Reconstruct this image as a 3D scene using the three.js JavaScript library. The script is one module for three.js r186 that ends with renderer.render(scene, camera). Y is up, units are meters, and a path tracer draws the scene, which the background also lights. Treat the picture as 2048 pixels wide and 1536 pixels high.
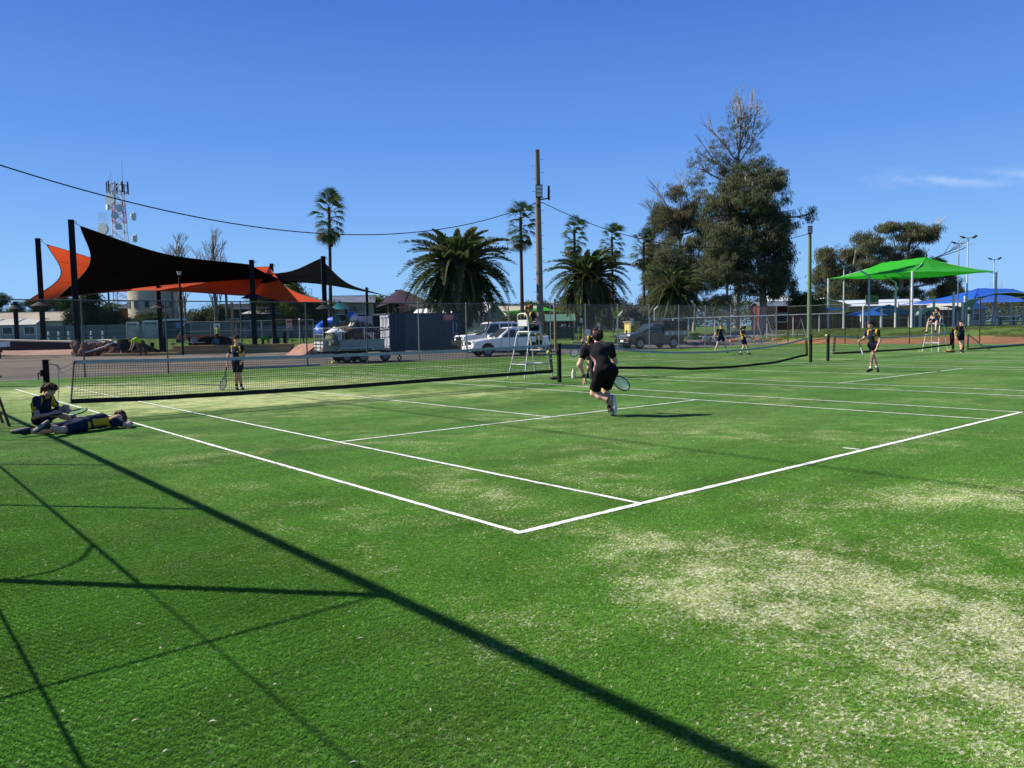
import * as THREE from 'three';
import { mergeGeometries } from 'three/addons/utils/BufferGeometryUtils.js';
import { RoundedBoxGeometry } from 'three/addons/geometries/RoundedBoxGeometry.js';

// ---------------------------------------------------------------- camera, sky, sun, exposure
const scene = new THREE.Scene();
const camera = new THREE.PerspectiveCamera(52.56, 4 / 3, 0.05, 3000);
camera.position.set(0, 1.509, 0);
camera.rotation.order = 'YXZ';
camera.rotation.set(-0.0684, 0, -0.0194);
const renderer = new THREE.WebGLRenderer({ antialias: true });
renderer.toneMapping = THREE.LinearToneMapping;
renderer.toneMappingExposure = 1.68;
renderer.shadowMap.enabled = true;

const SUN = new THREE.Vector3(-0.986, 0.781, -0.166).normalize();
const sun = new THREE.DirectionalLight(new THREE.Color(1, 0.955, 0.86), 5);
sun.position.copy(SUN).multiplyScalar(150).add(new THREE.Vector3(0, 0, -45));
sun.target.position.set(0, 0, -45);
sun.castShadow = true;
sun.shadow.radius = 1;
sun.shadow.mapSize.set(2048, 2048);
Object.assign(sun.shadow.camera, { left: -100, right: 100, top: 100, bottom: -100, near: 1, far: 400 });
scene.add(sun, sun.target);

function rng(seed) { let s = seed >>> 0; return () => { s = (s + 0x6D2B79F5) | 0; let t = Math.imul(s ^ (s >>> 15), 1 | s); t = (t + Math.imul(t ^ (t >>> 7), 61 | t)) ^ t; return ((t ^ (t >>> 14)) >>> 0) / 4294967296; }; }
function hash2(x, y) { let h = Math.imul(x | 0, 374761393) ^ Math.imul(y | 0, 668265263); h = Math.imul(h ^ (h >>> 13), 1274126177); return ((h ^ (h >>> 16)) >>> 0) / 4294967296; }
function vnoise(x, y) {
  const i = Math.floor(x), j = Math.floor(y), u = x - i, v = y - j, a = u * u * (3 - 2 * u), b = v * v * (3 - 2 * v);
  return (hash2(i, j) * (1 - a) + hash2(i + 1, j) * a) * (1 - b) + (hash2(i, j + 1) * (1 - a) + hash2(i + 1, j + 1) * a) * b;
}
function fbm(x, y, n = 4) { let s = 0, a = 0.5, t = 0; for (let i = 0; i < n; i++) { s += a * vnoise(x, y); t += a; x = x * 2.03 + 17.1; y = y * 2.03 + 5.7; a *= 0.5; } return s / t; }
const clamp = (v, a = 0, b = 1) => Math.min(b, Math.max(a, v));
const lerp = (a, b, t) => a + (b - a) * t;
const sstep = (a, b, v) => { const t = clamp((v - a) / (b - a)); return t * t * (3 - 2 * t); };

{ // clear winter sky: deep blue overhead, paler low down, one faint streak of cirrus
  const W = 2048, Hh = 1024, data = new Float32Array(W * Hh * 4);
  const stops = [[-90, 0.0866, 0.1103, 0.1288], [-3, 0.1386, 0.2023, 0.2759], [-0.5, 0.2035, 0.3633, 0.5702], [4, 0.1715, 0.3366, 0.5747], [8, 0.1212, 0.2648, 0.5471], [13, 0.078, 0.1959, 0.4966], [22, 0.0433, 0.1214, 0.3909], [34, 0.0295, 0.0846, 0.3034], [55, 0.0208, 0.0625, 0.2391], [90, 0.0156, 0.0478, 0.1931]];
  const sunLon = Math.atan2(SUN.z, SUN.x), sunLat = Math.asin(SUN.y);
  for (let j = 0; j < Hh; j++) {
    const lat = (j + 0.5) / Hh * 180 - 90;
    let k = 0; while (k < stops.length - 2 && lat > stops[k + 1][0]) k++;
    const a = stops[k], b = stops[k + 1], t = clamp((lat - a[0]) / (b[0] - a[0]));
    for (let i = 0; i < W; i++) {
      const lon = ((i + 0.5) / W - 0.5) * 2 * Math.PI, o = (j * W + i) * 4, la = lat * Math.PI / 180;
      const cosS = Math.sin(la) * Math.sin(sunLat) + Math.cos(la) * Math.cos(sunLat) * Math.cos(lon - sunLon);
      const g = lat > -1 ? 0.30 * Math.pow(clamp(cosS), 6) : 0;
      const az = Math.atan2(Math.cos(lon), -Math.sin(lon)) * 180 / Math.PI;   // degrees to the right of the view
      let c = 0;
      if (lat > 5 && lat < 19 && az > 20 && az < 60) {
        const line = 9.5 - (az - 24) * 0.10, d = (lat - line) / 0.42, len = sstep(23, 27, az) * sstep(58, 46, az);
        c = Math.exp(-d * d) * len * sstep(0.38, 0.72, fbm(az * 0.55, (lat - line) * 2.6 + az * 0.25 + 3, 5)) * 0.30;
      }
      for (let q = 0; q < 3; q++) { const s = lerp(a[q + 1], b[q + 1], t); data[o + q] = lerp(s * (1 + g * [1.25, 1.0, .6][q]), [.56, .60, .66][q], c); }
      data[o + 3] = 1;
    }
  }
  const sky = new THREE.DataTexture(data, W, Hh, THREE.RGBAFormat, THREE.FloatType);
  sky.mapping = THREE.EquirectangularReflectionMapping; sky.magFilter = THREE.LinearFilter; sky.minFilter = THREE.LinearFilter; sky.needsUpdate = true;
  scene.background = sky; scene.environment = sky;
}

// ---------------------------------------------------------------- helpers
const V = (x, y, z) => new THREE.Vector3(x, y, z);
const YAW = 0.7004, CY = Math.cos(YAW), SY = Math.sin(YAW);
// courts lie turned to the view: cx across the courts, cz along them from the near baseline (metres)
function C(cx, cz, y = 0) { const dx = cx + 3.683, dz = -cz - 4.3145; return V(CY * dx + SY * dz, y, -SY * dx + CY * dz); }
function courtOf(X, Z) { return [CY * X - SY * Z - 3.683, -(SY * X + CY * Z) - 4.3145]; }
const TZ = [[34, 0], [43, .34], [54, .37], [65, .40], [73, .85], [90, 1.38], [120, 1.5], [300, 1.9], [900, 3]];
function landHeight(X, Z) {
  const [x, z] = courtOf(X, Z);
  let h = 0;
  if (z > 34) { let k = 0; while (k < TZ.length - 2 && z > TZ[k + 1][0]) k++; h = lerp(TZ[k][1], TZ[k + 1][1], clamp((z - TZ[k][0]) / (TZ[k + 1][0] - TZ[k][0]))); }
  const b = x > 55 ? (0.42 * sstep(55, 57.6, x) + 0.62 * sstep(57.6, 65, x)) * sstep(36, 28, z) + 1.02 * sstep(57, 66, x) * sstep(28, 36, z) : 0;
  return Math.max(h, b);
}
const used = new Map();
function numbered(n) { const k = used.get(n) || 0; used.set(n, k + 1); return k ? n + '_' + String(k).padStart(3, '0') : n; }
function tag(o, label, category, group) { o.userData.label = label; o.userData.category = category; if (group) o.userData.group = group; return o; }
function thing(name, label, category, pos = V(0, 0, 0), turn = 0, group) {
  const o = new THREE.Group(); o.name = numbered(name); o.position.copy(pos); o.rotation.y = turn; scene.add(o);
  return tag(o, label, category, group);
}
function clean(g) {
  g = g.index ? g.toNonIndexed() : g;
  if (!g.attributes.uv) g.setAttribute('uv', new THREE.BufferAttribute(new Float32Array(g.attributes.position.count * 2), 2));
  for (const k of Object.keys(g.attributes)) if (!['position', 'normal', 'uv'].includes(k)) g.deleteAttribute(k);
  return g;
}
function join(gs) { gs = (Array.isArray(gs) ? gs : [gs]).map(clean); return gs.length === 1 ? gs[0] : mergeGeometries(gs, false); }
function part(name, gs, mat, parent) { const m = new THREE.Mesh(Array.isArray(gs) ? join(gs) : gs, mat); m.name = name; parent.add(m); return m; }
function struct(name, g, mat) { const m = new THREE.Mesh(g, mat); m.name = numbered(name); m.userData.kind = 'structure'; scene.add(m); return m; }
function copyOf(src, label, pos, turn = 0, group) {
  const o = src.clone(); o.userData = JSON.parse(JSON.stringify(src.userData)); o.name = numbered(src.name.replace(/_\d\d\d$/, '')); o.position.copy(pos); o.rotation.y = turn; o.userData.label = label;
  if (group) o.userData.group = group; scene.add(o); return o;
}
const tmpM = new THREE.Matrix4(), tmpQ = new THREE.Quaternion();
function bx(w, h, d, x = 0, y = 0, z = 0, rx = 0, ry = 0, rz = 0) {
  const g = new THREE.BoxGeometry(w, h, d); tmpQ.setFromEuler(new THREE.Euler(rx, ry, rz, 'YXZ'));
  return g.applyMatrix4(tmpM.compose(V(x, y, z), tmpQ, V(1, 1, 1)));
}
function rbx(w, h, d, r, x = 0, y = 0, z = 0, rx = 0, ry = 0, rz = 0, seg = 2) {
  const g = new RoundedBoxGeometry(w, h, d, seg, r); tmpQ.setFromEuler(new THREE.Euler(rx, ry, rz, 'YXZ'));
  return g.applyMatrix4(tmpM.compose(V(x, y, z), tmpQ, V(1, 1, 1)));
}
function rod(a, b, r1, r2 = r1, seg = 8, open = false) {
  a = Array.isArray(a) ? V(...a) : a; b = Array.isArray(b) ? V(...b) : b;
  const d = b.clone().sub(a), L = d.length(), g = new THREE.CylinderGeometry(r2, r1, L, seg, 1, open);
  tmpQ.setFromUnitVectors(V(0, 1, 0), d.divideScalar(L || 1));
  return g.applyMatrix4(tmpM.compose(a.clone().add(b).multiplyScalar(0.5), tmpQ, V(1, 1, 1)));
}
function bar(a, b, w, h) { // rectangular bar between two points
  a = Array.isArray(a) ? V(...a) : a; b = Array.isArray(b) ? V(...b) : b;
  const d = b.clone().sub(a), L = d.length(), g = new THREE.BoxGeometry(w, h, L);
  const m = new THREE.Matrix4().lookAt(b, a, Math.abs(d.y) > 0.98 * L ? V(1, 0, 0) : V(0, 1, 0)); m.setPosition(a.clone().add(b).multiplyScalar(0.5));
  return g.applyMatrix4(m);
}
function tube(pts, r, seg = 24, rad = 6, closed = false) { return new THREE.TubeGeometry(new THREE.CatmullRomCurve3(pts.map(p => Array.isArray(p) ? V(...p) : p), closed), seg, r, rad, closed); }
function taper(pts, radii, rad = 7, sub = 3) { // tapered limb along a curve
  const cv = new THREE.CatmullRomCurve3(pts), n = (pts.length - 1) * sub, fr = cv.computeFrenetFrames(n, false), pos = [], idx = [];
  for (let i = 0; i <= n; i++) {
    const t = i / n, p = cv.getPoint(t), u = t * (pts.length - 1), k = Math.min(pts.length - 2, Math.floor(u)), r = lerp(radii[k], radii[k + 1], u - k);
    for (let j = 0; j < rad; j++) { const a = j / rad * 6.2832; const q = p.clone().addScaledVector(fr.normals[i], Math.cos(a) * r).addScaledVector(fr.binormals[i], Math.sin(a) * r); pos.push(q.x, q.y, q.z); }
  }
  for (let i = 0; i < n; i++) for (let j = 0; j < rad; j++) { const a = i * rad + j, b = i * rad + (j + 1) % rad; idx.push(a, b, a + rad, b, b + rad, a + rad); }
  const g = new THREE.BufferGeometry(); g.setAttribute('position', new THREE.Float32BufferAttribute(pos, 3)); g.setIndex(idx); g.computeVertexNormals();
  return g;
}
function extr(pts, depth, bevel = 0) { // side profile (x, y), extruded along z and centred
  const s = new THREE.Shape(pts.map(p => new THREE.Vector2(p[0], p[1])));
  const g = new THREE.ExtrudeGeometry(s, { depth: depth - 2 * bevel, bevelEnabled: bevel > 0, bevelThickness: bevel, bevelSize: bevel, bevelOffset: -bevel, bevelSegments: 2, curveSegments: 6 });
  g.translate(0, 0, -depth / 2 + bevel); return g;
}
function xf(g, pos, ry = 0, rx = 0, rz = 0, s = 1) { tmpQ.setFromEuler(new THREE.Euler(rx, ry, rz, 'YXZ')); return g.applyMatrix4(new THREE.Matrix4().compose(pos, tmpQ.clone(), V(s, s, s))); }
function sheet(nx, nz, f) { // grid surface, f(u, v) -> Vector3, uv in metres where wanted
  const pos = [], uv = [], idx = [];
  for (let j = 0; j <= nz; j++) for (let i = 0; i <= nx; i++) { const p = f(i / nx, j / nz); pos.push(p.x, p.y, p.z); uv.push(i / nx, j / nz); }
  for (let j = 0; j < nz; j++) for (let i = 0; i < nx; i++) { const a = j * (nx + 1) + i; idx.push(a, a + 1, a + nx + 1, a + 1, a + nx + 2, a + nx + 1); }
  const g = new THREE.BufferGeometry(); g.setAttribute('position', new THREE.Float32BufferAttribute(pos, 3)); g.setAttribute('uv', new THREE.Float32BufferAttribute(uv, 2)); g.setIndex(idx); g.computeVertexNormals();
  return g;
}
function rgb(r, g, b) { return new THREE.Color().setRGB(r, g, b); }
function mat(c, rough = 0.8, extra = {}) { return new THREE.MeshPhysicalMaterial({ color: Array.isArray(c) ? rgb(...c) : c, roughness: rough, metalness: 0, specularIntensity: rough >= .85 ? .12 : rough >= .6 ? .4 : .9, side: THREE.DoubleSide, ...extra }); }
function tex(n, fn, rep = 1, srgb = true) { // fn(u, v) -> [r, g, b] 0..1 display values, tiling
  const d = new Uint8Array(n * n * 4);
  for (let j = 0; j < n; j++) for (let i = 0; i < n; i++) { const c = fn(i / n, j / n, i, j), o = (j * n + i) * 4; d[o] = clamp(c[0]) * 255; d[o + 1] = clamp(c[1]) * 255; d[o + 2] = clamp(c[2]) * 255; d[o + 3] = 255; }
  const t = new THREE.DataTexture(d, n, n); t.wrapS = t.wrapT = THREE.RepeatWrapping; t.magFilter = THREE.LinearFilter; t.minFilter = THREE.LinearMipmapLinearFilter; t.generateMipmaps = true;
  if (srgb) t.colorSpace = THREE.SRGBColorSpace; t.repeat.set(rep, rep); t.needsUpdate = true; return t;
}
// tiling value noise
function tnoise(u, v, f, s = 0) { const x = u * f, y = v * f, i = Math.floor(x), j = Math.floor(y), a0 = x - i, b0 = y - j, a = a0 * a0 * (3 - 2 * a0), b = b0 * b0 * (3 - 2 * b0), h = (p, q) => hash2(((p % f) + f) % f + s * 131, ((q % f) + f) % f + s * 57); return (h(i, j) * (1 - a) + h(i + 1, j) * a) * (1 - b) + (h(i, j + 1) * (1 - a) + h(i + 1, j + 1) * a) * b; }
const worn = tex(256, (u, v) => { const n = 0.5 * tnoise(u, v, 6, 1) + 0.3 * tnoise(u, v, 23, 2) + 0.2 * tnoise(u, v, 97, 3); const k = 0.74 + 0.26 * n; return [k, k, k]; });
const grit = tex(512, (u, v, i, j) => { const n = 0.25 * tnoise(u, v, 9, 4) + 0.3 * tnoise(u, v, 41, 5) + 0.45 * hash2(i, j); const k = 0.55 + 0.45 * n; return [k, k * 0.99, k * 0.97]; });
const gravel = tex(512, (u, v, i, j) => { const k = .5 + .18 * tnoise(u, v, 64, 14) + .14 * tnoise(u, v, 150, 15) + .28 * hash2(i, j); return [k, k * .99, k * .97]; });
const M = {
  black: new THREE.MeshPhysicalMaterial({ color: rgb(.007, .007, .008), roughness: .75, specularIntensity: .35, side: THREE.DoubleSide }), darkSteel: new THREE.MeshPhysicalMaterial({ color: rgb(.016, .017, .018), roughness: .6, specularIntensity: .5, side: THREE.DoubleSide }), galv: mat([.33, .35, .36], .45, { metalness: .5, map: worn }), greyPipe: mat([.16, .18, .18], .5), whiteMetal: mat([.78, .78, .74], .45, { map: worn }),
  rubber: mat([.018, .018, .018], .85), glass: new THREE.MeshPhysicalMaterial({ color: rgb(.03, .04, .045), roughness: .12, metalness: 0, specularIntensity: .55, side: THREE.DoubleSide }), chrome: mat([.6, .6, .6], .25, { metalness: .9 }),
  wood: mat([.42, .27, .12], .75, { map: worn }), pole: mat([.22, .18, .14], .85, { map: worn }), concrete: mat([.42, .40, .36], .9, { map: grit }), white: mat([.8, .8, .78], .6), red: mat([.5, .03, .02], .5), orange: mat([.75, .13, .02], .6), yellow: mat([.75, .55, .02], .6),
  dirt: mat([.16, .085, .05], .95, { map: grit }), brick: mat([.30, .10, .05], .9, { map: grit }), greenRoof: mat([.10, .22, .15], .55), teal: mat([.02, .14, .15], .5), blueP: mat([.02, .10, .5], .4),
};
// ---------------------------------------------------------------- ground and courts
const SANDY = [[.45, -.75, .5, .33, .5], [.4, -1.35, .55, .4, .72], [.1, -1.75, .65, .4, .75], [.25, -2.3, .65, .45, .8], [0, -2.8, .5, .33, .8], [.2, -3.3, .7, .42, .8], [.9, -1.6, .5, .4, .4], [.9, -2.6, .5, .4, .35], [3.8, -1.9, .7, .5, .85], [3.2, -1.45, .6, .3, .45], [.68, 1.2, .3, .8, .55], [-1.3, -1.3, .5, .5, .22], [-1.1, -3, .5, .4, .22], [2.2, -1.1, .8, .4, .22], [1.3, -2.9, .6, .3, .3], [2.2, 13.2, 3, 1.5, .7], [2, 15.5, 2.6, 1.8, .7], [3, 19.5, 4.5, 2.4, .95], [1.5, 22.5, 2.6, 2, .85], [6.5, 18.8, 3, 1.6, .75], [5, 12.3, 2.2, .9, .7], [7.6, 10.6, 1.6, .7, .5], [3.5, 14.2, 1.8, 1, .6], [9.5, 16, 2.5, 1.5, .35], [5.5, 3, 2.5, 1.2, .22]];
function sandAt(x, z) { // how much infill sand lies open, 0..1
  let s = 0; for (const [a, b, rx, rz, k] of SANDY) { const u = (x - a) / rx, v = (z - b) / rz, q = u * u + v * v; if (q < 9) s += k * Math.exp(-q); }
  const n = fbm(x * 0.9 + 31, z * 0.9 + 12, 4), f = fbm(x * 4.1 + 3, z * 4.1 + 77, 3);
  const g = fbm(x * 11 + 8, z * 11 + 41, 2), wide = lerp(.10, .30, sstep(-2, 0, x)) * sstep(.40, .72, n) * sstep(.36, .66, f);
  return clamp((s * (0.45 + 0.8 * sstep(.3, .72, f)) + wide) * (.45 + 1.1 * g), 0, 1);
}
function turfTint(x, z) {
  const s = sandAt(x, z), m = fbm(x * 0.35 + 5, z * 0.8 + 9, 3), p = fbm(x * 1.7 + 50, z * 1.7 + 20, 3), k = 0.70 + 0.36 * m + 0.3 * (p - 0.5) + 0.34 * (fbm(x * 0.22 + 40, z * 2.6 + 60, 3) - 0.5);
  const q = lerp(.5, .64, sstep(6, 11, z)); // beyond the standing fibres the sand shows in the sheet alone
  return [lerp(.088 * k, .60, s * q), lerp(.188 * k, .60, s * q), lerp(.042 * k, .30, s * q)];
}
const turfTex = tex(1024, (u, v, i, j) => { // short fibres lying every way
  const n = tnoise(u, v, 160, 7), m = tnoise(u, v, 60, 8), a = tnoise(u, v, 12, 9), s = hash2(i, j), t = hash2(i >> 1, (j + (i >> 2)) >> 2);
  const k = 0.34 + 0.24 * n + 0.16 * m + 0.08 * a + 0.20 * t + 0.18 * s; return [k, k, k * 0.96];
});
const turfMat = mat([1.62, 1.62, 1.62], .95, { map: turfTex, vertexColors: true, bumpMap: turfTex, bumpScale: 0.006 });
function turfSheet(x0, x1, z0, z1, step) {
  const nx = Math.round((x1 - x0) / step), nz = Math.round((z1 - z0) / step);
  const g = sheet(nx, nz, (u, v) => V(lerp(x0, x1, u), 0, -lerp(z0, z1, v))), p = g.attributes.position, c = new Float32Array(p.count * 3), uv = g.attributes.uv;
  for (let i = 0; i < p.count; i++) { const x = p.getX(i), z = -p.getZ(i), t = turfTint(x, z); c.set(t, i * 3); uv.setXY(i, x / 1.7, z / 1.7); }
  g.setAttribute('color', new THREE.BufferAttribute(c, 3)); return g;
}
const COURT0 = C(0, 0);
function onCourt(o) { o.position.copy(COURT0); o.rotation.y = YAW; return o; }
onCourt(struct('turf', turfSheet(-4.3, 16, -9, 26, 0.14), turfMat));
onCourt(struct('turf', turfSheet(16, 55, -9, 26, 0.5), turfMat));
onCourt(struct('turf', turfSheet(-4.3, 55, 26, 30.1, 0.5), turfMat));

{ // surrounding land, one sheet to the horizon: worn dirt, gravel, asphalt and mown grass
  const xs = [], zs = []; const ax = (arr, a, b, st) => { for (let v = a; v < b - 1e-6; v += st) arr.push(v); };
  ax(xs, -900, -140, 60); ax(xs, -140, -30, 5); ax(xs, -30, 75, 0.8); ax(xs, 75, 150, 4); ax(xs, 150, 961, 90);
  ax(zs, -300, -20, 40); ax(zs, -20, 30, 1.2); ax(zs, 30, 50, 0.4); ax(zs, 50, 70, 0.8); ax(zs, 70, 130, 2.5); ax(zs, 130, 300, 17); ax(zs, 300, 1701, 140);
  const pos = [], col = [], uv = [], idx = [], nx = xs.length;
  for (const z of zs) for (const x of xs) {
    const w = C(x, z), inside = x > -4.6 && x < 55.3 && z > -9.3 && z < 30.4;
    let h = landHeight(w.x, w.z); if (inside) h = -0.12; else if (z < 34 && x < 55) h = -0.03 * sstep(33, 30, z);
    const n = fbm(x * .2, z * .2, 3), f = fbm(x * .42 + 9, z * .42, 2);
    const dirt = [.15 * (.6 + .8 * f), .128 * (.6 + .8 * f), .105 * (.6 + .8 * f)], asphalt = [.125 * (.8 + .4 * f), .12 * (.8 + .4 * f), .112 * (.8 + .4 * f)], grass = [.085 * (.6 + .8 * f), .145 * (.6 + .8 * f), .028 * (.6 + .8 * f)], red = [.30 * (.75 + .5 * f), .14 * (.75 + .5 * f), .075 * (.75 + .5 * f)];
    let c = dirt; const mix = (q, t) => { c = c.map((v, i) => lerp(v, q[i], clamp(t))); };
    mix(asphalt, sstep(12, 17, x) * sstep(31.4, 32.3, z + n) * sstep(43, 41, z - n) * sstep(62, 56, x));
    mix(asphalt, .6 * sstep(16, 10, x) * sstep(30.2, 31, z) * sstep(34.5, 33, z + n));
    mix(grass, sstep(24, 30, x) * sstep(41, 43, z + n) * sstep(.3, .5, n + .15));
    mix(grass, sstep(60, 64, z + 2 * n) * sstep(-60, -30, x) * sstep(.2, .4, n + .1));
    mix(grass, sstep(100, 130, z)); mix(grass, sstep(-20, -60, x) * .7);
    const e = x + 5 * (fbm(x * .5 + 70, z * .33 + 20, 3) - .5); mix(red, sstep(54.8, 55.6, x) * sstep(61, 58, e) * sstep(36, 30, z)); mix(grass, sstep(57, 58.6, e) * sstep(40, 32, z)); mix(grass, .7 * sstep(.56, .66, fbm(x * .8, z * .5 + 9, 3)) * sstep(55, 55.6, x) * sstep(40, 32, z));
    pos.push(w.x, h, w.z); col.push(...c); uv.push(x / 2.3, z / 2.3);
  }
  for (let j = 0; j < zs.length - 1; j++) for (let i = 0; i < nx - 1; i++) { const a = j * nx + i; idx.push(a, a + 1, a + nx, a + 1, a + nx + 1, a + nx); }
  const g = new THREE.BufferGeometry(); g.setAttribute('position', new THREE.Float32BufferAttribute(pos, 3)); g.setAttribute('color', new THREE.Float32BufferAttribute(col, 3)); g.setAttribute('uv', new THREE.Float32BufferAttribute(uv, 2)); g.setIndex(idx); g.computeVertexNormals();
  struct('ground', g, mat([1.45, 1.45, 1.45], .95, { map: gravel, vertexColors: true }));
}

// painted lines: four courts side by side
const OFF = [0, 14.1, 28.2, 42.3], lineMat = mat([.86, .86, .82], .9, { map: turfTex.clone(), bumpMap: turfTex, bumpScale: .004 });
lineMat.map.repeat.set(1, 1); lineMat.color.setRGB(1.25, 1.25, 1.2);
const LINES = []; // [x0, x1, z0, z1] in court metres, also read by the turf tufts
OFF.forEach((o, k) => {
  const g = new THREE.Group(); g.name = numbered('court_markings'); g.userData.kind = 'structure'; scene.add(g); onCourt(g);
  const w = 0.05, wb = .068, L = [[0, w, 0, 23.77], [10.97 - w, 10.97, 0, 23.77], [1.37, 1.37 + w, 0, 23.77], [9.6 - w, 9.6, 0, 23.77], [0, 10.97, 0, wb], [0, 10.97, 23.77 - wb, 23.77], [1.37, 9.6, 5.485, 5.485 + w], [1.37, 9.6, 18.285 - w, 18.285], [5.46, 5.51, 5.485, 18.285], [5.46, 5.51, .1, .30], [5.46, 5.51, 23.47, 23.67]];
  L.forEach(([a, b, c, d], i) => {
    LINES.push([a + o, b + o, c, d]);
    const long = Math.max(b - a, d - c), n = Math.max(2, Math.round(long / .12)), al = b - a > d - c, R = rng(900 + k * 20 + i);
    const m = part('line', sheet(al ? n : 1, al ? 1 : n, (u, v) => { const e = (R() - .5) * .012; return al ? V(lerp(a, b, u) + o, 0, -(lerp(c, d, v) + e)) : V(lerp(a, b, u) + o + e, 0, -lerp(c, d, v)); }), lineMat, g);
    m.position.y = i < 4 ? .010 : i < 8 ? .006 : .0035;
    const uv = m.geometry.attributes.uv, p = m.geometry.attributes.position; for (let q = 0; q < p.count; q++) uv.setXY(q, p.getX(q) / 1.7, p.getZ(q) / 1.7);
  });
});
function onLine(x, z) { for (const [a, b, c, d] of LINES) if (x > a && x < b && z > c && z < d) return true; return false; }

{ // standing turf fibres near the viewer
  const pos = [], R = rng(11);
  for (let k = 0; k < 6; k++) {
    const a = R() * 6.283, lean = .008 + R() * .012, h = .004 + R() * .008, w = .0019, x = (R() - .5) * .012, z = (R() - .5) * .012, ca = Math.cos(a), sa = Math.sin(a);
    pos.push(x - sa * w, 0, z + ca * w, x + sa * w, 0, z - ca * w, x + ca * lean, h, z + sa * lean);
  }
  const g = new THREE.BufferGeometry(); g.setAttribute('position', new THREE.Float32BufferAttribute(pos, 3)); g.computeVertexNormals();
  const N = 720000, m = new THREE.InstancedMesh(g, new THREE.MeshPhysicalMaterial({ color: 0xffffff, roughness: .9, transmission: .4, thickness: 0, specularIntensity: .04, side: THREE.DoubleSide }), N), c = new THREE.Color(), mm = new THREE.Matrix4(), q = new THREE.Quaternion(), up = V(0, 1, 0);
  m.name = 'turf_fibres'; m.userData.kind = 'stuff'; tag(m, 'short green artificial turf fibres with sand infill on the court', 'turf');
  let n = 0;
  while (n < N) {
    const d = 2.1 + 15 * R(), x = (R() * 2 - 1) * (.70 * d + .9);
    if (R() > (.70 * d + .9) / 9.8 * Math.min(1, Math.pow(4.2 / d, 1.9)) * sstep(17, 8, d) * 1.6) continue;
    const [cx, cz] = courtOf(x, -d); if (cx < -4.2) continue;
    const t = turfTint(cx, cz), s = sandAt(cx, cz), v = R(), line = onLine(cx + .02 * (R() - .5), cz + .02 * (R() - .5));
    if (!line && s > .12 && R() < (s - .12) * .5) { n++; m.setMatrixAt(n - 1, mm.compose(V(x, .001, -d), q.setFromAxisAngle(up, v * 6.28), V(1.0, .5, 1.0))); { const w = .7 + .5 * v; m.setColorAt(n - 1, c.setRGB(.86 * w, .85 * w, .64 * w)); } continue; }
    const sc = (.58 + .5 * R()) * lerp(1, .7, sstep(5, 15, d)); m.setMatrixAt(n, mm.compose(V(x, 0, -d), q.setFromAxisAngle(up, v * 6.283), V(sc, sc * (line ? .8 : 1) * lerp(1, .5, sstep(5, 15, d)), sc)));
    const k = (.72 + .55 * R()) * (.70 + .42 * fbm(cx * 1.5 + 50, cz * 1.5 + 20, 3) + .34 * (fbm(cx * .22 + 40, cz * 2.6 + 60, 3) - .5) + .1);
    if (line) c.setRGB(.8 * (.8 + .25 * k), .8 * (.8 + .25 * k), .74 * (.8 + .25 * k)); else if (R() < .008 + .3 * s) c.setRGB(.66 * k, .65 * k, .36 * k); else c.setRGB((.112 + .13 * s) * k * 1.25, (.268 + .07 * s) * k * 1.25, (.034 + .03 * s) * k * 1.25);
    m.setColorAt(n, c); n++;
  }
  scene.add(m);
}
{ // dry leaves and twigs dropped on the turf
  const R = rng(5), lm = mat([.62, .56, .44], .8), dk = mat([.10, .07, .05], .9);
  const spots = [[-1.98, -3.98, .3, 0], [-1.72, -3.66, 1.4, 0], [-1.04, -3.24, .2, 0], [-.77, -3.73, .1, 0], [-1.5, -2.95, .7, 0], [-1.19, -2.93, .2, 0], [-.35, -2.99, 1.9, 0], [-1.28, -2.72, .9, 0], [-.58, -2.62, .4, 0], [1.72, -3.91, .6, 0], [.45, -2.86, 1.1, 0], [.02, -3.62, .8, 1], [-.12, -4.62, .3, 1], [1.02, -2.98, 2, 1], [-.9, -4.1, 1, 0]];
  for (const [x, z, a, k] of spots) {
    const L = .009 + R() * .009, w = .003 + R() * .002;
    const o = part(numbered('fallen_leaf'), sheet(6, 2, (u, v) => V((u - .5) * L * 2, .013 + .006 * Math.sin(u * 3.1) + .003 * Math.abs(v - .5), (v - .5) * 2 * w * Math.sin(Math.PI * (.06 + .88 * u)))), k ? dk : lm, scene);
    o.position.set(x, 0, z); o.rotation.y = a; tag(o, k ? 'small dark twig lying on the green turf in the foreground' : 'small pale curled dry leaf lying on the foreground turf', k ? 'twig' : 'leaf', k ? 'dark twigs on the turf' : 'dry leaves scattered on the turf');
    if (k) o.name = numbered('twig');
  }
}

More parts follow.
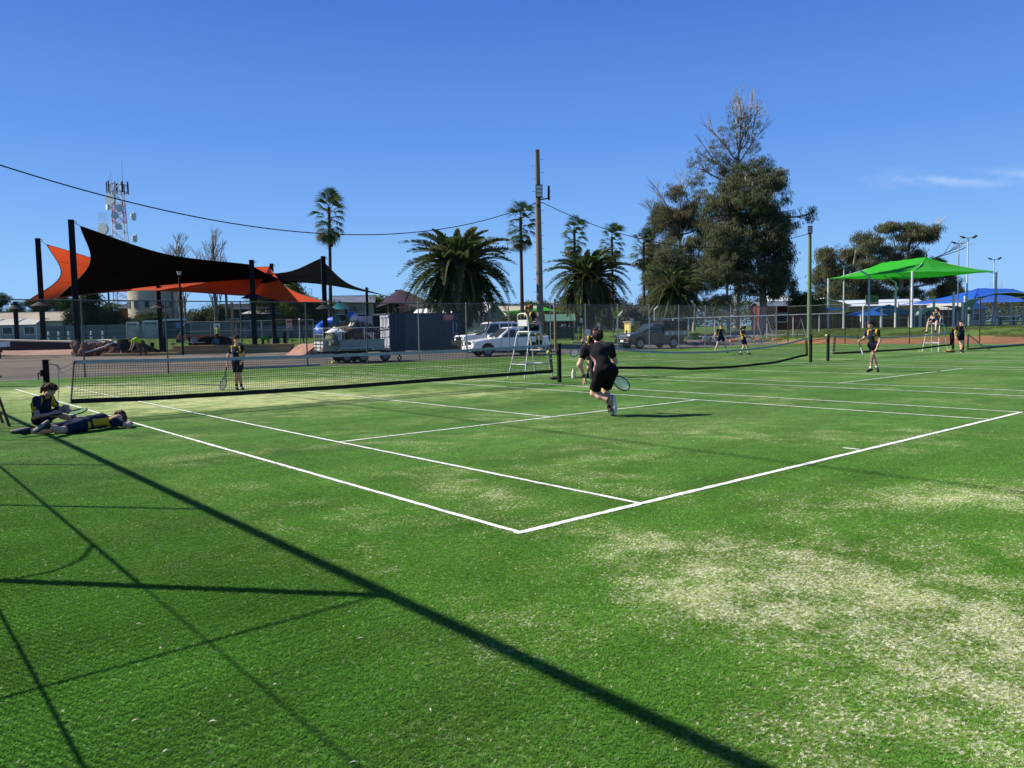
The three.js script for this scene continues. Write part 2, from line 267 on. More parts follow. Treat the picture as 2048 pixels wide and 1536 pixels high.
// ---------------------------------------------------------------- wire work: nets and chain link
function wires(segs, r) { // thin three-sided strands, all in one part
  const n = segs.length, pos = new Float32Array(n * 18 * 3), a = V(), b = V(), d = V(), u = V(), w = V(); let o = 0;
  for (const s of segs) {
    a.set(s[0], s[1], s[2]); b.set(s[3], s[4], s[5]); d.subVectors(b, a).normalize(); u.set(Math.abs(d.y) > .9 ? 1 : 0, Math.abs(d.y) > .9 ? 0 : 1, 0).cross(d).normalize(); w.crossVectors(d, u);
    const ring = [0, 2.094, 4.189].map(t => [u.x * Math.cos(t) * r + w.x * Math.sin(t) * r, u.y * Math.cos(t) * r + w.y * Math.sin(t) * r, u.z * Math.cos(t) * r + w.z * Math.sin(t) * r]);
    for (let k = 0; k < 3; k++) { const p = ring[k], q = ring[(k + 1) % 3];
      for (const [e, f] of [[a, p], [a, q], [b, p], [a, q], [b, q], [b, p]]) { pos[o++] = e.x + f[0]; pos[o++] = e.y + f[1]; pos[o++] = e.z + f[2]; } }
  }
  const g = new THREE.BufferGeometry(); g.setAttribute('position', new THREE.BufferAttribute(pos, 3)); g.computeVertexNormals(); return g;
}
function poly(pts, x) { let k = 0; while (k < pts.length - 2 && x > pts[k + 1][0]) k++; const [a, b] = [pts[k], pts[k + 1]]; const t = clamp((x - a[0]) / (b[0] - a[0])), s = t * t * (3 - 2 * t); return lerp(a[1], b[1], lerp(t, s, .35)); }
const bandMat = mat([.42, .47, .46], .8, { map: worn }), netMat = mat([.010, .010, .011], .8), tapeMat = mat([.012, .012, .012], .75);
function ribbon(xs, y0, y1, th) { const gs = []; for (let i = 0; i < xs.length - 1; i++) { const a = xs[i], b = xs[i + 1];
  const g = new THREE.BoxGeometry(1, 1, th); const p = g.attributes.position; for (let k = 0; k < p.count; k++) { const r = p.getX(k) > 0, x = r ? b : a; p.setXYZ(k, x, p.getY(k) > 0 ? y1(x) : y0(x), p.getZ(k)); } g.computeVertexNormals(); gs.push(g); } return gs; }
function net(label, top, bot, x0, x1, pitch, rw, cords = []) {
  const o = onCourt(thing('tennis_net', label, 'tennis net', V(0, 0, 0), 0, 'tennis nets across the four courts')), z0 = -11.885;
  const ty = x => poly(top, x), by = x => poly(bot, x), zo = () => z0, sx = (x, v) => x + (1 - v) * (-.09 * clamp(1 - (x - x0) / 1.2) + .07 * clamp(1 - (x1 - x) / 1.2)), segs = [], n = Math.round((x1 - x0) / pitch), rows = Math.round(.72 / (pitch));
  for (let i = 1; i < n; i++) { const x = lerp(x0, x1, i / n), a = by(x), b = ty(x); let prev = null; for (let k = 0; k <= 3; k++) { const v = k / 3, q = [sx(x, v), lerp(a, b, v), zo()]; if (prev) segs.push([...prev, ...q]); prev = q; } }
  for (let k = 1; k < rows; k++) { let prev = null; for (let i = 0; i <= 48; i++) { const x = lerp(x0, x1, i / 48), v = k / rows, q = [sx(x, v), lerp(by(x), ty(x), v), zo()]; if (prev) segs.push([...prev, ...q]); prev = q; } }
  const m = part('net_mesh', wires(segs, rw), netMat, o); m.userData.kind = 'stuff';
  const xs = []; for (let i = 0; i <= 44; i++) xs.push(lerp(x0, x1, i / 44));
  const hb = part('headband', join(ribbon(xs, x => ty(x) - .035, x => ty(x) + .03, .03)), bandMat, o); hb.position.z = z0;
  const bb = part('bottom_band', join(ribbon(xs.map(x => sx(x, 0)), x => by(x) - .042, x => by(x) + .042, .012)), tapeMat, o); bb.position.z = z0;
  for (const x of [x0, x1]) { const lean = x === x0 ? -.09 : .07, t = part('side_band', bar([x + lean, Math.max(.01, by(x) - .03), z0 + .004], [x, ty(x) + .02, z0 + .004], .09, .016), tapeMat, o);
    const g = []; for (let k = 0; k < 5; k++) { const v = (k + .5) / 5; g.push(rod([lerp(x + lean, x, v), lerp(by(x), ty(x), v), z0 - .002], [lerp(x + lean, x, v), lerp(by(x), ty(x), v), z0 + .016], .011, .011, 8)); } if (ty(x) - by(x) > .3) for (const e of g) part('eyelet', [e], M.chrome, t); }
  cords.forEach(c => part('cord', tube(c.map(p => V(p[0], p[1], z0 - (p[2] || 0))), .006, 30, 5), M.greyPipe, o));
  return o;
}
function netPost(cx, label, h = 1.1) {
  const o = thing('net_post', label, 'net post', C(cx, 11.885), YAW, 'black tennis net posts');
  part('post', [rbx(.1, h, .1, .02, 0, h / 2, 0)], M.black, o); part('cap', [rbx(.108, .03, .108, .012, 0, h + .006, 0)], M.black, o);
  part('winder', [rbx(.05, .12, .07, .01, -.07, h - .22, 0), rod([-.09, h - .22, 0], [-.13, h - .22, 0], .012), rod([-.125, h - .22, 0], [-.125, h - .34, .02], .009)], M.darkSteel, o);
  return o;
}
netPost(-1.06, 'black square net post beside the seated girl', 1.13); netPost(11.76, 'black net post at the far end of the near net'); netPost(13.12, 'black net post partly behind the running player'); netPost(25.76, 'black net post at the right end of the sagging net'); netPost(27.15, 'black net post with a pale knot, left end of the third net'); netPost(40.15, 'black net post that the standing girl leans beside'); netPost(41.5, 'rightmost black net post by the collapsed net'); netPost(54.2, 'black net post at the end of the collapsed net');
net('near tennis net with pale green headband spanning the closest court', [[-.6, 1.09], [2.4, 1.04], [5.1, 1.02], [7.9, 1.02], [11.4, 1.07]], [[-.6, .36], [.7, .32], [2.7, .3], [5, .29], [8, .31], [11.4, .33]], -.6, 11.4, .046, .0034, [[[-1.0, 1.08], [-.9, 1.04], [-.84, .98], [-.6, 1.08]], [[-1.0, 1.06], [-.86, 1.04], [-.82, .9], [-.6, 1.0]], [[-.87, 1.04, -.02], [-.87, .7, -.03], [-.9, .35, 0]], [[-1.02, .12], [-.85, .2], [-.7, .35]], [[11.4, 1.08], [11.6, 1.06], [11.72, 1.05]], [[11.46, .33], [11.6, .3], [11.72, .28]]]);
net('sagging tennis net on the second court behind the running player', [[13.4, 1.02], [15.3, .78], [17, .68], [19.1, .63], [21.7, .67], [23.6, .78], [25.4, .96]], [[13.4, .34], [15.8, .24], [18, .1], [20.4, .06], [23, .1], [25.4, .31]], 13.4, 25.4,   .046, .0017, [[[13.16, 1.05], [13.3, 1.04], [13.4, 1.03]], [[25.4, .96], [25.6, 1.0], [25.72, 1.03]], [[13.16, .7], [13.24, .45], [13.36, .36]]]);
net('third tennis net standing behind the girl in white socks', [[27.7, 1.01], [30.1, .9], [33.2, .86], [36.7, .88], [39.8, .98]], [[27.7, .3], [31.1, .27], [35.5, .25], [39.8, .34]], 27.7, 39.8, .06, .0018, [[[27.2, 1.03], [27.45, 1.02], [27.7, 1.02]], [[39.8, .98], [40, 1], [40.1, 1.02]]]);
net('collapsed tennis net lying on the turf of the farthest court', [[42.2, .84], [42.9, .62], [44.3, .17], [46, .10], [51, .09], [53.6, .5]], [[42.2, .05], [43, .035], [45, .035], [51, .035], [53.6, .1]], 42.2, 53.6, .075, .0018, [[[41.55, 1.02], [41.8, .97], [42.2, .85]]]);
function linkMesh(L, H, pitch, r) { // chain link as crossing wires, x along the fence
  const segs = [];
  for (let k = -Math.ceil(H / pitch); k * pitch < L; k++) {
    const s0 = k * pitch; for (const dir of [1, -1]) { // s - y = s0 (rising) or s + y = s0 + H (falling)
      let ya = 0, yb = H; const sx = y => dir > 0 ? s0 + y : s0 + H - y;
      if (dir > 0) { ya = Math.max(0, -s0); yb = Math.min(H, L - s0); } else { ya = Math.max(0, s0 + H - L); yb = Math.min(H, s0 + H); }
      if (yb - ya > .02) segs.push([sx(ya), ya + .03, dir * .002, sx(yb), yb + .03, dir * .002]);
    } }
  return wires(segs, r);
}
const rustPost = mat([.05, .03, .026], .8), fencePost = mat([.085, .105, .10], .5, { map: worn }), linkMat = mat([.13, .135, .13], .55), galvLink = mat([.30, .31, .31], .5);
{ // back fence, 3 m, along the far run-off
  const x0 = -3.92, x1 = 53.42, o = thing('chain_link_fence', 'tall grey chain link fence running behind all the courts', 'fence', C(x0, 30), YAW);
  for (const x of [0, 3.99, 7.13, 10.27, 13.45, 16.55, 19.76, 22.85, 25.96, 29.0, 32.28, 35.28, 38.26, 41.42, 44.6, 47.7, 50.9, 54.06, 57.22]) part('fence_post', [rod([x, -.1, 0], [x, 3.05, 0], .033, .033, 8), new THREE.SphereGeometry(.037, 8, 5).translate(x, 3.06, 0)], x > 20 ? M.galv : fencePost, o);
  part('top_rail', [rod([0, 3.03, 0], [x1 - x0, 3.03, 0], .024, .024, 8)], fencePost, o);
  part('bottom_wire', wires([[0, .05, .004, x1 - x0, .05, .004], [0, 1.5, .004, x1 - x0, 1.5, .004]], .003), linkMat, o);
  const m = part('chain_link', linkMesh(22, 2.97, .1, .0021), linkMat, o); m.userData.kind = 'stuff';
  const m2 = part('chain_link', linkMesh(x1 - x0 - 22, 2.97, .085, .0021).translate(22, 0, 0), galvLink, o); m2.userData.kind = 'stuff';
}
{ // side fence just outside the left of the view; its rails and posts shade the turf
  const o = thing('chain_link_fence', 'chain link side fence left of the seated girls, throwing rail shadows on the turf', 'fence', C(-3.92, -1.4), YAW);
  const P = (z, h) => V(0, h, -(z + 1.4));
  for (const z of [-.55, 2.45, 5.52, 8.75, 11.9, 15, 18.1, 21.3, 24.4, 27.5]) part('fence_post', [rod(P(z, -.1), P(z, 3.03), z === 2.45 ? .044 : .023, z === 2.45 ? .044 : .023, 8)], fencePost, o);
  part('top_rail', [rod(P(-1.4, 3.03), P(29.9, 3.03), .042, .042, 8)], fencePost, o);
  part('middle_rail', [rod(P(2.45, 1.8), P(29.9, 1.8), .013, .013, 6), rod(P(-1.4, 1.8), P(2.45, 1.8), .006, .006, 6)], fencePost, o); part('lower_rail', [rod(P(-1.4, .93), P(2.45, .93), .008, .008, 6)], fencePost, o);
  part('brace', [rod(P(-.48, 0), P(2.45, 2.98), .011, .011, 6)], fencePost, o);
  part('loose_wire', tube([P(3.75, 1.8), P(3.2, 1.62), P(2.75, 1.35), P(2.6, 1.2), P(2.5, 1.1)], .012, 20, 5), fencePost, o);
  const m = part('chain_link', linkMesh(31.2, 2.95, .085, .0026).rotateY(Math.PI / 2), linkMat, o); m.userData.kind = 'stuff';
}

{ // right side fence with dark posts along the foot of the bank
  const o = thing('chain_link_fence', 'dark chain link fence along the right edge of the courts below the bank', 'fence', C(54.7, 2), YAW), P = (z, h) => V(0, h, -(z - 2));
  for (const z of [2.6, 9.2, 15.6, 20.2, 25, 29.8]) part('fence_post', [rod(P(z, -.1), P(z, 3.1), .04, .04, 8), rod(P(z, 3.1), P(z + .12, 3.42).add(V(-.2, 0, 0)), .02, .02, 6)], rustPost, o);
  part('top_rail', [rod(P(2.6, 3.05), P(29.8, 3.05), .022, .022, 6)], fencePost, o); part('middle_wire', wires([[0, 1.9, -.6, 0, 1.9, -27.8], [0, 1, -.6, 0, 1, -27.8]], .004), linkMat, o);
  const m = part('chain_link', linkMesh(27.2, 3, .14, .0016).rotateY(Math.PI / 2).translate(0, 0, -.6), linkMat, o); m.userData.kind = 'stuff';
}
// ---------------------------------------------------------------- shade sails and their poles
function coons(c, e, n = 16) { // c: four corners 00,10,11,01; e: midpoints of edges 00-10, 10-11, 01-11, 00-01
  const cs = [[0, 0, 1], [1, 1, 2], [3, 2, 2], [0, 3, 3]].map(([a, k, b]) => new THREE.CatmullRomCurve3([c[a], e[k], c[b]]));
  return sheet(n, n, (u, v) => {
    const b0 = cs[0].getPoint(u), b1 = cs[2].getPoint(u), l = cs[3].getPoint(v), r = cs[1].getPoint(v);
    const p = b0.multiplyScalar(1 - v).addScaledVector(b1, v).addScaledVector(l, 1 - u).addScaledVector(r, u);
    return p.addScaledVector(c[0], -(1 - u) * (1 - v)).addScaledVector(c[1], -u * (1 - v)).addScaledVector(c[2], -u * v).addScaledVector(c[3], -(1 - u) * v);
  });
}
const weave = tex(256, (u, v, i, j) => { const k = .78 + .12 * ((j >> 2) & 1) + .06 * hash2(i >> 1, j >> 1) + .06 * tnoise(u, v, 8, 21); return [k, k, k]; }, 30);
function cloth(c, t = .35) { return new THREE.MeshPhysicalMaterial({ color: rgb(...c), roughness: .95, transmission: t, thickness: 0, specularIntensity: .1, side: THREE.DoubleSide, map: weave }); }
const vv = a => V(a[0], a[1], a[2]);
function sail(label, corners, mids, m, ties = [], group) {
  const o = thing('shade_sail', label, 'shade sail', V(0, 0, 0), 0, group), c = corners.map(vv), e = mids.map(vv);
  const fab = coons(c, e, 28); { const p = fab.attributes.position, uv = fab.attributes.uv; for (let i = 0; i < p.count; i++) { const u = uv.getX(i), v = uv.getY(i), k = Math.min(u, v, 1 - u, 1 - v) * 4; p.setY(i, p.getY(i) + Math.min(1, k) * .16 * (fbm(u * 3.5 + c[0].x, v * 9 + u * 4, 3) - .5)); } fab.computeVertexNormals(); }
  part('fabric', fab, m, o);
  for (const t of [.3, .65]) { const p = fab.attributes.position, j = Math.round(t * 28), pts = []; for (let k = 0; k <= 28; k += 2) { const i = j * 29 + k; pts.push(V(p.getX(i), p.getY(i) - .008, p.getZ(i))); } part('seam', tube(pts, .014, 40, 4), m, o); }
  const hem = [[0, 0, 1], [1, 1, 2], [3, 2, 2], [0, 3, 3]].map(([a, k, b]) => tube([c[a], e[k], c[b]], .022, 20, 5)); part('hem', hem, M.darkSteel, o);
  ties.forEach(([k, p]) => part('tensioner', [rod(c[k], vv(p), .02, .02, 6)], M.galv, o));
  return o;
}
const BLK = cloth([.006, .006, .007], .0), GREY = cloth([.03, .032, .038], .15), ORG = cloth([.95, .115, .03], .58), PUR = cloth([.075, .045, .075], .25), GRN = cloth([.035, .56, .024], .4), BLU = cloth([.02, .17, .80], .4);
sail('large black shade sail stretched high over the skate park', [[-28.32, 8.96, -52], [-19.25, 6.76, -58], [-17.6, 5.62, -63.5], [-34.65, 4.75, -60]], [[-24.25, 7.37, -55.2], [-18.75, 6.25, -60.5], [-24.55, 5.8, -62], [-30.5, 6.95, -57]], BLK, [[0, [-28.86, 9.3, -52]], [1, [-19.1, 7.0, -58]]], 'shade sails over the skate park');
sail('charcoal grey shade sail running from the black sail to its low right tip', [[-20.97, 6.49, -64], [-14.47, 7.29, -60], [-10.9, 4.77, -66], [-20.09, 5.9, -62.5]], [[-17.36, 6.53, -62], [-13.1, 5.6, -62.8], [-15.55, 5.64, -64.5], [-20.66, 6.2, -63.4]], GREY, [[1, [-14.29, 7.4, -60]], [2, [-9.9, 4.5, -66.4]]], 'shade sails over the skate park');
sail('orange shade sail behind the black sail, left pole', [[-36.49, 9.0, -62], [-19.6, 7.12, -64], [-19.29, 4.45, -58], [-40.86, 4.72, -66]], [[-29.4, 6.9, -64], [-19.4, 5.6, -61], [-29.6, 5.25, -62], [-36.4, 6.9, -63.6]], ORG, [[0, [-37.1, 9.4, -62]]], 'shade sails over the skate park');
sail('bright orange shade sail hanging low beside the trailer', [[-27.84, 6.13, -70], [-19.64, 7.04, -64], [-13.4, 3.85, -56.5], [-19.84, 4.62, -62]], [[-23.6, 6.3, -67], [-17.1, 5.1, -60.4], [-16.9, 4.0, -59], [-23.8, 5.2, -66]], ORG, [[1, [-19.43, 7.25, -64]], [2, [-13.0, 3.7, -56]]], 'shade sails over the skate park');
sail('dark purple peaked shade sail behind the shipping container', [[-13.78, 3.79, -80], [-8.31, 4.05, -76], [-7.6, 4.05, -88], [-13.42, 3.9, -95]], [[-11.2, 4.1, -79.5], [-8.3, 4.4, -82], [-10.3, 4.3, -91], [-12.9, 4.4, -86]], PUR);
{ const o = scene.children[scene.children.length - 1], g = o.children[0].geometry, p = g.attributes.position; for (let i = 0; i < p.count; i++) { const d = Math.hypot(p.getX(i) + 11.9, (p.getZ(i) + 84) * .6); p.setY(i, p.getY(i) + 1.75 * Math.pow(clamp(1 - d / 4.4), 1.4)); } g.computeVertexNormals(); }
sail('small green shade sail seen between the palm and the utility pole', [[-1.4, 4.2, -108], [3.8, 5.3, -112], [7.8, 3.9, -106], [2.4, 4.0, -102]], [[1.4, 4.55, -110], [5.6, 4.4, -109], [5, 4.05, -104], [.6, 4.1, -105]], GRN);
function sailPole(label, x, z, h, w, hat) {
  const y = landHeight(x, z), o = thing('sail_pole', label, 'pole', V(x, y, z), .35, 'black shade sail poles');
  part('post', [rbx(w, h - y, w, .02, 0, (h - y) / 2, 0)], M.black, o);
  part('base_plate', [bx(w * 2.1, .03, w * 2.1, 0, .02, 0)], M.darkSteel, o); part('eye_bolt', [new THREE.TorusGeometry(.07, .018, 6, 12).translate(w * .7, h - y - .14, 0)], M.galv, o);
  if (hat) { part('light_collar', [new THREE.CylinderGeometry(w * .6, w * 2.5, .34, 12, 1, true).translate(0, hat - y, 0), new THREE.CylinderGeometry(w * .75, w * .75, .5, 10).translate(0, hat - y - .2, 0)], M.darkSteel, o); }
  return o;
}
sailPole('tallest black sail pole, in front of the skate bowl', -28.9, -52, 9.38, .34); sailPole('tall black sail pole at the left of the skate bowl with a cone light collar', -37.17, -62, 9.5, .34, 4.35); sailPole('short black post with a cone light collar near the left edge', -41.8, -66, 4.78, .3, 4.3); sailPole('black sail pole with cone light collar before the round tower', -27.85, -62, 5.6, .3, 4.0);
sailPole('black sail pole with cone light collar right of the lamp post', -19.08, -58, 7.1, .36, 4.45); sailPole('black sail pole behind the bright orange sail', -19.44, -64, 7.35, .3); sailPole('black sail pole beside the spiral slides', -14.26, -60, 7.47, .34, 3.6); sailPole('slim black pole at the low tip of the black sail', -12.11, -66, 5.4, .2); sailPole('thick black pole left of the purple sail peak', -12.95, -84, 5.0, .42, 5.3); sailPole('slim black pole at the purple sail peak', -12.25, -84.4, 6.15, .3);

// ---------------------------------------------------------------- poles and cables
{ const o = thing('utility_pole', 'tall weathered timber utility pole with two floodlights', 'utility pole', V(2.19, .2, -58), 0);
  part('pole_shaft', [taper([V(0, -.3, 0), V(0, 5, 0), V(-.01, 10, 0), V(-.02, 14.47, 0)], [.27, .24, .21, .17], 14, 4), new THREE.CylinderGeometry(.175, .175, .04, 14).translate(-.02, 14.47, 0)], M.pole, o);
  const fl = (x, y, z, ry, rz) => { const a = part('floodlight', [xf(rbx(.5, .95, .14, .03), V(x, y, z), ry, 0, rz)], M.darkSteel, o); for (let k = 0; k < 3; k++) part('led_panel', [xf(bx(.4, .22, .02, 0, (k - 1) * .28, .078), V(x, y, z), ry, 0, rz)], mat([.55, .58, .55], .3), a); return a; };
  fl(.06, 11.45, .3, .1, 0); fl(.78, 11.35, .1, 1.45, -.38);
  part('crossarm', [rod([0, 10.85, .1], [.7, 10.95, .1], .05), rod([0, 10.9, 0], [.06, 11.0, .32], .05)], M.darkSteel, o);
  part('cable_clamp', [rod([0, 10.4, -.1], [0, 10.4, .3], .1), rod([-.35, 10.66, 0], [.35, 10.66, 0], .03)], M.darkSteel, o);
  for (let k = 0; k < 24; k++) { const y = 3.2 + k * .46, s = k % 2 ? 1 : -1; part('climbing_peg', [rod([s * .18, y, 0], [s * .42, y, .02], .012, .012, 5)], M.darkSteel, o); } }
{ const o = thing('light_pole', 'green painted light pole at the far right corner of the courts', 'light pole', V(24.5, -.1, -64), 0);
  part('pole_shaft', [taper([V(0, 0, 0), V(0, 4.5, 0), V(0, 9.0, 0)], [.19, .16, .13], 12, 3)], mat([.16, .22, .11], .7, { map: worn }), o);
  part('floodlight', [rbx(.36, .6, .16, .03, -.02, 9.35, .1), bx(.2, .1, .2, 0, 9.02, .05)], M.darkSteel, o); part('led_panel', [bx(.28, .13, .02, -.02, 9.5, .19), bx(.28, .13, .02, -.02, 9.33, .19), bx(.28, .13, .02, -.02, 9.16, .19)], mat([.4, .43, .43], .3), o); }
{ const o = thing('light_pole', 'light pole at the back left court corner, carrying the cable', 'light pole', C(-3.7, 30.4), 0); part('pole_shaft', [taper([V(0, 0, 0), V(0, 5, 0), V(0, 10.6, 0)], [.2, .17, .13], 12, 3)], M.pole, o); part('floodlight', [rbx(.4, .6, .16, .03, .1, 10.2, .16)], M.darkSteel, o); }
{ const o = thing('light_pole', 'light pole on the side fence behind the viewer, holding the cable', 'light pole', C(-4.4, -14), 0); part('pole_shaft', [taper([V(0, 0, 0), V(0, 5, 0), V(0, 11.2, 0)], [.2, .17, .13], 12, 3)], M.pole, o); part('floodlight', [rbx(.4, .6, .16, .03, .1, 10.2, .16)], M.darkSteel, o); }
function cable(label, a, b, sag, r = .02) { const pts = []; for (let k = 0; k <= 16; k++) { const t = k / 16; pts.push(a.clone().lerp(b, t).add(V(0, -4 * sag * t * (1 - t), 0))); } return tag(part(numbered('overhead_cable'), tube(pts, r, 60, 5), M.darkSteel, scene), label, 'cable'); }
cable('black overhead cable sagging left from the utility pole', V(2.0, 10.85, -58), C(-3.7, 30.4, 9.4), 3.2, .028);
cable('overhead cable sagging right from the utility pole to the green light pole', V(2.45, 10.9, -58), V(24.45, 8.95, -64), 2.1, .026);
cable('overhead cable running above the left side fence', C(-3.7, 30.4, 10.3), C(-4.4, -14, 10.9), .75, .024);
cable('far thin power line low over the playground', V(-45, 6.4, -120), V(-4, 6.0, -125), .4, .018); cable('second far thin power line under the first', V(-45, 5.6, -120), V(-4, 5.2, -125), .4, .018);
{ const o = thing('lamp_post', 'slim black park lamp post with a small round lantern', 'lamp post', V(-21.09, landHeight(-21.09, -50), -50), 0); part('post', [rod([0, 0, 0], [0, 5.05, 0], .075, .06, 10)], M.black, o); part('lantern', [new THREE.CylinderGeometry(.13, .1, .16, 12).translate(0, 5.2, 0), new THREE.CylinderGeometry(.15, .15, .05, 12).translate(0, 5.31, 0)], mat([.4, .42, .4], .4), o); part('bracket', [rod([0, 4.98, 0], [0, 5.14, 0], .05)], M.black, o); }
const postWood = mat([.30, .21, .12], .85, { map: worn });
function timberPost(label, x, z, h, r = .09, m = M.pole) { const y = landHeight(x, z), o = thing('timber_post', label, 'post', V(x, y - .1, z)); part('shaft', [taper([V(0, 0, 0), V(0, h / 2, 0), V(0, h, 0)], [r, r * .95, r * .9], 9, 2)], m, o); part('post_cap', [new THREE.CylinderGeometry(r, r, .03, 9).translate(0, h, 0)], M.darkSteel, o); return o; }
timberPost('pale timber post standing right of the utility pole', 3.15, -55.5, 3.7, .1, postWood); timberPost('pale timber post beside the black pole, behind the boy with the racket', -19.6, -55, 3.6, .11, M.wood);
timberPost('dark power pole left of the round tower', -51, -118, 9, .17); timberPost('second dark power pole by the brick wall', -57.5, -112, 8, .15); timberPost('dark power pole beside the leafless poplar', -35.6, -98, 9.3, .17); timberPost('leaning dark power pole in front of the hedge', -40, -96, 5.2, .13);

// ---------------------------------------------------------------- far buildings on the left
{ const o = thing('telecom_tower', 'red and white lattice telecom tower with dish antennas', 'telecom tower', V(-79.1, 1.2, -160), .2), H = 31.7, S = y => lerp(1.75, .85, y / H), redM = mat([.42, .10, .07], .6), whM = mat([.62, .62, .62], .6);
  const bays = 16; for (let k = 0; k < bays; k++) { const y0 = k / bays * H, y1 = (k + 1) / bays * H, g = [], a = S(y0), b = S(y1), cs = [[-1, -1], [1, -1], [1, 1], [-1, 1]];
    for (let i = 0; i < 4; i++) { const [p, q] = cs[i], [r, s] = cs[(i + 1) % 4]; g.push(rod([p * a, y0, q * a], [p * b, y1, q * b], .09, .09, 5), rod([p * a, y0, q * a], [r * b, y1, s * b], .045, .045, 4), rod([r * a, y0, s * a], [p * b, y1, q * b], .045, .045, 4), rod([p * a, y0, q * a], [r * a, y0, s * a], .05, .05, 4)); }
    part('lattice_bay', g, (k >> 1) % 2 ? whM : redM, o); }
  const dish = (x, y, z, r, ry) => part('dish_antenna', [xf(new THREE.CylinderGeometry(r, r * .95, .55, 18).rotateX(Math.PI / 2), V(x, y, z), ry), xf(new THREE.ConeGeometry(r * .9, .5, 16).rotateX(-Math.PI / 2).translate(0, 0, -.5), V(x, y, z), ry)], mat([.60, .62, .62], .5), o);
  dish(-.9, 28.1, 1.9, 1.15, -.5); dish(-2.6, 22.2, 1.8, 1.2, -.5); dish(.6, 26.4, 1.7, .75, .3); dish(.3, 22.7, 1.9, .65, -.3); dish(2.9, 25.0, .6, .9, 1.6); dish(2.9, 20.6, .5, .85, 1.6); dish(-.3, 24.9, 1.7, .7, 0); dish(-1.6, 26.6, 1.5, .6, -1); dish(-1.4, 20.4, 1.6, .7, -.8);
  const grid = []; for (let k = 0; k < 7; k++) { grid.push([-3.7 + k * .3, 23.4, 1.2, -3.7 + k * .3, 25.4, 1.2]); grid.push([-3.7, 23.4 + k * .33, 1.2, -1.9, 23.4 + k * .33, 1.2]); } part('grid_antenna', wires(grid, .03), whM, o);
  for (let k = 0; k < 9; k++) { const a = k / 9 * 6.28; part('panel_antenna', [xf(rbx(.3, 2.2, .2, .05), V(Math.sin(a) * 2.0, 30.6 + (k % 3) * .12, Math.cos(a) * 2.0), a)], k % 3 ? M.darkSteel : whM, o); }
  part('platform', [new THREE.TorusGeometry(1.75, .08, 5, 16).rotateX(Math.PI / 2).translate(0, 29.8, 0), new THREE.TorusGeometry(1.75, .06, 5, 16).rotateX(Math.PI / 2).translate(0, 31.2, 0)], M.darkSteel, o);
  part('whip_antenna', [rod([1, 31, 0], [1, 36.2, 0], .05, .03, 5)], M.greyPipe, o); part('whip_antenna', [rod([-1.2, 31, 0], [-1.2, 34, 0], .04, .03, 5)], M.greyPipe, o); part('whip_antenna', [rod([.1, 31, 0], [.1, 33, 0], .04, .03, 5)], M.greyPipe, o); }
{ const o = thing('round_tower', 'cream concrete round water tower with small dark windows', 'tower', V(-54.9, 1.2, -121), 0), cr = mat([.58, .51, .38], .9, { map: worn });
  part('wall', [new THREE.CylinderGeometry(3.85, 3.95, 9.2, 40).translate(0, 4.0, 0)], cr, o); part('tank', [new THREE.CylinderGeometry(4.25, 4.05, 2.6, 40).translate(0, 9.4, 0)], cr, o);
  for (let k = 0; k < 26; k++) { const a = k / 26 * 6.28; part('rib', [xf(bx(.14, 2.4, .12), V(Math.sin(a) * 4.22, 9.3, Math.cos(a) * 4.22), a)], cr, o); }
  part('roof', [new THREE.ConeGeometry(4.4, 1.2, 40).translate(0, 11.3, 0)], M.galv, o);
  for (let k = 0; k < 14; k++) { const a = k / 14 * 6.28 + .12, w = part('window', [xf(bx(.8, 1.15, .1), V(Math.sin(a) * 3.9, 5.35, Math.cos(a) * 3.9), a)], cr, o); part('pane', [xf(bx(.62, .98, .06, 0, 0, .06), V(Math.sin(a) * 3.9, 5.35, Math.cos(a) * 3.9), a)], M.glass, w); } }
function gableHouse(label, x, z, w, d, hw, hr, turn, wallM, roofM, wins = 4, name = 'building') {
  const y = landHeight(x, z), o = thing(name, label, 'building', V(x, y - .2, z), turn);
  part('wall', [bx(w, hw, d, 0, hw / 2, 0)], wallM, o); part('gable', [extr([[-d / 2, hw], [d / 2, hw], [0, hr]], w - .04).rotateY(Math.PI / 2)], wallM, o);
  const sl = Math.hypot(d / 2 + .4, hr - hw), an = Math.atan2(hr - hw, d / 2); part('roof', [bx(w + .6, .1, sl + .1, 0, (hw + hr) / 2 + .06, (d / 4 + .1), an), bx(w + .6, .1, sl + .1, 0, (hw + hr) / 2 + .06, -(d / 4 + .1), -an)], roofM, o);
  for (let k = 0; k < wins; k++) { const xx = -w / 2 + (k + .5) * w / wins, f = part('window', [bx(1.5, 1.1, .08, xx, hw * .55, d / 2 + .03)], M.white, o); part('pane', [bx(1.3, .92, .04, xx, hw * .55, d / 2 + .07)], M.glass, f); }
  part('gutter', [rod([-w / 2, hw, d / 2 + .35], [w / 2, hw, d / 2 + .35], .07)], M.galv, o);
  return o;
}
const creamWall = mat([.5, .47, .38], .9, { map: worn }), tanRoof = mat([.50, .42, .30], .6, { map: worn });
gableHouse('long cream shed with a tan metal roof at the left edge', -69, -111, 15, 8, 2.75, 4.0, 0, creamWall, tanRoof, 5, 'shed');
gableHouse('brick building with flat dark roof behind the round tower', -60.3, -128, 4, 6, 5.0, 5.8, 0, M.brick, M.darkSteel, 1); gableHouse('low dark building behind the leafless poplars', -41, -125, 10, 6, 4.4, 5.2, .1, mat([.05, .045, .045], .9), M.darkSteel, 2); gableHouse('grey service building with pale parapet behind the black pole', -30, -104, 9, 6, 3.1, 3.5, 0, mat([.13, .135, .14], .9, { map: worn }), mat([.5, .48, .45], .7), 3);
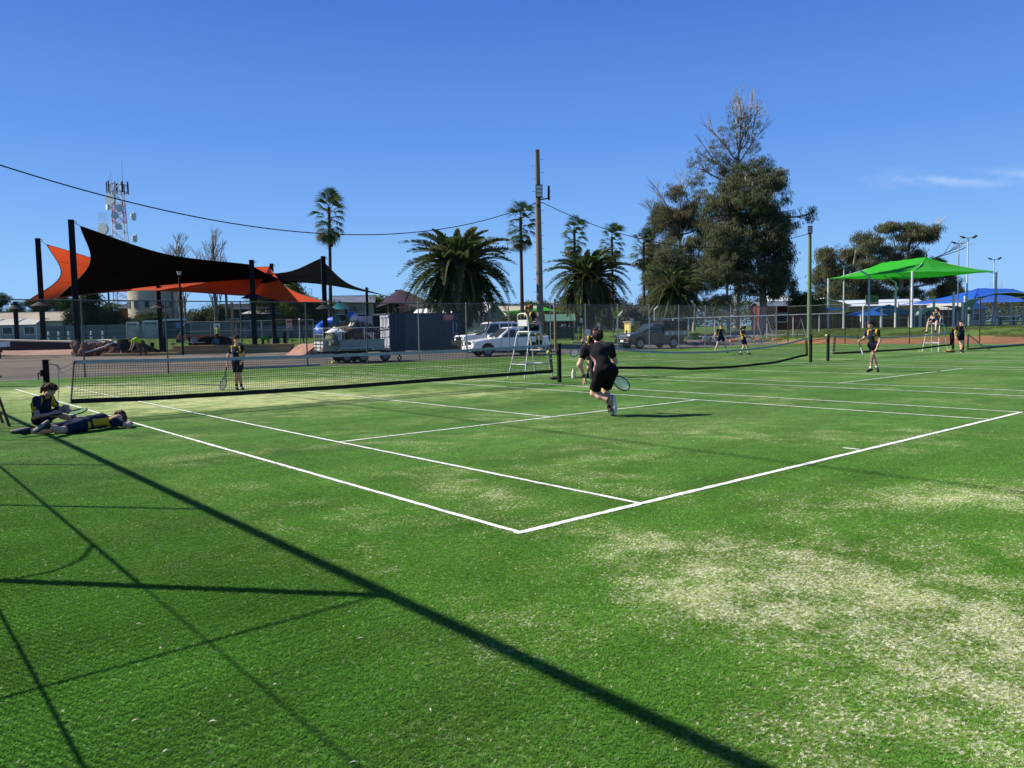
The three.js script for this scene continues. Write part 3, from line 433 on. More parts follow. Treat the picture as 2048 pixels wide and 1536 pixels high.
gableHouse('pale stone house behind the trailer load', -22.5, -112, 6, 6, 4.6, 5.6, .1, mat([.42, .38, .31], .9, { map: worn }), M.galv, 2); gableHouse('white roofed house half hidden by the date palm', -7, -104, 10, 7, 2.7, 4.3, -.35, creamWall, M.white, 2); gableHouse('low brick house behind the white four wheel drive', .6, -110, 6, 6, 2.6, 4.0, .2, M.brick, mat([.6, .5, .35], .7), 2);
{ const o = thing('curved_shelter', 'white curved roof shelter with slim white posts at the left edge', 'shelter', V(-61, landHeight(-61, -96), -96), 0), rf = mat([.66, .62, .52], .6, { map: worn });
  part('roof', [sheet(12, 1, (u, v) => V(-4.2 + 8 * v, 1.7 + .95 * Math.sin(u * Math.PI / 2 + .25), 1.9 - 3 * u)), sheet(12, 1, (u, v) => V(-4.2 + 8 * v, 1.66 + .95 * Math.sin(u * Math.PI / 2 + .25), 1.9 - 3 * u))], rf, o);
  for (const x of [-4, -1.4, 1.2, 3.7]) { part('post', [rod([x, 0, 1.8], [x, 1.95, 1.8], .05)], M.white, o); part('rib', [tube([V(x, 1.95, 1.93), V(x, 2.4, 1), V(x, 2.66, 0), V(x, 2.62, -1)], .05, 12, 5)], M.white, o); } }
{ const o = thing('panel_fence', 'green steel panel fence behind the white and black bollards', 'fence', V(-55, landHeight(-47, -92), -94), -.04); for (let k = 0; k < 9; k++) { part('panel', [bx(2.5, 1.7, .05, k * 2.55, .9, 0)], k % 3 === 1 ? mat([.14, .18, .17], .6) : mat([.10, .14, .13], .6), o); part('post', [bx(.08, 1.85, .08, k * 2.55 - 1.275, .92, .02)], M.darkSteel, o); } }
[[-50.4], [-49.3], [-48.2], [-47], [-45.75], [-44.5]].forEach(([x], k) => { const o = thing('bollard', ['bollard leftmost of the row, before the cream shed', 'bollard second from left of the row on the grass edge', 'bollard third from left of the row on the grass edge', 'bollard just right of the tallest sail pole', 'bollard second from right of the row before the dark tree', 'bollard rightmost of the row before the dark tree'][k].replace('bollard', 'white and black striped bollard'), 'bollard', V(x, landHeight(x, -85) + .1, -85), 0, 'striped bollards along the grass'); part('post', [rod([0, 0, 0], [0, .78, 0], .1, .1, 10)], M.whiteMetal, o); part('stripe', [rod([0, .3, 0], [0, .46, 0], .105, .105, 10)], M.darkSteel, o); part('cap', [new THREE.SphereGeometry(.1, 10, 6).translate(0, .78, 0)], M.whiteMetal, o); });
function cabin(label, x, z, w, d, h, turn, c, roofC) { const y = landHeight(x, z) - .05, o = thing('portable_toilet', label, 'portable toilet', V(x, y, z), turn, 'site cabins beyond the grass'); part('wall', [rbx(w, h, d, .05, 0, h / 2, 0)], mat(c, .6, { map: worn }), o); part('roof', [extr([[-w / 2 - .06, h], [w / 2 + .06, h], [w / 2 - .1, h + .2], [-w / 2 + .1, h + .2]], d + .1)], mat(roofC, .6), o); const dr = part('door', [bx(w * .6, h * .85, .04, -.05, h * .47, d / 2 + .02)], mat(c.map(v => v * .8), .6), o); part('handle', [bx(.05, .15, .05, w * .18, h * .5, d / 2 + .06)], M.darkSteel, dr); for (const s of [-1, 1]) part('vent', [bx(w * .3, .1, .03, s * w * .2, h * .93, d / 2 + .02)], M.darkSteel, o); return o; }
cabin('cream portable toilet left of the bending worker', -43.6, -90, 1.2, 1.2, 1.85, .3, [.55, .52, .42], [.6, .58, .5]); cabin('pale green portable toilet with a faded notice', -41.4, -90, 1.7, 1.3, 1.95, .2, [.42, .48, .44], [.6, .62, .58]); cabin('dark green site cabin with a blue sign', -38.9, -90.5, 2.3, 1.5, 2.1, .1, [.05, .10, .085], [.6, .64, .6]);
tag(part(numbered('notice_board'), [bx(.62, .62, .04, -38.2, landHeight(-39, -90) + 1.55, -89.7), bx(.4, .05, .01, -38.2, landHeight(-39, -90) + 1.6, -89.67)], mat([.12, .22, .36], .6), scene), 'small blue sign on the dark green site cabin', 'sign');
{ const o = thing('retaining_wall', 'low grey panel wall behind the swing frame', 'wall', V(-31, landHeight(-27, -90), -90), 0); for (let k = 0; k < 8; k++) part('panel', [bx(2.2, 1.5, .1, k * 2.22, .75, 0)], mat([.17, .175, .185], .8, { map: worn }), o); }
// ---------------------------------------------------------------- trees and palms
const bark = tex(256, (u, v, i, j) => { const n = tnoise(u, v, 14, 31) * .5 + tnoise(u, v, 60, 32) * .3 + hash2(i, j >> 2) * .2; const k = .55 + .45 * n; return [k, k, k]; }, 2);
const leafMat = (c = [1, 1, 1], t = .28) => new THREE.MeshPhysicalMaterial({ color: rgb(...c), roughness: 1, transmission: t, thickness: 0, specularIntensity: .15, side: THREE.DoubleSide });
const crownMat = leafMat([1, 1, 1], .34);
function sprayGeo(seed, n, L, W, droop) { // a twig end with many narrow leaves
  const R = rng(seed), pos = [];
  for (let k = 0; k < n; k++) {
    const a = R() * 6.283, r = R() * .42, y0 = (R() - .5) * .5, dx = Math.cos(a), dz = Math.sin(a), bx0 = dx * r, bz0 = dz * r, l = L * (.7 + .6 * R()), d = droop * (.5 + R());
    const ex = bx0 + dx * l * .75 * (1 - d * .5), ey = y0 - l * d, ez = bz0 + dz * l * .75 * (1 - d * .5), b = R() * 6.283, wx = Math.cos(b) * W, wy = (R() - .5) * W, wz = Math.sin(b) * W, mx = (bx0 + ex) / 2, my = (y0 + ey) / 2, mz = (bz0 + ez) / 2;
    pos.push(bx0, y0, bz0, mx + wx, my + wy, mz + wz, ex, ey, ez, bx0, y0, bz0, ex, ey, ez, mx - wx, my - wy, mz - wz);
  }
  const g = new THREE.BufferGeometry(); g.setAttribute('position', new THREE.Float32BufferAttribute(pos, 3)); g.computeVertexNormals(); return g;
}
const SPRAY = { gum: sprayGeo(1, 24, .29, .03, .85), broad: sprayGeo(2, 16, .24, .09, .35), fine: sprayGeo(3, 22, .3, .03, .5) };
function crown(parent, pts, kind, cols, size, seed) { // pts: Vector3 positions of leafy twig ends
  const m = new THREE.InstancedMesh(SPRAY[kind], crownMat, pts.length), R = rng(seed), q = new THREE.Quaternion(), mm = new THREE.Matrix4(), c = new THREE.Color();
  pts.forEach((p, i) => { const s = size * (.7 + .6 * R()); q.setFromEuler(new THREE.Euler((R() - .5) * .6, R() * 6.283, (R() - .5) * .6)); m.setMatrixAt(i, mm.compose(p, q, V(s, s, s))); const a = cols[Math.floor(R() * cols.length)], k = .75 + .5 * R(); m.setColorAt(i, c.setRGB(a[0] * k, a[1] * k, a[2] * k)); }); 
  m.name = 'crown'; m.userData.kind = 'stuff'; parent.add(m); return m;
}
function tree(spec) { // trunk, limbs to each leaf mass, twigs and leaves spread through the masses
  const { x, z, label, trunk, lobes, kind = 'gum', cols, seed, barkC = [.16, .12, .09], r = .3, size = 1, category = 'tree', name = 'gum_tree', group, bare = 0 } = spec;
  const y = spec.y ?? landHeight(x, z), o = thing(name, label, category, V(x, y - .15, z), 0, group), R = rng(seed), bm = mat(barkC, .9, { map: bark });
  const tp = trunk.map(p => V(p[0], p[1], p[2] || 0)), top = tp[tp.length - 1], cv = new THREE.CatmullRomCurve3(tp);
  part('trunk', [taper(tp, tp.map((_, i) => lerp(r, r * .35, i / (tp.length - 1))), 9, 4)], bm, o);
  const pts = [], limbs = [], twigs = [];
  for (const [lx, ly, lz, rx, ry, rz, n, tw = 9] of lobes) {
    const c = V(lx, ly, lz); let best = 0, bd = 1e9; for (let k = 2; k <= 10; k++) { const p = cv.getPoint(k / 10), d = p.distanceTo(c) + Math.max(0, p.y - c.y + ry * .4) * 3; if (d < bd) { bd = d; best = k / 10; } }
    const a = cv.getPoint(best), mid = a.clone().lerp(c, .5).add(V((R() - .5) * rx * .4, -ry * .15 + R() * .3, (R() - .5) * rz * .4)), rl = r * lerp(.55, .3, best);
    limbs.push(taper([a, mid, c], [rl, rl * .7, rl * .4], 6, 4));
    const heads = [];
    for (let k = 0; k < tw; k++) { const th = R() * 6.283, ph = Math.acos(2 * R() - 1), q = .55 + .4 * R(), e = V(lx + rx * q * Math.sin(ph) * Math.cos(th), ly + ry * q * Math.cos(ph), lz + rz * q * Math.sin(ph) * Math.sin(th)); heads.push(e); const m2 = c.clone().lerp(e, .5).add(V((R() - .5) * .5, -.1 + R() * .3, (R() - .5) * .5)); twigs.push(taper([mid.clone().lerp(c, .4 + .6 * R()), m2, e], [rl * .3, rl * .2, .015], 4, 2)); }
    for (let k = 0; k < n * (kind === 'gum' ? .88 : 1); k++) { // leaves gather round the twig heads, leaving gaps
      const h = heads[Math.floor(R() * heads.length)], s = kind === 'gum' ? .29 : .32, g = () => (R() + R() + R() - 1.5) * 1.1; pts.push(V(h.x + g() * rx * s, h.y + g() * ry * s, h.z + g() * rz * s)); }
  }
  if (limbs.length) part('limbs', limbs, bm, o); if (twigs.length) part('twigs', twigs, bm, o);
  if (bare) { const bt = []; const grow = (p, d, L, rr, n) => { const e = p.clone().addScaledVector(d, L); bt.push(rod(p, e, rr, rr * .65, 4)); if (n > 0) for (let k = 0; k < 3; k++) grow(p.clone().lerp(e, .55 + .45 * R()), d.clone().add(V((R() - .5) * 1.0, R() * .35, (R() - .5) * 1.0)).normalize(), L * (.55 + .25 * R()), rr * .6, n - 1); }; for (const [bt0, dx, dy, dz, L, n] of bare) grow(cv.getPoint(bt0), V(dx, dy, dz).normalize(), L, r * .25, n); part('bare_branches', bt, mat(spec.bareC || barkC, .9), o); }
  if (pts.length) crown(o, pts, kind, cols, size, seed + 7);
  return o;
}
const GUM = [[.085, .112, .052], [.105, .13, .058], [.13, .14, .07], [.09, .105, .058], [.115, .10, .058]], GUMB = [[.13, .11, .062], [.115, .112, .058], [.10, .118, .055], [.135, .105, .06]], DARKG = [[.03, .045, .02], [.04, .058, .022], [.05, .06, .022]], BUSH = [[.07, .11, .02], [.10, .14, .025], [.085, .12, .02], [.06, .085, .02]], OLIVE = [[.055, .07, .022], [.075, .085, .025], [.10, .09, .03]], GOLD = [[.20, .13, .02], [.14, .12, .02], [.10, .10, .02]];
// the big gum group behind the dark utility vehicle: positions relative to each trunk
tree({ x: 27.4, z: -85, label: 'large spreading gum tree with pale trunk behind the two far players', trunk: [[0, 0], [.1, 4], [-.4, 8], [-1.2, 12, .5], [-1.2, 15, .3], [-.6, 17.4]], r: .42, barkC: [.42, .38, .32], seed: 41, cols: GUM, size: 1.0, lobes: [[-1.4, 13.4, .5, 3.6, 3.4, 3.6, 1150, 18], [.7, 15.8, 0, 2.5, 2.2, 2.4, 560, 14], [-3.6, 10, 1, 3.2, 2.8, 3.2, 850, 14], [-3.2, 14.6, .4, 2.4, 2.4, 2.2, 380, 12], [-4.6, 12.4, .2, 2.4, 2.4, 2.2, 360, 12], [-5.4, 7.2, 1.2, 3.6, 2.8, 3.2, 900, 14], [.6, 11.4, .6, 2.6, 3.2, 3, 680, 14], [.2, 7.2, .6, 2.9, 2.8, 3, 650, 12], [-2.4, 4.6, 1, 5, 2.2, 3.2, 850, 14], [1.7, 13.4, 0, 1.8, 2.4, 2, 230, 10], [2.4, 5.2, -.5, 1.5, 2.2, 2, 300, 8], [4.6, 12.4, 0, 1.5, 1.0, 1.2, 34, 8], [-1.5, 17.2, -1, 2.0, 1.6, 1.8, 280, 9], [1.9, 9.4, 0, 1.5, 2.2, 1.8, 220, 9]] });
tree({ x: 22.2, z: -97, label: 'brownish gum tree behind the third fan palm group, left of the big gum', trunk: [[0, 0], [-.3, 5], [-1, 10], [-1.4, 15]], r: .34, barkC: [.30, .26, .21], seed: 43, cols: GUMB, size: 1.0, lobes: [[-3.4, 11.4, 0, 2.6, 3.8, 2.6, 620, 14], [-.8, 15.2, 0, 2.9, 3.0, 2.6, 640, 15], [1.8, 14.2, 0, 2.8, 3.4, 2.4, 620, 14], [-2.6, 13.6, 0, 2.4, 2.6, 2.2, 420, 12], [-3.2, 7.2, .5, 3.2, 2.8, 3, 650, 12], [-5.2, 5.2, .5, 2.4, 2.6, 2.4, 380, 10], [1.5, 8.2, 0, 3.2, 3.2, 3, 600, 12]], bare: [[.85, -1, 2, 0, 3, 3], [.95, .4, 2, 0, 3, 3], [.8, -2, 1.6, 0, 3.6, 3]] });
tree({ x: 29.2, z: -101, label: 'tallest gum tree with thin leafy upper branches', trunk: [[0, 0], [.2, 8], [.1, 15], [.2, 20], [.3, 23]], r: .42, barkC: [.42, .39, .35], seed: 47, cols: GUM, size: .72, bareC: [.36, .33, .30], lobes: [[-1.4, 23.8, 0, 2.0, 3.8, 1.8, 170, 20], [1.7, 24.6, 0, 2.1, 4.2, 1.8, 190, 22], [.3, 27.2, 0, 1.9, 3, 1.5, 60, 18], [-4.4, 20.8, 0, 2.6, 2.8, 2, 210, 16], [2.6, 20.3, 0, 2.4, 2.4, 2, 240, 12], [-2.4, 20.4, 0, 2.2, 2.4, 1.8, 210, 12], [.2, 19.8, 0, 2.4, 2.4, 2, 330, 12]], bare: [[.95, -.35, 3, 0, 4.0, 3], [.98, .25, 3, .2, 4.2, 3], [.98, .7, 3, 0, 4.0, 3], [.95, 1.1, 3, -.2, 3.6, 3], [.85, -1.6, 2.4, 0, 3.4, 3], [.75, -2.6, 1.5, 0, 3.6, 2], [.85, 1.6, 2.4, 0, 3.6, 3]] });
for (const [x, z, h, lean, lab] of [[20.6, -88, 6, .5, 'slim pale gum trunk behind the dark utility vehicle'], [23.5, -84, 7, -.3, 'slim pale gum trunk between the two far players'], [16.6, -86, 5.6, 1.4, 'leaning pale gum trunk below the small date palm']]) tree({ x, z, label: lab, trunk: [[0, 0], [lean * .4, h * .4], [lean, h], [lean * 1.2, h * 1.5]], r: .2, barkC: [.5, .46, .4], seed: 50 + x, cols: GUM, lobes: [[lean, h * 1.45, 0, 2.6, 2, 2.2, 420, 9], [lean - 2, h * 1.1, 0, 2, 1.8, 2, 300, 7]] });
tree({ x: 31.75, z: -84, label: 'round yellow green bush tree left of the green light pole', category: 'tree', name: 'bush_tree', trunk: [[0, 0], [0, 1.2], [.1, 2.2]], r: .14, seed: 61, kind: 'broad', cols: BUSH, size: .8, lobes: [[0, 3.0, 0, 1.6, 1.3, 1.5, 620, 12], [-.7, 2.4, .3, 1.1, .9, 1.1, 260, 7], [.8, 2.5, 0, 1.1, 1, 1.1, 260, 7]] });
// right hand gums behind the green canopy
tree({ x: 56.5, z: -130, label: 'dark rounded gum behind the left half of the green canopy', trunk: [[0, 0], [.3, 5], [.6, 10], [1, 13]], r: .5, barkC: [.36, .32, .28], seed: 71, cols: GUMB.concat(GUM), size: 1.5, lobes: [[-1.6, 11.2, 0, 4.2, 3, 4, 620, 13], [2.6, 12.2, 0, 4.2, 3, 4, 620, 13], [-.5, 6.6, 0, 5, 3, 4, 560, 12], [-4.2, 7, 0, 2.4, 4.2, 3, 330, 8], [4, 7.2, 0, 3, 2.8, 3, 330, 9]] });
tree({ x: 66.8, z: -132, label: 'tall umbrella shaped gum with bare pale limbs above the green canopy', trunk: [[0, 0], [-.6, 4], [-.8, 8], [.2, 12], [.6, 15]], r: .55, barkC: [.45, .40, .35], seed: 73, cols: GUM.concat(GUMB), size: 1.45, lobes: [[-1, 15.9, 0, 4.4, 1.7, 4, 520, 13], [2.6, 15.8, 0, 3, 1.7, 3, 340, 10], [-4.4, 12.6, 0, 4, 2.6, 3, 420, 11], [-.5, 9.6, -1, 5.4, 2.5, 4, 560, 13], [3.2, 11, 0, 3, 2, 3, 280, 9], [6.2, 7.8, 0, 3.4, 2, 3, 320, 10], [7.8, 5.2, 0, 2.6, 2, 2.6, 260, 8], [-5.6, 5.5, 0, 4, 2.8, 3, 360, 9], [1, 4.5, -1, 4.5, 2, 3, 320, 9]], bare: [[.75, 1.6, 1.6, 0, 5, 2], [.6, 2, .7, 0, 6, 2], [.5, -2, .6, 0, 6, 2]] });
tree({ x: 80, z: -140, label: 'small olive tree top above the blue canopy', trunk: [[0, 0], [0, 4]], r: .3, seed: 77, cols: OLIVE, size: 1.3, lobes: [[-2, 6, 0, 3.2, 1.6, 2, 260, 8], [1.5, 5.4, 0, 2.4, 1.2, 2, 140, 6]] });
tree({ x: 86.5, z: -140, label: 'leafless shrub top above the blue canopy', name: 'bare_tree', trunk: [[0, 0], [0, 3.4]], r: .2, seed: 78, barkC: [.3, .24, .2], cols: OLIVE, lobes: [], bare: [[.9, .6, 1, 0, 2, 3], [.9, -.6, 1, .3, 2, 3], [1, 0, 1, 0, 2, 3], [.9, 1.4, 1, 0, 2, 3]] });
// left and middle distance
const bg = 'trees beyond the park';
[['far dark gum at the left edge above the shed', -106, -160, 9.4, DARKG], ['far dark gum left of the tallest sail pole', -97, -160, 8.6, DARKG], ['far dark gum between the two left sail poles', -90, -158, 9.6, DARKG], ['low far gum right of the left sail pole', -82, -160, 7.2, DARKG], ['far gum just right of the tallest sail pole', -74, -158, 6.2, OLIVE]].forEach(([label, x, z, h, c], i) => tree({ x, z, label, group: bg, trunk: [[0, 0], [.2, h * .5], [0, h * .8]], r: .35, seed: 100 + i, cols: c, size: 1.5, lobes: [[-1.8, h * .62, 0, 3.2, h * .24, 3, 300, 9], [2, h * .7, 0, 3.2, h * .26, 3, 300, 9], [0, h * .84, 0, 2.6, h * .16, 2.4, 200, 7]] }));
tree({ x: -58, z: -108, label: 'dense dark evergreen tree right of the tallest sail pole', name: 'evergreen_tree', trunk: [[0, 0], [0, 3], [0, 5]], r: .3, seed: 111, kind: 'broad', cols: DARKG, size: 1.4, lobes: [[0, 5, 0, 1.9, 1.4, 1.8, 300, 9], [-1.2, 3.2, 0, 2.2, 1.8, 2, 420, 10], [1.6, 2.8, 0, 2.3, 1.9, 2, 420, 10], [.2, 1.6, .4, 2.8, 1.3, 2, 320, 8]] });
const hedge = (label, x, z, w, h, cols, seed) => tree({ x, z, label, name: 'hedge_shrub', category: 'shrub', trunk: [[0, 0], [0, h * .5]], r: .12, seed, kind: 'broad', cols, size: 1.1, lobes: [[-w * .28, h * .5, 0, w * .3, h * .42, 1.4, 300, 9], [w * .28, h * .55, 0, w * .3, h * .42, 1.4, 300, 9], [0, h * .6, .3, w * .3, h * .4, 1.4, 260, 8]] });
hedge('rounded green hedge at the foot of the round tower', -50.5, -108, 6.5, 3.7, OLIVE, 121); hedge('olive hedge between the two leafless poplars', -40.2, -106, 5.5, 4.5, OLIVE.concat(DARKG), 122); hedge('dark hedge behind the portable toilets', -46.5, -100, 4.5, 2.9, DARKG, 123);
[['leafless poplar left of the lamp post', -42.2, -100, 12.2, 131], ['taller leafless poplar right of the lamp post', -37.8, -100, 12.6, 132]].forEach(([label, x, z, h, seed]) => tree({ x, z, label, name: 'poplar_tree', group: 'leafless poplars', trunk: [[0, 0], [.1, h * .3], [0, h * .6], [.1, h * .97]], r: .3, barkC: [.30, .26, .22], bareC: [.24, .21, .18], seed, cols: OLIVE, lobes: [], bare: Array.from({ length: 15 }, (_, k) => [.12 + .055 * k, Math.sin(k * 2.4) * .55, 2.3, Math.cos(k * 2.4) * .55, lerp(4.2, 1.6, k / 14), 3]) }));
tree({ x: -29, z: -102, label: 'broad dark pine behind the swing frame', name: 'pine_tree', trunk: [[0, 0], [0, 3], [0, 5]], r: .4, seed: 141, kind: 'fine', cols: DARKG.concat(OLIVE), size: 1.5, lobes: [[-2.4, 4.1, 0, 2.6, 2, 2, 420, 10], [1.8, 4.2, 0, 2.8, 2, 2, 450, 10], [-.3, 5.2, 0, 2.6, 1.4, 2, 320, 8], [4.4, 3.4, 0, 1.8, 1.8, 2, 250, 8]] });
tree({ x: -27, z: -98, label: 'upright conifer rising behind the tip of the bright orange sail', name: 'conifer_tree', trunk: [[0, 0], [0, 4], [0, 7.6]], r: .25, seed: 143, kind: 'fine', cols: OLIVE.concat(BUSH), size: 1.05, lobes: [[0, 7, 0, .75, .8, .7, 110, 6], [.1, 5.6, 0, 1.2, 1, 1, 170, 7], [-.1, 4, 0, 1.6, 1.2, 1.2, 240, 8], [0, 2.6, 0, 1.9, 1.3, 1.4, 300, 8]] });
tree({ x: -22, z: -110, label: 'rounded shrub behind the red and blue slide', name: 'shrub', category: 'shrub', trunk: [[0, 0], [0, 2]], r: .15, seed: 145, kind: 'broad', cols: DARKG.concat(OLIVE), size: 1.2, lobes: [[0, 2.4, 0, 2, 1.7, 1.6, 380, 9], [1.7, 1.8, 0, 1.6, 1.4, 1.4, 260, 7]] });
tree({ x: -17.4, z: -112, label: 'mid green tree between the slides and the purple sail', trunk: [[0, 0], [0, 3], [0, 4.5]], r: .3, seed: 147, kind: 'broad', cols: OLIVE.concat(BUSH), size: 1.35, lobes: [[-1.8, 3.8, 0, 2, 1.8, 1.8, 330, 9], [.9, 4.3, 0, 2.2, 1.8, 1.8, 360, 9], [3.2, 3.6, 0, 1.8, 1.5, 1.6, 260, 7]] });
tree({ x: -6.5, z: -118, label: 'yellowish tree top right of the purple sail', trunk: [[0, 0], [0, 3]], r: .25, seed: 149, kind: 'broad', cols: BUSH.concat(OLIVE), size: 1.3, lobes: [[0, 4.4, 0, 2.6, 1.4, 2, 320, 9]] });
[['bushy green tree right of the slim fan palm', 4.2, -120, 5.6, BUSH.concat(OLIVE), 151], ['dark tree between the utility pole and the second date palm', 9.6, -125, 5.6, DARKG, 152], ['autumn yellow tree behind the small green sail', 8, -112, 4.4, GOLD, 153], ['grey green tree left of the slim fan palm', -2, -124, 5.4, OLIVE, 154], ['dense dark shrub mass behind the four wheel drive', 1.8, -96, 3.4, DARKG.concat(OLIVE), 155], ['dark tree behind the second date palm', 13, -112, 6.4, DARKG.concat(GUM), 156], ['thin grey shrub behind the yellow hut', 13.6, -88, 3.5, [[.12, .12, .10], [.09, .09, .075], [.15, .14, .12]], 157]].forEach(([label, x, z, h, cols, seed]) => tree({ x, z, label, name: 'park_tree', group: bg, trunk: [[0, 0], [.1, h * .4], [0, h * .7]], r: .25, seed, kind: 'broad', cols, size: 1.25, lobes: [[-1.6, h * .55, 0, 2.2, h * .3, 1.8, 330, 9], [1.6, h * .55, 0, 2.2, h * .3, 1.8, 330, 9], [0, h * .75, 0, 2, h * .25, 1.6, 260, 7]] }));
{ // the far tree line that closes the horizon
  const m = new THREE.Group(), pts = [], R = rng(200); for (let k = 0; k < 15000; k++) { const a = -.95 + 1.9 * R(), d = 260 + 60 * R(), hh = 5.5 + 3 * vnoise(a * 30, 3) + 1.5 * vnoise(a * 90, 7); pts.push(V(Math.sin(a) * d, landHeight(0, -250) + hh * Math.pow(R(), .8), -Math.cos(a) * d)); }
  const c = crown(scene, pts, 'broad', DARKG.concat(OLIVE), 3.2, 201); scene.add(c); c.name = 'distant_woodland'; tag(c, 'far dark line of trees along the horizon', 'woodland'); }

// feather palms
function frondGeo(seed, L, droop, up) { // rachis with two ranks of narrow leaflets, growing along +z from the origin
  const R = rng(seed), pos = [], n = 64, P = t => V(0, up * L * t - droop * L * t * t, L * t * (1 - .12 * t * droop));
  const tri = (a, b, c) => pos.push(a.x, a.y, a.z, b.x, b.y, b.z, c.x, c.y, c.z);
  for (let k = 0; k < 10; k++) { const a = P(k / 10), b = P((k + 1) / 10), w = lerp(.055, .012, k / 10); tri(a.clone().add(V(-w, 0, 0)), a.clone().add(V(w, 0, 0)), b.clone().add(V(w * .8, 0, 0))); tri(a.clone().add(V(-w, 0, 0)), b.clone().add(V(w * .8, 0, 0)), b.clone().add(V(-w * .8, 0, 0))); }
  for (let k = 0; k < n; k++) for (const s of [-1, 1]) {
    const t = .1 + .9 * k / n + .006 * R(), p = P(t), l = L * .155 * Math.sin(Math.PI * Math.min(1, .22 + .72 * t)) * (.8 + .35 * R()), lift = .30 + .25 * (R() - .3), w = .024;
    const d = V(s * .78, lift, .62 + .25 * t).normalize(), e = p.clone().addScaledVector(d, l).add(V(0, -l * .28 * R(), 0)), m = p.clone().addScaledVector(d, l * .45);
    tri(p, m.clone().add(V(0, 0, w)), e); tri(p, e, m.clone().add(V(0, -.01, -w)));
  }
  const g = new THREE.BufferGeometry(); g.setAttribute('position', new THREE.Float32BufferAttribute(pos, 3)); g.computeVertexNormals(); return g;
}
const FR = [frondGeo(301, 1, .75, .55), frondGeo(302, 1, .95, .5), frondGeo(303, 1, .6, .5), frondGeo(304, 1, .45, .35)], frMats = [leafMat([.07, .105, .036], .3), leafMat([.10, .135, .048], .3), leafMat([.145, .16, .08], .32)], deadFr = leafMat([.16, .11, .05], .15);
function datePalm(label, x, z, hc, L, n, trunkR, seed) {
  const y = landHeight(x, z), o = thing('date_palm', label, 'palm tree', V(x, y - .1, z), 0, 'date palms'), R = rng(seed);
  const pts = []; for (let k = 0; k <= 14; k++) { const t = k / 14; pts.push(new THREE.Vector2(trunkR * (1 + .1 * (k % 2) + .35 * Math.max(0, t - .75) * 3), t * (hc - y + .3))); } part('trunk', [new THREE.LatheGeometry(pts, 16)], mat([.10, .08, .06], .95, { map: bark }), o);
  part('heart', [new THREE.SphereGeometry(trunkR * 1.5, 12, 8).translate(0, hc - y + .1, 0)], mat([.22, .12, .03], .95, { map: bark }), o);
  for (let k = 0; k < n; k++) {
    const t = (k + .5) / n, el = lerp(1.35, -.82, Math.pow(t, .92)) + (R() - .5) * .16, az = k * 2.39996 + (R() - .5) * .3, dead = t > .9 && R() < .6, g = FR[t < .35 ? 2 : t < .7 ? (k % 2) : 3];
    const f = part('frond', g, dead ? deadFr : frMats[Math.floor(R() * 3)], o); f.position.set(Math.sin(az) * trunkR * .5, hc - y + .2, Math.cos(az) * trunkR * .5); f.rotation.order = 'YXZ'; f.rotation.set(-el + .35, az, (R() - .5) * .5); f.scale.setScalar(L * (t < .15 ? .92 : 1) * (.88 + .22 * R()));
  }
  return o;
}
datePalm('largest date palm with orange fruit stalks behind the white vehicles', -4.05, -62, 6.3, 4.75, 122, .55, 311); datePalm('second date palm right of the utility pole', 6.8, -68, 5.75, 3.9, 108, .5, 312); datePalm('smaller date palm in front of the big gum', 16.3, -78, 5.0, 3.6, 88, .42, 313);
{ const o = scene.children.find(c => c.name === 'date_palm'), R = rng(9); for (let s = 0; s < 2; s++) { const g = []; for (let k = 0; k < 26; k++) { const a = R() * 1.2 - .6 + (s ? .6 : -.8); g.push(rod([0, 6.1, .3], [Math.sin(a) * (.7 + R() * .5), 6.3 + R() * .9 - s * .8, .55 + R() * .5], .02, .035, 4)); } part('fruit_stalks', g, mat([.42, .17, .02], .8), o); } }
{ const p = thing('date_palm', 'distant small palm top above the cream shed', 'palm tree', V(-72, landHeight(-72, -140), -140), 0, 'date palms'); part('trunk', [rod([0, 0, 0], [0, 5, 0], .3)], M.pole, p); for (let k = 0; k < 26; k++) { const f = part('frond', FR[k % 3], frMats[0], p); f.position.set(0, 5, 0); f.rotation.order = 'YXZ'; f.rotation.set(-lerp(1.2, -.6, k / 26) + .3, k * 2.4, 0); f.scale.setScalar(2.6); } }
// fan palms leaning in the wind
function fanGeo(seed) { const R = rng(seed), pos = [], n = 18; const tri = (a, b, c) => pos.push(...a, ...b, ...c);
  tri([-.02, 0, 0], [.02, 0, 0], [.015, -.04, .62]); tri([-.02, 0, 0], [.015, -.04, .62], [-.015, -.04, .62]);
  for (let k = 0; k < n; k++) { const a = lerp(-1.25, 1.25, k / (n - 1)), l = .62 + .2 * Math.cos(a) + .1 * R(), bx0 = Math.sin(a - .07), bz0 = Math.cos(a - .07), cx = Math.sin(a + .07), cz = Math.cos(a + .07), m = l * .55; tri([0, -.04, .6], [bx0 * m, .03 - .10, .6 + bz0 * m], [cx * m, -.10, .6 + cz * m]); tri([bx0 * m, -.07, .6 + bz0 * m], [Math.sin(a) * l + .02, -.10 - .4 * l * (.5 + R()), .6 + Math.cos(a) * l * .86], [cx * m, -.10, .6 + cz * m]); }
  const g = new THREE.BufferGeometry(); g.setAttribute('position', new THREE.Float32BufferAttribute(pos, 3)); g.computeVertexNormals(); return g; }
const FAN = [fanGeo(321), fanGeo(322)], fanM = [leafMat([.05, .09, .022], .3), leafMat([.07, .105, .026], .3), leafMat([.10, .12, .04], .3)];
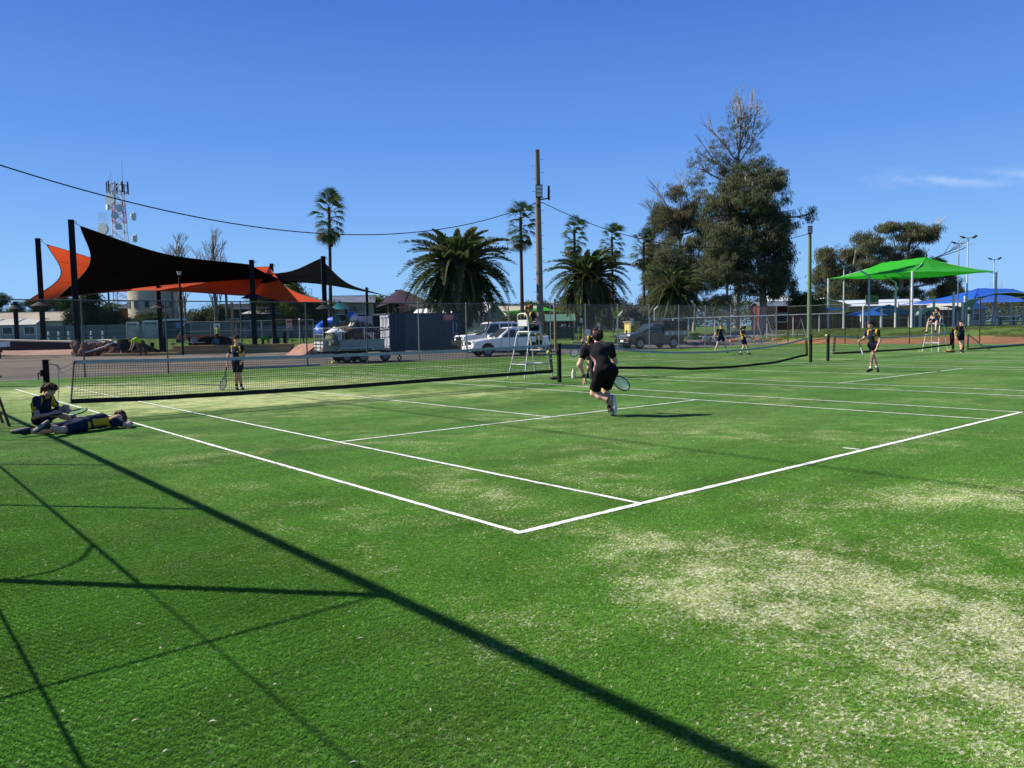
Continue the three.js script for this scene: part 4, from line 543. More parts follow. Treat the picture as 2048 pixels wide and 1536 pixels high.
function fanPalm(label, x, z, hTop, sc, seed, lean = 0) {
  const y = landHeight(x, z), o = thing('fan_palm', label, 'palm tree', V(x, y - .1, z), 0, 'tall slender fan palms'), R = rng(seed), h = hTop - y - 1.6 * sc;
  part('trunk', [taper([V(-lean, 0, 0), V(-lean * .6, h * .35, 0), V(-lean * .2, h * .7, 0), V(0, h, 0)], [.27, .2, .17, .16], 9, 5)], mat([.11, .085, .065], .95, { map: bark }), o);
  for (let k = 0; k < 36; k++) { const t = k / 36, az = k * 2.4 + (R() - .5) * .4, el = lerp(1.25, -1.15, t), dead = t > .82, f = part('fan_leaf', FAN[k % 2], dead ? deadFr : fanM[Math.floor(R() * 3)], o); f.position.set(0, h + .2 - t * 2.1 * sc, 0); f.rotation.order = 'YXZ'; f.rotation.set(-el, az, (R() - .5) * .5); f.scale.setScalar(sc * (dead ? .95 : 1.15) * (.8 + .4 * R())); f.quaternion.premultiply(new THREE.Quaternion().setFromAxisAngle(V(0, 0, 1), -.18 - .1 * R())); }
  return o;
}
fanPalm('tall slender fan palm standing alone beside the black sail tip', -20.05, -88, 18.1, 1.45, 331, .3); fanPalm('tall slender fan palm left of the utility pole', 1.25, -84, 15.6, 1.2, 332); fanPalm('fan palm directly above the second date palm', 8.3, -100, 16.2, 1.25, 333); fanPalm('fan palm right of the second date palm crown', 13.6, -104, 15.7, 1.2, 334); fanPalm('fan palm rightmost, against the brownish gum', 16.25, -95, 13.7, 1.15, 335);
// ---------------------------------------------------------------- vehicles (built nose toward -x, wheels on y = 0)
const paint = c => new THREE.MeshPhysicalMaterial({ color: rgb(...c), roughness: .42, clearcoat: .7, clearcoatRoughness: .12, side: THREE.DoubleSide });
function wheel(o, x, z, r, w, rimM) {
  const t = part('wheel', [new THREE.TorusGeometry(r - .085, .085, 8, 22).scale(1, 1, w / .17).translate(x, r, z), new THREE.CylinderGeometry(r - .02, r - .02, w * .7, 22).rotateX(Math.PI / 2).translate(x, r, z)], M.rubber, o), s = Math.sign(z) || 1;
  part('rim', [new THREE.CylinderGeometry(r * .62, r * .58, .03, 18).rotateX(Math.PI / 2).translate(x, r, z + s * w * .42)], rimM, t);
  const sp = []; for (let k = 0; k < 6; k++) { const a = k / 6 * 6.283; sp.push(bx(r * .42, .05, .035, x + Math.cos(a) * r * .33, r + Math.sin(a) * r * .33, z + s * w * .47, 0, 0, a)); } part('spokes', sp, rimM, t); part('hub', [rod([x, r, z + s * w * .3], [x, r, z + s * w * .54], .05, .05, 10)], M.darkSteel, t);
  return t;
}
function shapeTaper(g, y0, y1, k0, k1, kx = 0) { const p = g.attributes.position; for (let i = 0; i < p.count; i++) { const t = clamp((p.getY(i) - y0) / (y1 - y0)); p.setZ(i, p.getZ(i) * lerp(k0, k1, t)); if (kx) p.setX(i, p.getX(i)); } g.computeVertexNormals(); return g; }
function car(label, pos, turn, opt) {
  const o = thing(opt.name, label, opt.category, pos, turn), P = paint(opt.color), { L, W, lower, cabin, ground = .32, wr = .37 } = opt, hw = W / 2;
  const arch = opt.axles.map(ax => new THREE.Path().absarc(ax, wr, wr + .075, Math.PI, 0, true));
  // lower body with wheel arches cut into the sill line
  const s = new THREE.Shape(); s.moveTo(lower[0][0], lower[0][1]); for (const q of lower.slice(1)) s.lineTo(q[0], q[1]);
  const ax = [...opt.axles].sort((a, b) => b - a); for (const a of ax) { s.lineTo(a + wr + .085, ground); s.absarc(a, wr, wr + .075, -.12, Math.PI + .12, false); s.lineTo(a - wr - .085, ground); } s.closePath();
  const body = new THREE.ExtrudeGeometry(s, { depth: W - .16, bevelEnabled: true, bevelThickness: .08, bevelSize: .07, bevelOffset: -.07, bevelSegments: 4, curveSegments: 12 }); body.translate(0, 0, -(W - .16) / 2);
  part('body', [body], P, o); part('wheel_well', [bx(L * .86, .45, W - .5, L * .0 + (opt.axles[0] + opt.axles[1]) / 2, .6, 0)], M.black, o);
  const cab = extr(cabin, W - .12, .06); part('cabin', [shapeTaper(cab, opt.belt, opt.roofY, 1, .84)], P, o);
  const cabZ = y => (hw - .06) * lerp(1, .84, clamp((y - opt.belt) / (opt.roofY - opt.belt)));
  const pane = (pts, name = 'side_window') => { for (const sgn of [-1, 1]) { const sh = new THREE.ShapeGeometry(new THREE.Shape(pts.map(q => new THREE.Vector2(q[0], q[1])))), p = sh.attributes.position; for (let i = 0; i < p.count; i++) p.setZ(i, sgn * (cabZ(p.getY(i)) + .006)); sh.computeVertexNormals(); part(name, [sh], M.glass, o); } };
  opt.windows.forEach(w => pane(w));
  const quad = (a, b, inset, name) => { const n = V(a[1] - b[1], b[0] - a[0], 0).normalize().multiplyScalar(a[2] * .012); const za = cabZ(a[1]) - inset, zb = cabZ(b[1]) - inset, g = sheet(1, 1, (u, v) => V(lerp(a[0], b[0], v) + n.x, lerp(a[1], b[1], v) + n.y, lerp(-1, 1, u) * lerp(za, zb, v))); return part(name, [g], M.glass, o); };
  if (opt.screen) quad(opt.screen[0], opt.screen[1], .1, 'windscreen'); if (opt.rear) quad(opt.rear[0], opt.rear[1], .12, 'rear_window');
  for (const a of opt.axles) for (const z of [-1, 1]) wheel(o, a, z * (hw - .14), wr, .22, opt.rim || M.galv);
  const f = lower.reduce((m, q) => Math.min(m, q[0]), 9); opt.front(o, f, hw);
  for (const d of opt.doors) for (const sgn of [-1, 1]) { const dr = part('door_seam', [bx(.012, opt.belt - ground - .2, .01, d[0], (opt.belt + ground) / 2 + .05, sgn * (hw + .001)), bx(d[1] - d[0], .012, .01, (d[0] + d[1]) / 2, ground + .16, sgn * (hw + .001)), bx(.012, opt.belt - ground - .2, .01, d[1], (opt.belt + ground) / 2 + .05, sgn * (hw + .001))], M.black, o); part('door_handle', [rbx(.16, .035, .04, .012, d[1] - .14, opt.belt - .12, sgn * (hw + .02))], opt.handle || M.darkSteel, dr); }
  for (const sgn of [-1, 1]) part('side_mirror', [rbx(.12, .17, .22, .04, opt.mirror, opt.belt + .12, sgn * (hw + .1))], opt.mirrorM || P, o);
  return o;
}
const plate = mat([.75, .75, .7], .5), lampM = new THREE.MeshPhysicalMaterial({ color: rgb(.6, .62, .64), roughness: .1, clearcoat: 1, side: THREE.DoubleSide });
function nose(o, f, hw, y, { bull = true, grille = M.darkSteel, bumper = M.white }) {
  part('grille', [rbx(.05, .2, hw * 1.05, .02, f - .005, y, 0)], grille, o); part('badge', [rbx(.02, .06, .12, .01, f - .036, y + .02, 0)], M.chrome, o);
  for (const s of [-1, 1]) part('headlight', [rbx(.12, .17, .36, .05, f + .05, y + .06, s * (hw - .24))], lampM, o);
  part('front_bumper', [rbx(.18, .26, hw * 2 - .04, .06, f + .02, y - .33, 0)], bumper, o); part('number_plate', [bx(.02, .12, .36, f - .09, y - .33, 0)], plate, o);
  for (const s of [-1, 1]) part('indicator', [bx(.03, .07, .14, f - .075, y - .27, s * (hw - .28))], M.orange, o);
  if (bull) part('bull_bar', [tube([V(f - .14, y - .5, -hw * .9), V(f - .2, y - .35, -hw * .62), V(f - .2, y + .12, -hw * .5), V(f - .2, y + .16, 0), V(f - .2, y + .12, hw * .5), V(f - .2, y - .35, hw * .62), V(f - .14, y - .5, hw * .9)], .034, 40, 8), rod([f - .2, y - .12, -hw * .55], [f - .2, y - .12, hw * .55], .028), rod([f - .19, y - .42, -hw * .66], [f - .19, y - .42, hw * .66], .034)], M.chrome, o);
}
// white dual-cab utility, parked just behind the fence
car('white dual cab utility with a chrome bull bar parked behind the umpire chair', V(-.32, -.02, -48.0), .42, { name: 'utility_vehicle', category: 'utility vehicle', color: [.82, .82, .80], L: 5.1, W: 1.8, axles: [-1.55, 1.45], wr: .37, belt: 1.08, roofY: 1.76, mirror: -.72,
  lower: [[-2.5, .5], [-2.52, .78], [-2.4, .93], [-1.9, 1.02], [-.92, 1.13], [.9, 1.13], [.95, 1.16], [2.5, 1.18], [2.56, .6], [2.5, .45]], cabin: [[-.98, 1.06], [-.1, 1.68], [.12, 1.76], [1.02, 1.74], [1.22, 1.6], [1.3, 1.06]],
  windows: [[[-.66, 1.14], [-.02, 1.6], [.32, 1.62], [.32, 1.14]], [[.4, 1.14], [.4, 1.62], [.98, 1.6], [1.12, 1.14]]], screen: [[-.92, 1.12, 1], [-.12, 1.67, 1]], rear: [[1.31, 1.14, -1], [1.22, 1.58, -1]], doors: [[-.72, .35], [.38, 1.2]], handle: M.darkSteel, mirrorM: M.white,
  front: (o, f, hw) => { nose(o, f, hw, .82, {}); part('dash_papers', [bx(.3, .02, .5, -.86, 1.15, -.25), bx(.22, .02, .28, -.8, 1.165, .25)], M.white, o); for (const s of [-1, 1]) part('tail_light', [rbx(.1, .32, .1, .03, 2.52, .95, s * (hw - .08))], M.red, o); part('tub', [bx(1.2, .05, 1.45, 1.92, 1.19, 0)], M.black, o); } });
// white four wheel drive behind it
car('white boxy four wheel drive with a black bull bar beside the container', V(-1.35, .1, -53.2), .42, { name: 'four_wheel_drive', category: 'car', color: [.78, .78, .76], L: 4.9, W: 1.85, axles: [-1.5, 1.35], wr: .41, belt: 1.22, roofY: 2.02, mirror: -.62,
  lower: [[-2.35, .55], [-2.38, 1.05], [-2.25, 1.16], [-.95, 1.25], [2.3, 1.27], [2.4, .6], [2.3, .5]], cabin: [[-1.0, 1.2], [-.45, 1.93], [-.25, 2.02], [2.2, 2.02], [2.34, 1.9], [2.36, 1.2]],
  windows: [[[-.72, 1.28], [-.32, 1.88], [.25, 1.9], [.25, 1.28]], [[.35, 1.28], [.35, 1.9], [1.15, 1.9], [1.15, 1.28]], [[1.25, 1.28], [1.25, 1.9], [2.1, 1.88], [2.15, 1.28]]], screen: [[-.97, 1.27, 1], [-.46, 1.91, 1]], doors: [[-.7, .3], [.32, 1.2]], handle: M.darkSteel, mirrorM: M.black,
  front: (o, f, hw) => { nose(o, f, hw, .95, { bull: false, bumper: M.black }); part('bull_bar', [rbx(.16, .34, hw * 2 + .02, .05, f - .12, .66, 0), tube([V(f - .16, .8, -hw * .75), V(f - .18, 1.2, -hw * .6), V(f - .18, 1.24, 0), V(f - .18, 1.2, hw * .6), V(f - .16, .8, hw * .75)], .036, 30, 8), rod([f - .17, 1.0, -hw * .68], [f - .17, 1.0, hw * .68], .03)], M.black, o); part('snorkel', [tube([V(-1.5, 1.2, hw - .02), V(-1.0, 1.3, hw + .04), V(-.55, 1.85, hw - .08), V(-.5, 2.1, hw - .12)], .045, 14, 6)], M.black, o); for (const x of [-.1, 1.5]) part('roof_rack', [bx(.09, .09, 1.4, x, 2.08, 0), bx(.12, .06, .1, x, 2.05, .62), bx(.12, .06, .1, x, 2.05, -.62)], M.black, o); } });
// dark single-cab utility with canopy and tray
car('dark blue single cab utility with a canvas canopy on its tray', V(10.3, 0, -57.6), .5, { name: 'utility_vehicle', category: 'utility vehicle', color: [.007, .009, .014], L: 5.2, W: 1.82, axles: [-1.6, 1.5], wr: .4, belt: 1.16, roofY: 1.82, mirror: -.62, rim: M.galv,
  lower: [[-2.5, .6], [-2.52, .98], [-2.38, 1.1], [-1.0, 1.2], [.45, 1.2], [.5, .98], [2.5, .98], [2.5, .6]], cabin: [[-1.0, 1.14], [-.22, 1.74], [0, 1.82], [.42, 1.8], [.5, 1.7], [.5, 1.14]],
  windows: [[[-.66, 1.22], [-.08, 1.7], [.32, 1.7], [.34, 1.22]]], screen: [[-.96, 1.2, 1], [-.22, 1.73, 1]], doors: [[-.7, .4]], handle: M.darkSteel, mirrorM: M.black,
  front: (o, f, hw) => { nose(o, f, hw, .95, { bull: false, grille: M.chrome, bumper: M.black }); part('bumper_trim', [rbx(.05, .05, hw * 1.8, .02, f - .09, .78, 0), rbx(.05, .04, hw * 1.7, .02, f - .09, .5, 0)], M.chrome, o);
    part('tray', [bx(2.15, .1, 1.9, 1.62, .99, 0)], M.galv, o); for (let k = 0; k < 4; k++) part('tray_latch', [bx(.1, .22, .02, .75 + k * .55, 1.1, .965)], M.chrome, o); part('tray_side', [bx(2.15, .25, .03, 1.62, 1.14, .94), bx(2.15, .25, .03, 1.62, 1.14, -.94), bx(.03, .25, 1.86, 2.68, 1.14, 0)], M.galv, o);
    part('canopy', [extr([[.56, 1.28], [2.72, 1.28], [2.66, 1.95], [2.5, 2.02], [.7, 2.02], [.56, 1.95]], 1.86, .05)], mat([.022, .022, .024], .85), o); part('headboard', [rod([.55, 1.0, -.85], [.55, 2.0, -.85], .03), rod([.55, 1.0, .85], [.55, 2.0, .85], .03), rod([.55, 2.02, -.85], [.55, 2.02, .85], .03)], M.black, o); part('beacon', [new THREE.CylinderGeometry(.05, .05, .1, 10).translate(1.75, 2.08, .5)], M.white, o); } });

// loaded cage trailer, drawbar to the right
{ const o = thing('cage_trailer', 'galvanised tandem cage trailer piled with rubbish behind the fence', 'trailer', V(-8.65, 0, -41.7), .5), G = mat([.36, .42, .39], .55, { map: worn }), GL = mat([.55, .58, .56], .5, { map: worn });
  part('floor', [bx(3.3, .06, 1.75, 0, .66, 0)], G, o); for (const s of [-1, 1]) part('side_panel', [bx(3.3, .5, .04, 0, .93, s * .88), bx(3.34, .05, .07, 0, 1.19, s * .88), bx(3.34, .05, .06, 0, .67, s * .885)], G, o);
  const tg = part('tailgate', [bx(.04, .5, 1.72, -1.66, .93, 0)], mat([.62, .63, .6], .6, { map: worn }), o); part('tailgate_frame', [bx(.05, .03, 1.76, -1.685, .82, 0), bx(.05, .03, 1.76, -1.685, 1.0, 0), bx(.05, .03, 1.76, -1.685, 1.18, 0), bx(.05, .5, .03, -1.685, .93, -.45), bx(.05, .5, .03, -1.685, .93, .45)], M.darkSteel, tg); part('front_panel', [bx(.04, .5, 1.72, 1.64, .93, 0)], G, o);
  const bars = []; for (const x of [-1.65, -.55, .55, 1.65]) for (const s of [-1, 1]) bars.push(rod([x, 1.18, s * .88], [x, 1.82, s * .88], .022)); for (const s of [-1, 1]) bars.push(rod([-1.65, 1.82, s * .88], [1.65, 1.82, s * .88], .022)); for (const x of [-1.65, 1.65]) bars.push(rod([x, 1.82, -.88], [x, 1.82, .88], .022), rod([x, 1.5, -.88], [x, 1.5, .88], .012)); part('cage_frame', bars, GL, o);
  const ws = []; for (let k = 0; k < 34; k++) for (const s of [-1, 1]) ws.push([-1.65 + k * .1, 1.2, s * .88, -1.65 + k * .1, 1.82, s * .88]); for (let k = 0; k < 17; k++) ws.push([-1.66, 1.2, -.85 + k * .106, -1.66, 1.82, -.85 + k * .106]); part('cage_mesh', wires(ws, .003), M.galv, o).userData.kind = 'stuff';
  for (const x of [-.42, .45]) for (const s of [-1, 1]) wheel(o, x, s * .78, .33, .2, M.galv);
  for (const s of [-1, 1]) part('mudguard', [extr([[-1.0, .62], [-.82, .8], [.85, .8], [1.03, .62], [.97, .62], [.8, .74], [-.77, .74], [-.94, .62]], .26).translate(0, 0, s * .98)], GL, o);
  part('chassis', [bx(3.3, .1, .08, 0, .58, .5), bx(3.3, .1, .08, 0, .58, -.5), bx(.6, .06, 1.2, 0, .36, 0)], M.darkSteel, o); part('drawbar', [rod([1.5, .56, .6], [2.9, .5, 0], .05), rod([1.5, .56, -.6], [2.9, .5, 0], .05), rod([2.8, .5, 0], [3.15, .52, 0], .045)], M.darkSteel, o);
  part('jockey_wheel', [rod([2.75, .2, .12], [2.75, .85, .12], .035), new THREE.TorusGeometry(.1, .035, 6, 14).translate(2.75, .13, .12), rod([2.65, .86, .12], [2.85, .86, .12], .02)], M.darkSteel, o); wheel(o, 1.86, .3, .31, .2, M.galv);
  part('tail_light', [bx(.04, .08, .2, -1.7, .72, .78)], M.red, o); part('tail_light', [bx(.04, .08, .2, -1.7, .72, -.78)], M.red, o); part('side_sign', [bx(.62, .42, .02, -.98, 1.4, .905)], mat([.62, .64, .62], .6), o); part('sign_print', [bx(.2, .08, .01, -1.12, 1.42, .918), bx(.2, .05, .01, -.85, 1.46, .918), bx(.2, .05, .01, -.85, 1.36, .918)], mat([.12, .14, .2], .7), o); part('wheel_chock', [rbx(.28, .12, .16, .03, -1.15, .06, 1.0)], mat([.7, .6, .12], .7), o); }
function heap(label, pos, turn, w, h, d, m, seed, name, cat, rough = 1) { const R = rng(seed), sx = R() * 50; const g = sheet(44, 32, (u, v) => { const a = Math.sin(Math.PI * u), b = Math.sin(Math.PI * v), e = Math.pow(a * b, .7), n = fbm(u * 5 + sx, v * 5, 3) + .55 * (fbm(u * w * 6 + sx, v * d * 6, 3) - .5); return V((u - .5) * w, h * e * (.45 + .75 * n * rough + .2 * (1 - rough)) - .02, (v - .5) * d); }); const o = part(numbered(name), g, m, scene); o.position.copy(pos); o.rotation.y = turn; return tag(o, label, cat); }
heap('crumpled black plastic sheet on top of the trailer load', V(-8.22, 1.6, -42.20), .5, 1.9, .75, 1.4, mat([.012, .012, .014], .35), 401, 'plastic_sheet', 'tarpaulin'); heap('white rubbish bags at the left of the trailer load', V(-9.22, 1.62, -40.90), .5, .9, .26, 1.1, mat([.6, .6, .58], .7), 402, 'rubbish_bag', 'bag'); heap('brown rubbish filling the trailer cage', V(-8.58, .85, -41.69), .5, 3.2, 1.0, 1.68, mat([.16, .10, .06], .9, { map: grit }), 403, 'rubbish_heap', 'rubbish'); heap('pale plants and netting stuffed in the trailer tail', V(-9.38, .95, -40.63), .5, .6, .95, 1.6, mat([.20, .22, .16], .95, { map: grit }), 404, 'garden_waste', 'waste');
[[-8.88, 1.72, -41.05, .1, 'orange timber board lying over the trailer load', [.45, .18, .06], 1.3], [-8.73, 1.9, -41.96, .3, 'yellow foam strip on the trailer load', [.62, .5, .2], 1.4], [-7.60, 1.62, -42.00, -.05, 'brown plank along the trailer cage top', [.22, .09, .05], 2.3], [-9.18, 1.6, -41.71, .25, 'rust brown offcut on the trailer load', [.25, .11, .06], 1.2]].forEach(([x, y, z, a, l, c, L]) => { const o = part(numbered('board'), [rbx(L, .07, .2, .02)], mat(c, .8, { map: worn }), scene); o.position.set(x, y, z); o.rotation.set(.05, .5 + a, .06); tag(o, l, 'board'); });

// shipping container with one end door open
{ const near = V(-8.35, .33, -54), o = thing('shipping_container', 'dark blue shipping container with a white end door open', 'container', near, YAW), L = 6.06, W = 2.44, H = 2.56, navy = mat([.04, .064, .092], .65, { map: worn }), wd = mat([.55, .55, .58], .6, { map: worn });
  // local: x along the long side to the right, z = 0 the near side, -z the depth
  const corr = (len, n, dep) => { const p = []; for (let k = 0; k < n; k++) { const a = k / n * len, w = len / n; p.push([a, 0], [a + w * .4, 0], [a + w * .5, -dep], [a + w * .9, -dep]); } p.push([len, 0]); const pos = [], idx = []; for (const [x, z] of p) pos.push(x, .12, z, x, H - .12, z); for (let k = 0; k < p.length - 1; k++) idx.push(2 * k, 2 * k + 2, 2 * k + 1, 2 * k + 1, 2 * k + 2, 2 * k + 3); const g = new THREE.BufferGeometry(); g.setAttribute('position', new THREE.Float32BufferAttribute(pos, 3)); g.setIndex(idx); const q = g.toNonIndexed(); q.computeVertexNormals(); return q; };
  part('side_wall', [corr(L - .2, 20, .04).translate(.1, 0, -.03)], navy, o); part('side_wall', [corr(L - .2, 20, .04).translate(.1, 0, -W + .07)], navy, o); part('end_wall', [corr(W - .2, 8, .04).rotateY(Math.PI / 2).translate(L - .05, 0, -.1)], navy, o);
  part('roof', [bx(L - .05, .06, W - .05, L / 2, H - .05, -W / 2)], navy, o); part('floor', [bx(L - .05, .1, W - .05, L / 2, .1, -W / 2)], M.wood, o);
  const fr = []; for (const x of [.06, L - .06]) for (const z of [-.06, -W + .06]) fr.push(bx(.13, H, .13, x, H / 2, z)); for (const z of [-.05, -W + .05]) fr.push(bx(L - .26, .13, .1, L / 2, H - .06, z), bx(L - .26, .15, .1, L / 2, .08, z)); fr.push(bx(.1, .13, W - .26, L - .05, H - .06, -W / 2), bx(.1, .15, W - .26, L - .05, .08, -W / 2), bx(.1, .13, W - .26, .05, H - .06, -W / 2), bx(.1, .15, W - .26, .05, .08, -W / 2)); part('frame', fr, navy, o);
  for (const x of [.06, L - .06]) for (const z of [-.06, -W + .06]) for (const y of [.06, H - .06]) part('corner_casting', [rbx(.18, .12, .17, .02, x, y, z)], navy, o);
  const dw = W / 2 - .06; const d1 = part('door', [bx(.06, H - .3, dw, -.04, H / 2, -.06 - dw / 2)], wd, o); part('door_rib', [.18, .85, 1.5, 2.2].map(y => bx(.05, .12, dw - .1, -.09, y + .12, -.06 - dw / 2)), wd, d1); part('lock_rod', [rod([-.13, .2, -.4], [-.13, H - .2, -.4], .02), rod([-.13, .2, -.85], [-.13, H - .2, -.85], .02)], M.galv, d1);
  const d2 = part('door', [xf(bx(.06, H - .3, dw, 0, H / 2, dw / 2), V(-.06, 0, -W + .04), -2.0)], wd, o); part('door_rib', [.3, 1.0, 1.7, 2.3].map(y => xf(bx(.05, .1, dw - .1, -.055, y, dw / 2), V(-.06, 0, -W + .04), -2.0)), wd, d2);
  part('nameplate', [bx(.95, .42, .02, 4.95, 2.25, .005)], mat([.42, .10, .08], .7), o); part('nameplate_print', [.05, -.05].map((y, k) => bx(.7 - k * .15, .05, .01, 4.95, 2.25 + y * 1.6, .02)), mat([.6, .4, .35], .7), o); for (const [x, y, h] of [[5.35, 1.35, 1.2], [5.65, 1.6, .5], [5.65, .95, .35]]) part('code_stripe', [bx(.05, h, .01, x, y, .006)], mat([.35, .4, .45], .7), o); }
// ---------------------------------------------------------------- skate park under construction, playground
const pinkC = mat([.56, .36, .28], .85, { map: grit }), darkAsph = mat([.045, .042, .047], .8, { map: grit });
{ const o = thing('skate_bowl', 'pinkish concrete skate bowl with a pale coping edge at far left', 'skate ramp', V(-36, .6, -56), .1), A = u => lerp(-7.5, 7.4, u);
  part('bowl_floor', [sheet(26, 14, (u, v) => { const x = A(u), w = Math.pow(v, 2.5) * .3, l = Math.pow(clamp((.62 - u) / .62), 1.6) * 1.0; return V(x, Math.max(w, l) - .18, 1.2 - 6 * v + (v > .8 ? 1.0 * (v - .8) : 0)); })], pinkC, o);
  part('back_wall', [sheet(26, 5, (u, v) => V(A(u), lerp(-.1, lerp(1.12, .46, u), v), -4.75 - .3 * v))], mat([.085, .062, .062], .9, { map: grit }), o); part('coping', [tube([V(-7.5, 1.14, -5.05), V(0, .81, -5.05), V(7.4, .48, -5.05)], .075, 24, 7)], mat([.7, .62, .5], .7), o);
  part('front_lip', [sheet(24, 2, (u, v) => V(A(u), lerp(-.6, Math.pow(clamp((.62 - u) / .62), 1.6) * 1.0 - .19, v), 1.25))], mat([.05, .04, .035], .9), o); }
{ const o = thing('block_wall', 'short grey concrete block wall at the left edge of the skate bowl', 'wall', V(-34.3, landHeight(-33, -49), -49.4), .1); for (let k = 0; k < 5; k++) for (let j = 0; j < 2; j++) part('block', [rbx(.78, .34, .5, .02, -1.9 + k * .8 + (j % 2) * .1, .18 + j * .36, 0)], mat([.17 + .02 * ((k + j) % 3), .15, .13], .95, { map: grit }), o); }
[[-33.3, 'white crate on the block wall, leftmost'], [-32.35, 'white crate on the block wall beside the bowl']].forEach(([x, l], k) => { const o = thing('crate', l, 'crate', V(x, landHeight(-33, -49) + .73, -49.4), .1 + k * .1); part('shell', [bx(.85, .04, .5, 0, .03, 0), bx(.85, .3, .03, 0, .16, .24), bx(.85, .3, .03, 0, .16, -.24), bx(.03, .3, .45, .41, .16, 0), bx(.03, .3, .45, -.41, .16, 0)], M.white, o); part('rim', [bx(.89, .04, .03, 0, .32, .25), bx(.89, .04, .03, 0, .32, -.25)], M.white, o); });
{ const o = thing('trestle', 'small orange folding trestle at the left edge', 'trestle', V(-31.3, 0, -45.6), .3); part('top_bar', [rbx(.8, .1, .06, .02, 0, .72, 0)], M.orange, o); for (const s of [-1, 1]) part('leg', [rod([s * .34, .72, 0], [s * .38, 0, .25], .03), rod([s * .34, .72, 0], [s * .38, 0, -.25], .03)], M.orange, o); }
{ const o = thing('sandwich_ramp', 'low dark pyramid skate ramp with pale curved edges', 'skate ramp', V(-22.7, landHeight(-22, -61) - .05, -61), .05); part('ramp', [sheet(20, 8, (u, v) => { const q = Math.abs(u - .5) * 2, h = q < .25 ? 1 : Math.pow(1 - (q - .25) / .75, 1.35); return V((u - .5) * 6.6, 1.2 * h * (.35 + .65 * Math.sin(Math.PI * Math.min(1, .5 + .5 * v))), 1.6 - 3.2 * v); })], darkAsph, o); part('edge', [tube([V(-2.9, .06, 1.62), V(-1.9, .45, 1.62), V(-1.35, 1.0, 1.62)], .07, 12, 6), tube([V(1.3, 1.0, 1.62), V(2, .42, 1.62), V(3.1, .05, 1.62)], .07, 12, 6)], mat([.62, .58, .52], .8), o); }
{ const o = thing('kicker_ramp', 'pink concrete kicker ramp left of the trailer', 'skate ramp', V(-12.9, landHeight(-13, -48.5) - .05, -48.2), .95); o.scale.setScalar(.62); part('ramp', [sheet(16, 6, (u, v) => V(-2.4 + 5.6 * u, .02 + 1.15 * sstep(.15, .62, u), 1.4 - 2.8 * v)), sheet(16, 4, (u, v) => V(-2.4 + 5.6 * u, lerp(-.1, .02 + 1.15 * sstep(.15, .62, u), v), 1.4))], mat([.62, .33, .25], .85, { map: grit }), o); part('base_slab', [bx(6.4, .16, 3.2, .4, -.05, 0)], mat([.6, .54, .44], .85), o); }
{ const o = thing('ledge', 'long pale concrete skate ledge on the grass edge', 'ledge', V(-27, landHeight(-27, -64), -64.5), .05); for (let k = 0; k < 5; k++) part('slab', [rbx(2.35, .14, .8, .02, -3 + k * 2.4, .1, 0)], mat([.6, .54, .44], .85, { map: grit }), o); }
heap('mound of reddish soil with stones left of the wheelbarrow', V(-27.9, .3, -53.4), .1, 3.4, 1.2, 2.6, M.dirt, 411, 'soil_mound', 'soil'); heap('dark soil heap behind the wheelbarrow', V(-26.9, .35, -55.8), .2, 3.4, .95, 2.4, mat([.05, .032, .026], .95, { map: grit }), 412, 'soil_mound', 'soil'); heap('low crumbly soil spill along the bowl front', V(-29.6, .2, -50.6), .05, 4, .24, 1.4, M.dirt, 413, 'soil_mound', 'soil');
{ const R = rng(77); for (let k = 0; k < 14; k++) { const g = new THREE.IcosahedronGeometry(.16 + R() * .22, 1), p = g.attributes.position; for (let i = 0; i < p.count; i++) { const n = .75 + .5 * hash2(Math.round(p.getX(i) * 90) + k * 7, Math.round(p.getY(i) * 90) + Math.round(p.getZ(i) * 57)); p.setXYZ(i, p.getX(i) * n * 1.3, p.getY(i) * n * .8, p.getZ(i) * n); } g.computeVertexNormals(); const o = part(numbered('rock'), g, mat([.3 + .12 * R(), .2, .15], .95, { map: grit }), scene); o.position.set(-29.0 + R() * 2.4, .55 + R() * .5, -51.9 + R() * 1.2); o.rotation.set(R() * 3, R() * 3, 0); tag(o, 'broken reddish brown stone on the soil mound', 'rock', 'broken stones on the soil mound'); } }
tag(part(numbered('conduit'), tube([V(-28.4, .55, -51), V(-27.4, .75, -50.9), V(-26.6, 1.05, -51.2), V(-26.4, 1.25, -51.6), V(-26.8, 1.4, -52), V(-28.4, 1.34, -52)], .05, 40, 7), mat([.62, .6, .55], .6), scene), 'pale bent plastic conduit on the soil mound', 'pipe');
{ const o = thing('wheelbarrow', 'black wheelbarrow tipped up beside the bending worker', 'wheelbarrow', V(-25.2, landHeight(-25.2, -51), -51), .4); part('tray', [sheet(8, 6, (u, v) => V((u - .5) * (1.2 - .2 * v), .35 + .75 * v, .35 * Math.sin(Math.PI * u) - .1 + .1 * v)), sheet(8, 2, (u, v) => V((u - .5) * 1.2, .35 + .1 * v, -.1 + .45 * Math.sin(Math.PI * u) * v))], M.black, o); part('wheel', [new THREE.TorusGeometry(.17, .05, 8, 16).rotateY(1.2).translate(.1, .22, .3)], M.rubber, o); for (const s of [-1, 1]) { part('handle', [rod([s * .3, .4, .1], [s * .4 - .3, 1.25, -.5], .025)], M.galv, o); part('leg', [rod([s * .32, .42, .1], [s * .34, .02, .3], .022)], M.galv, o); } }
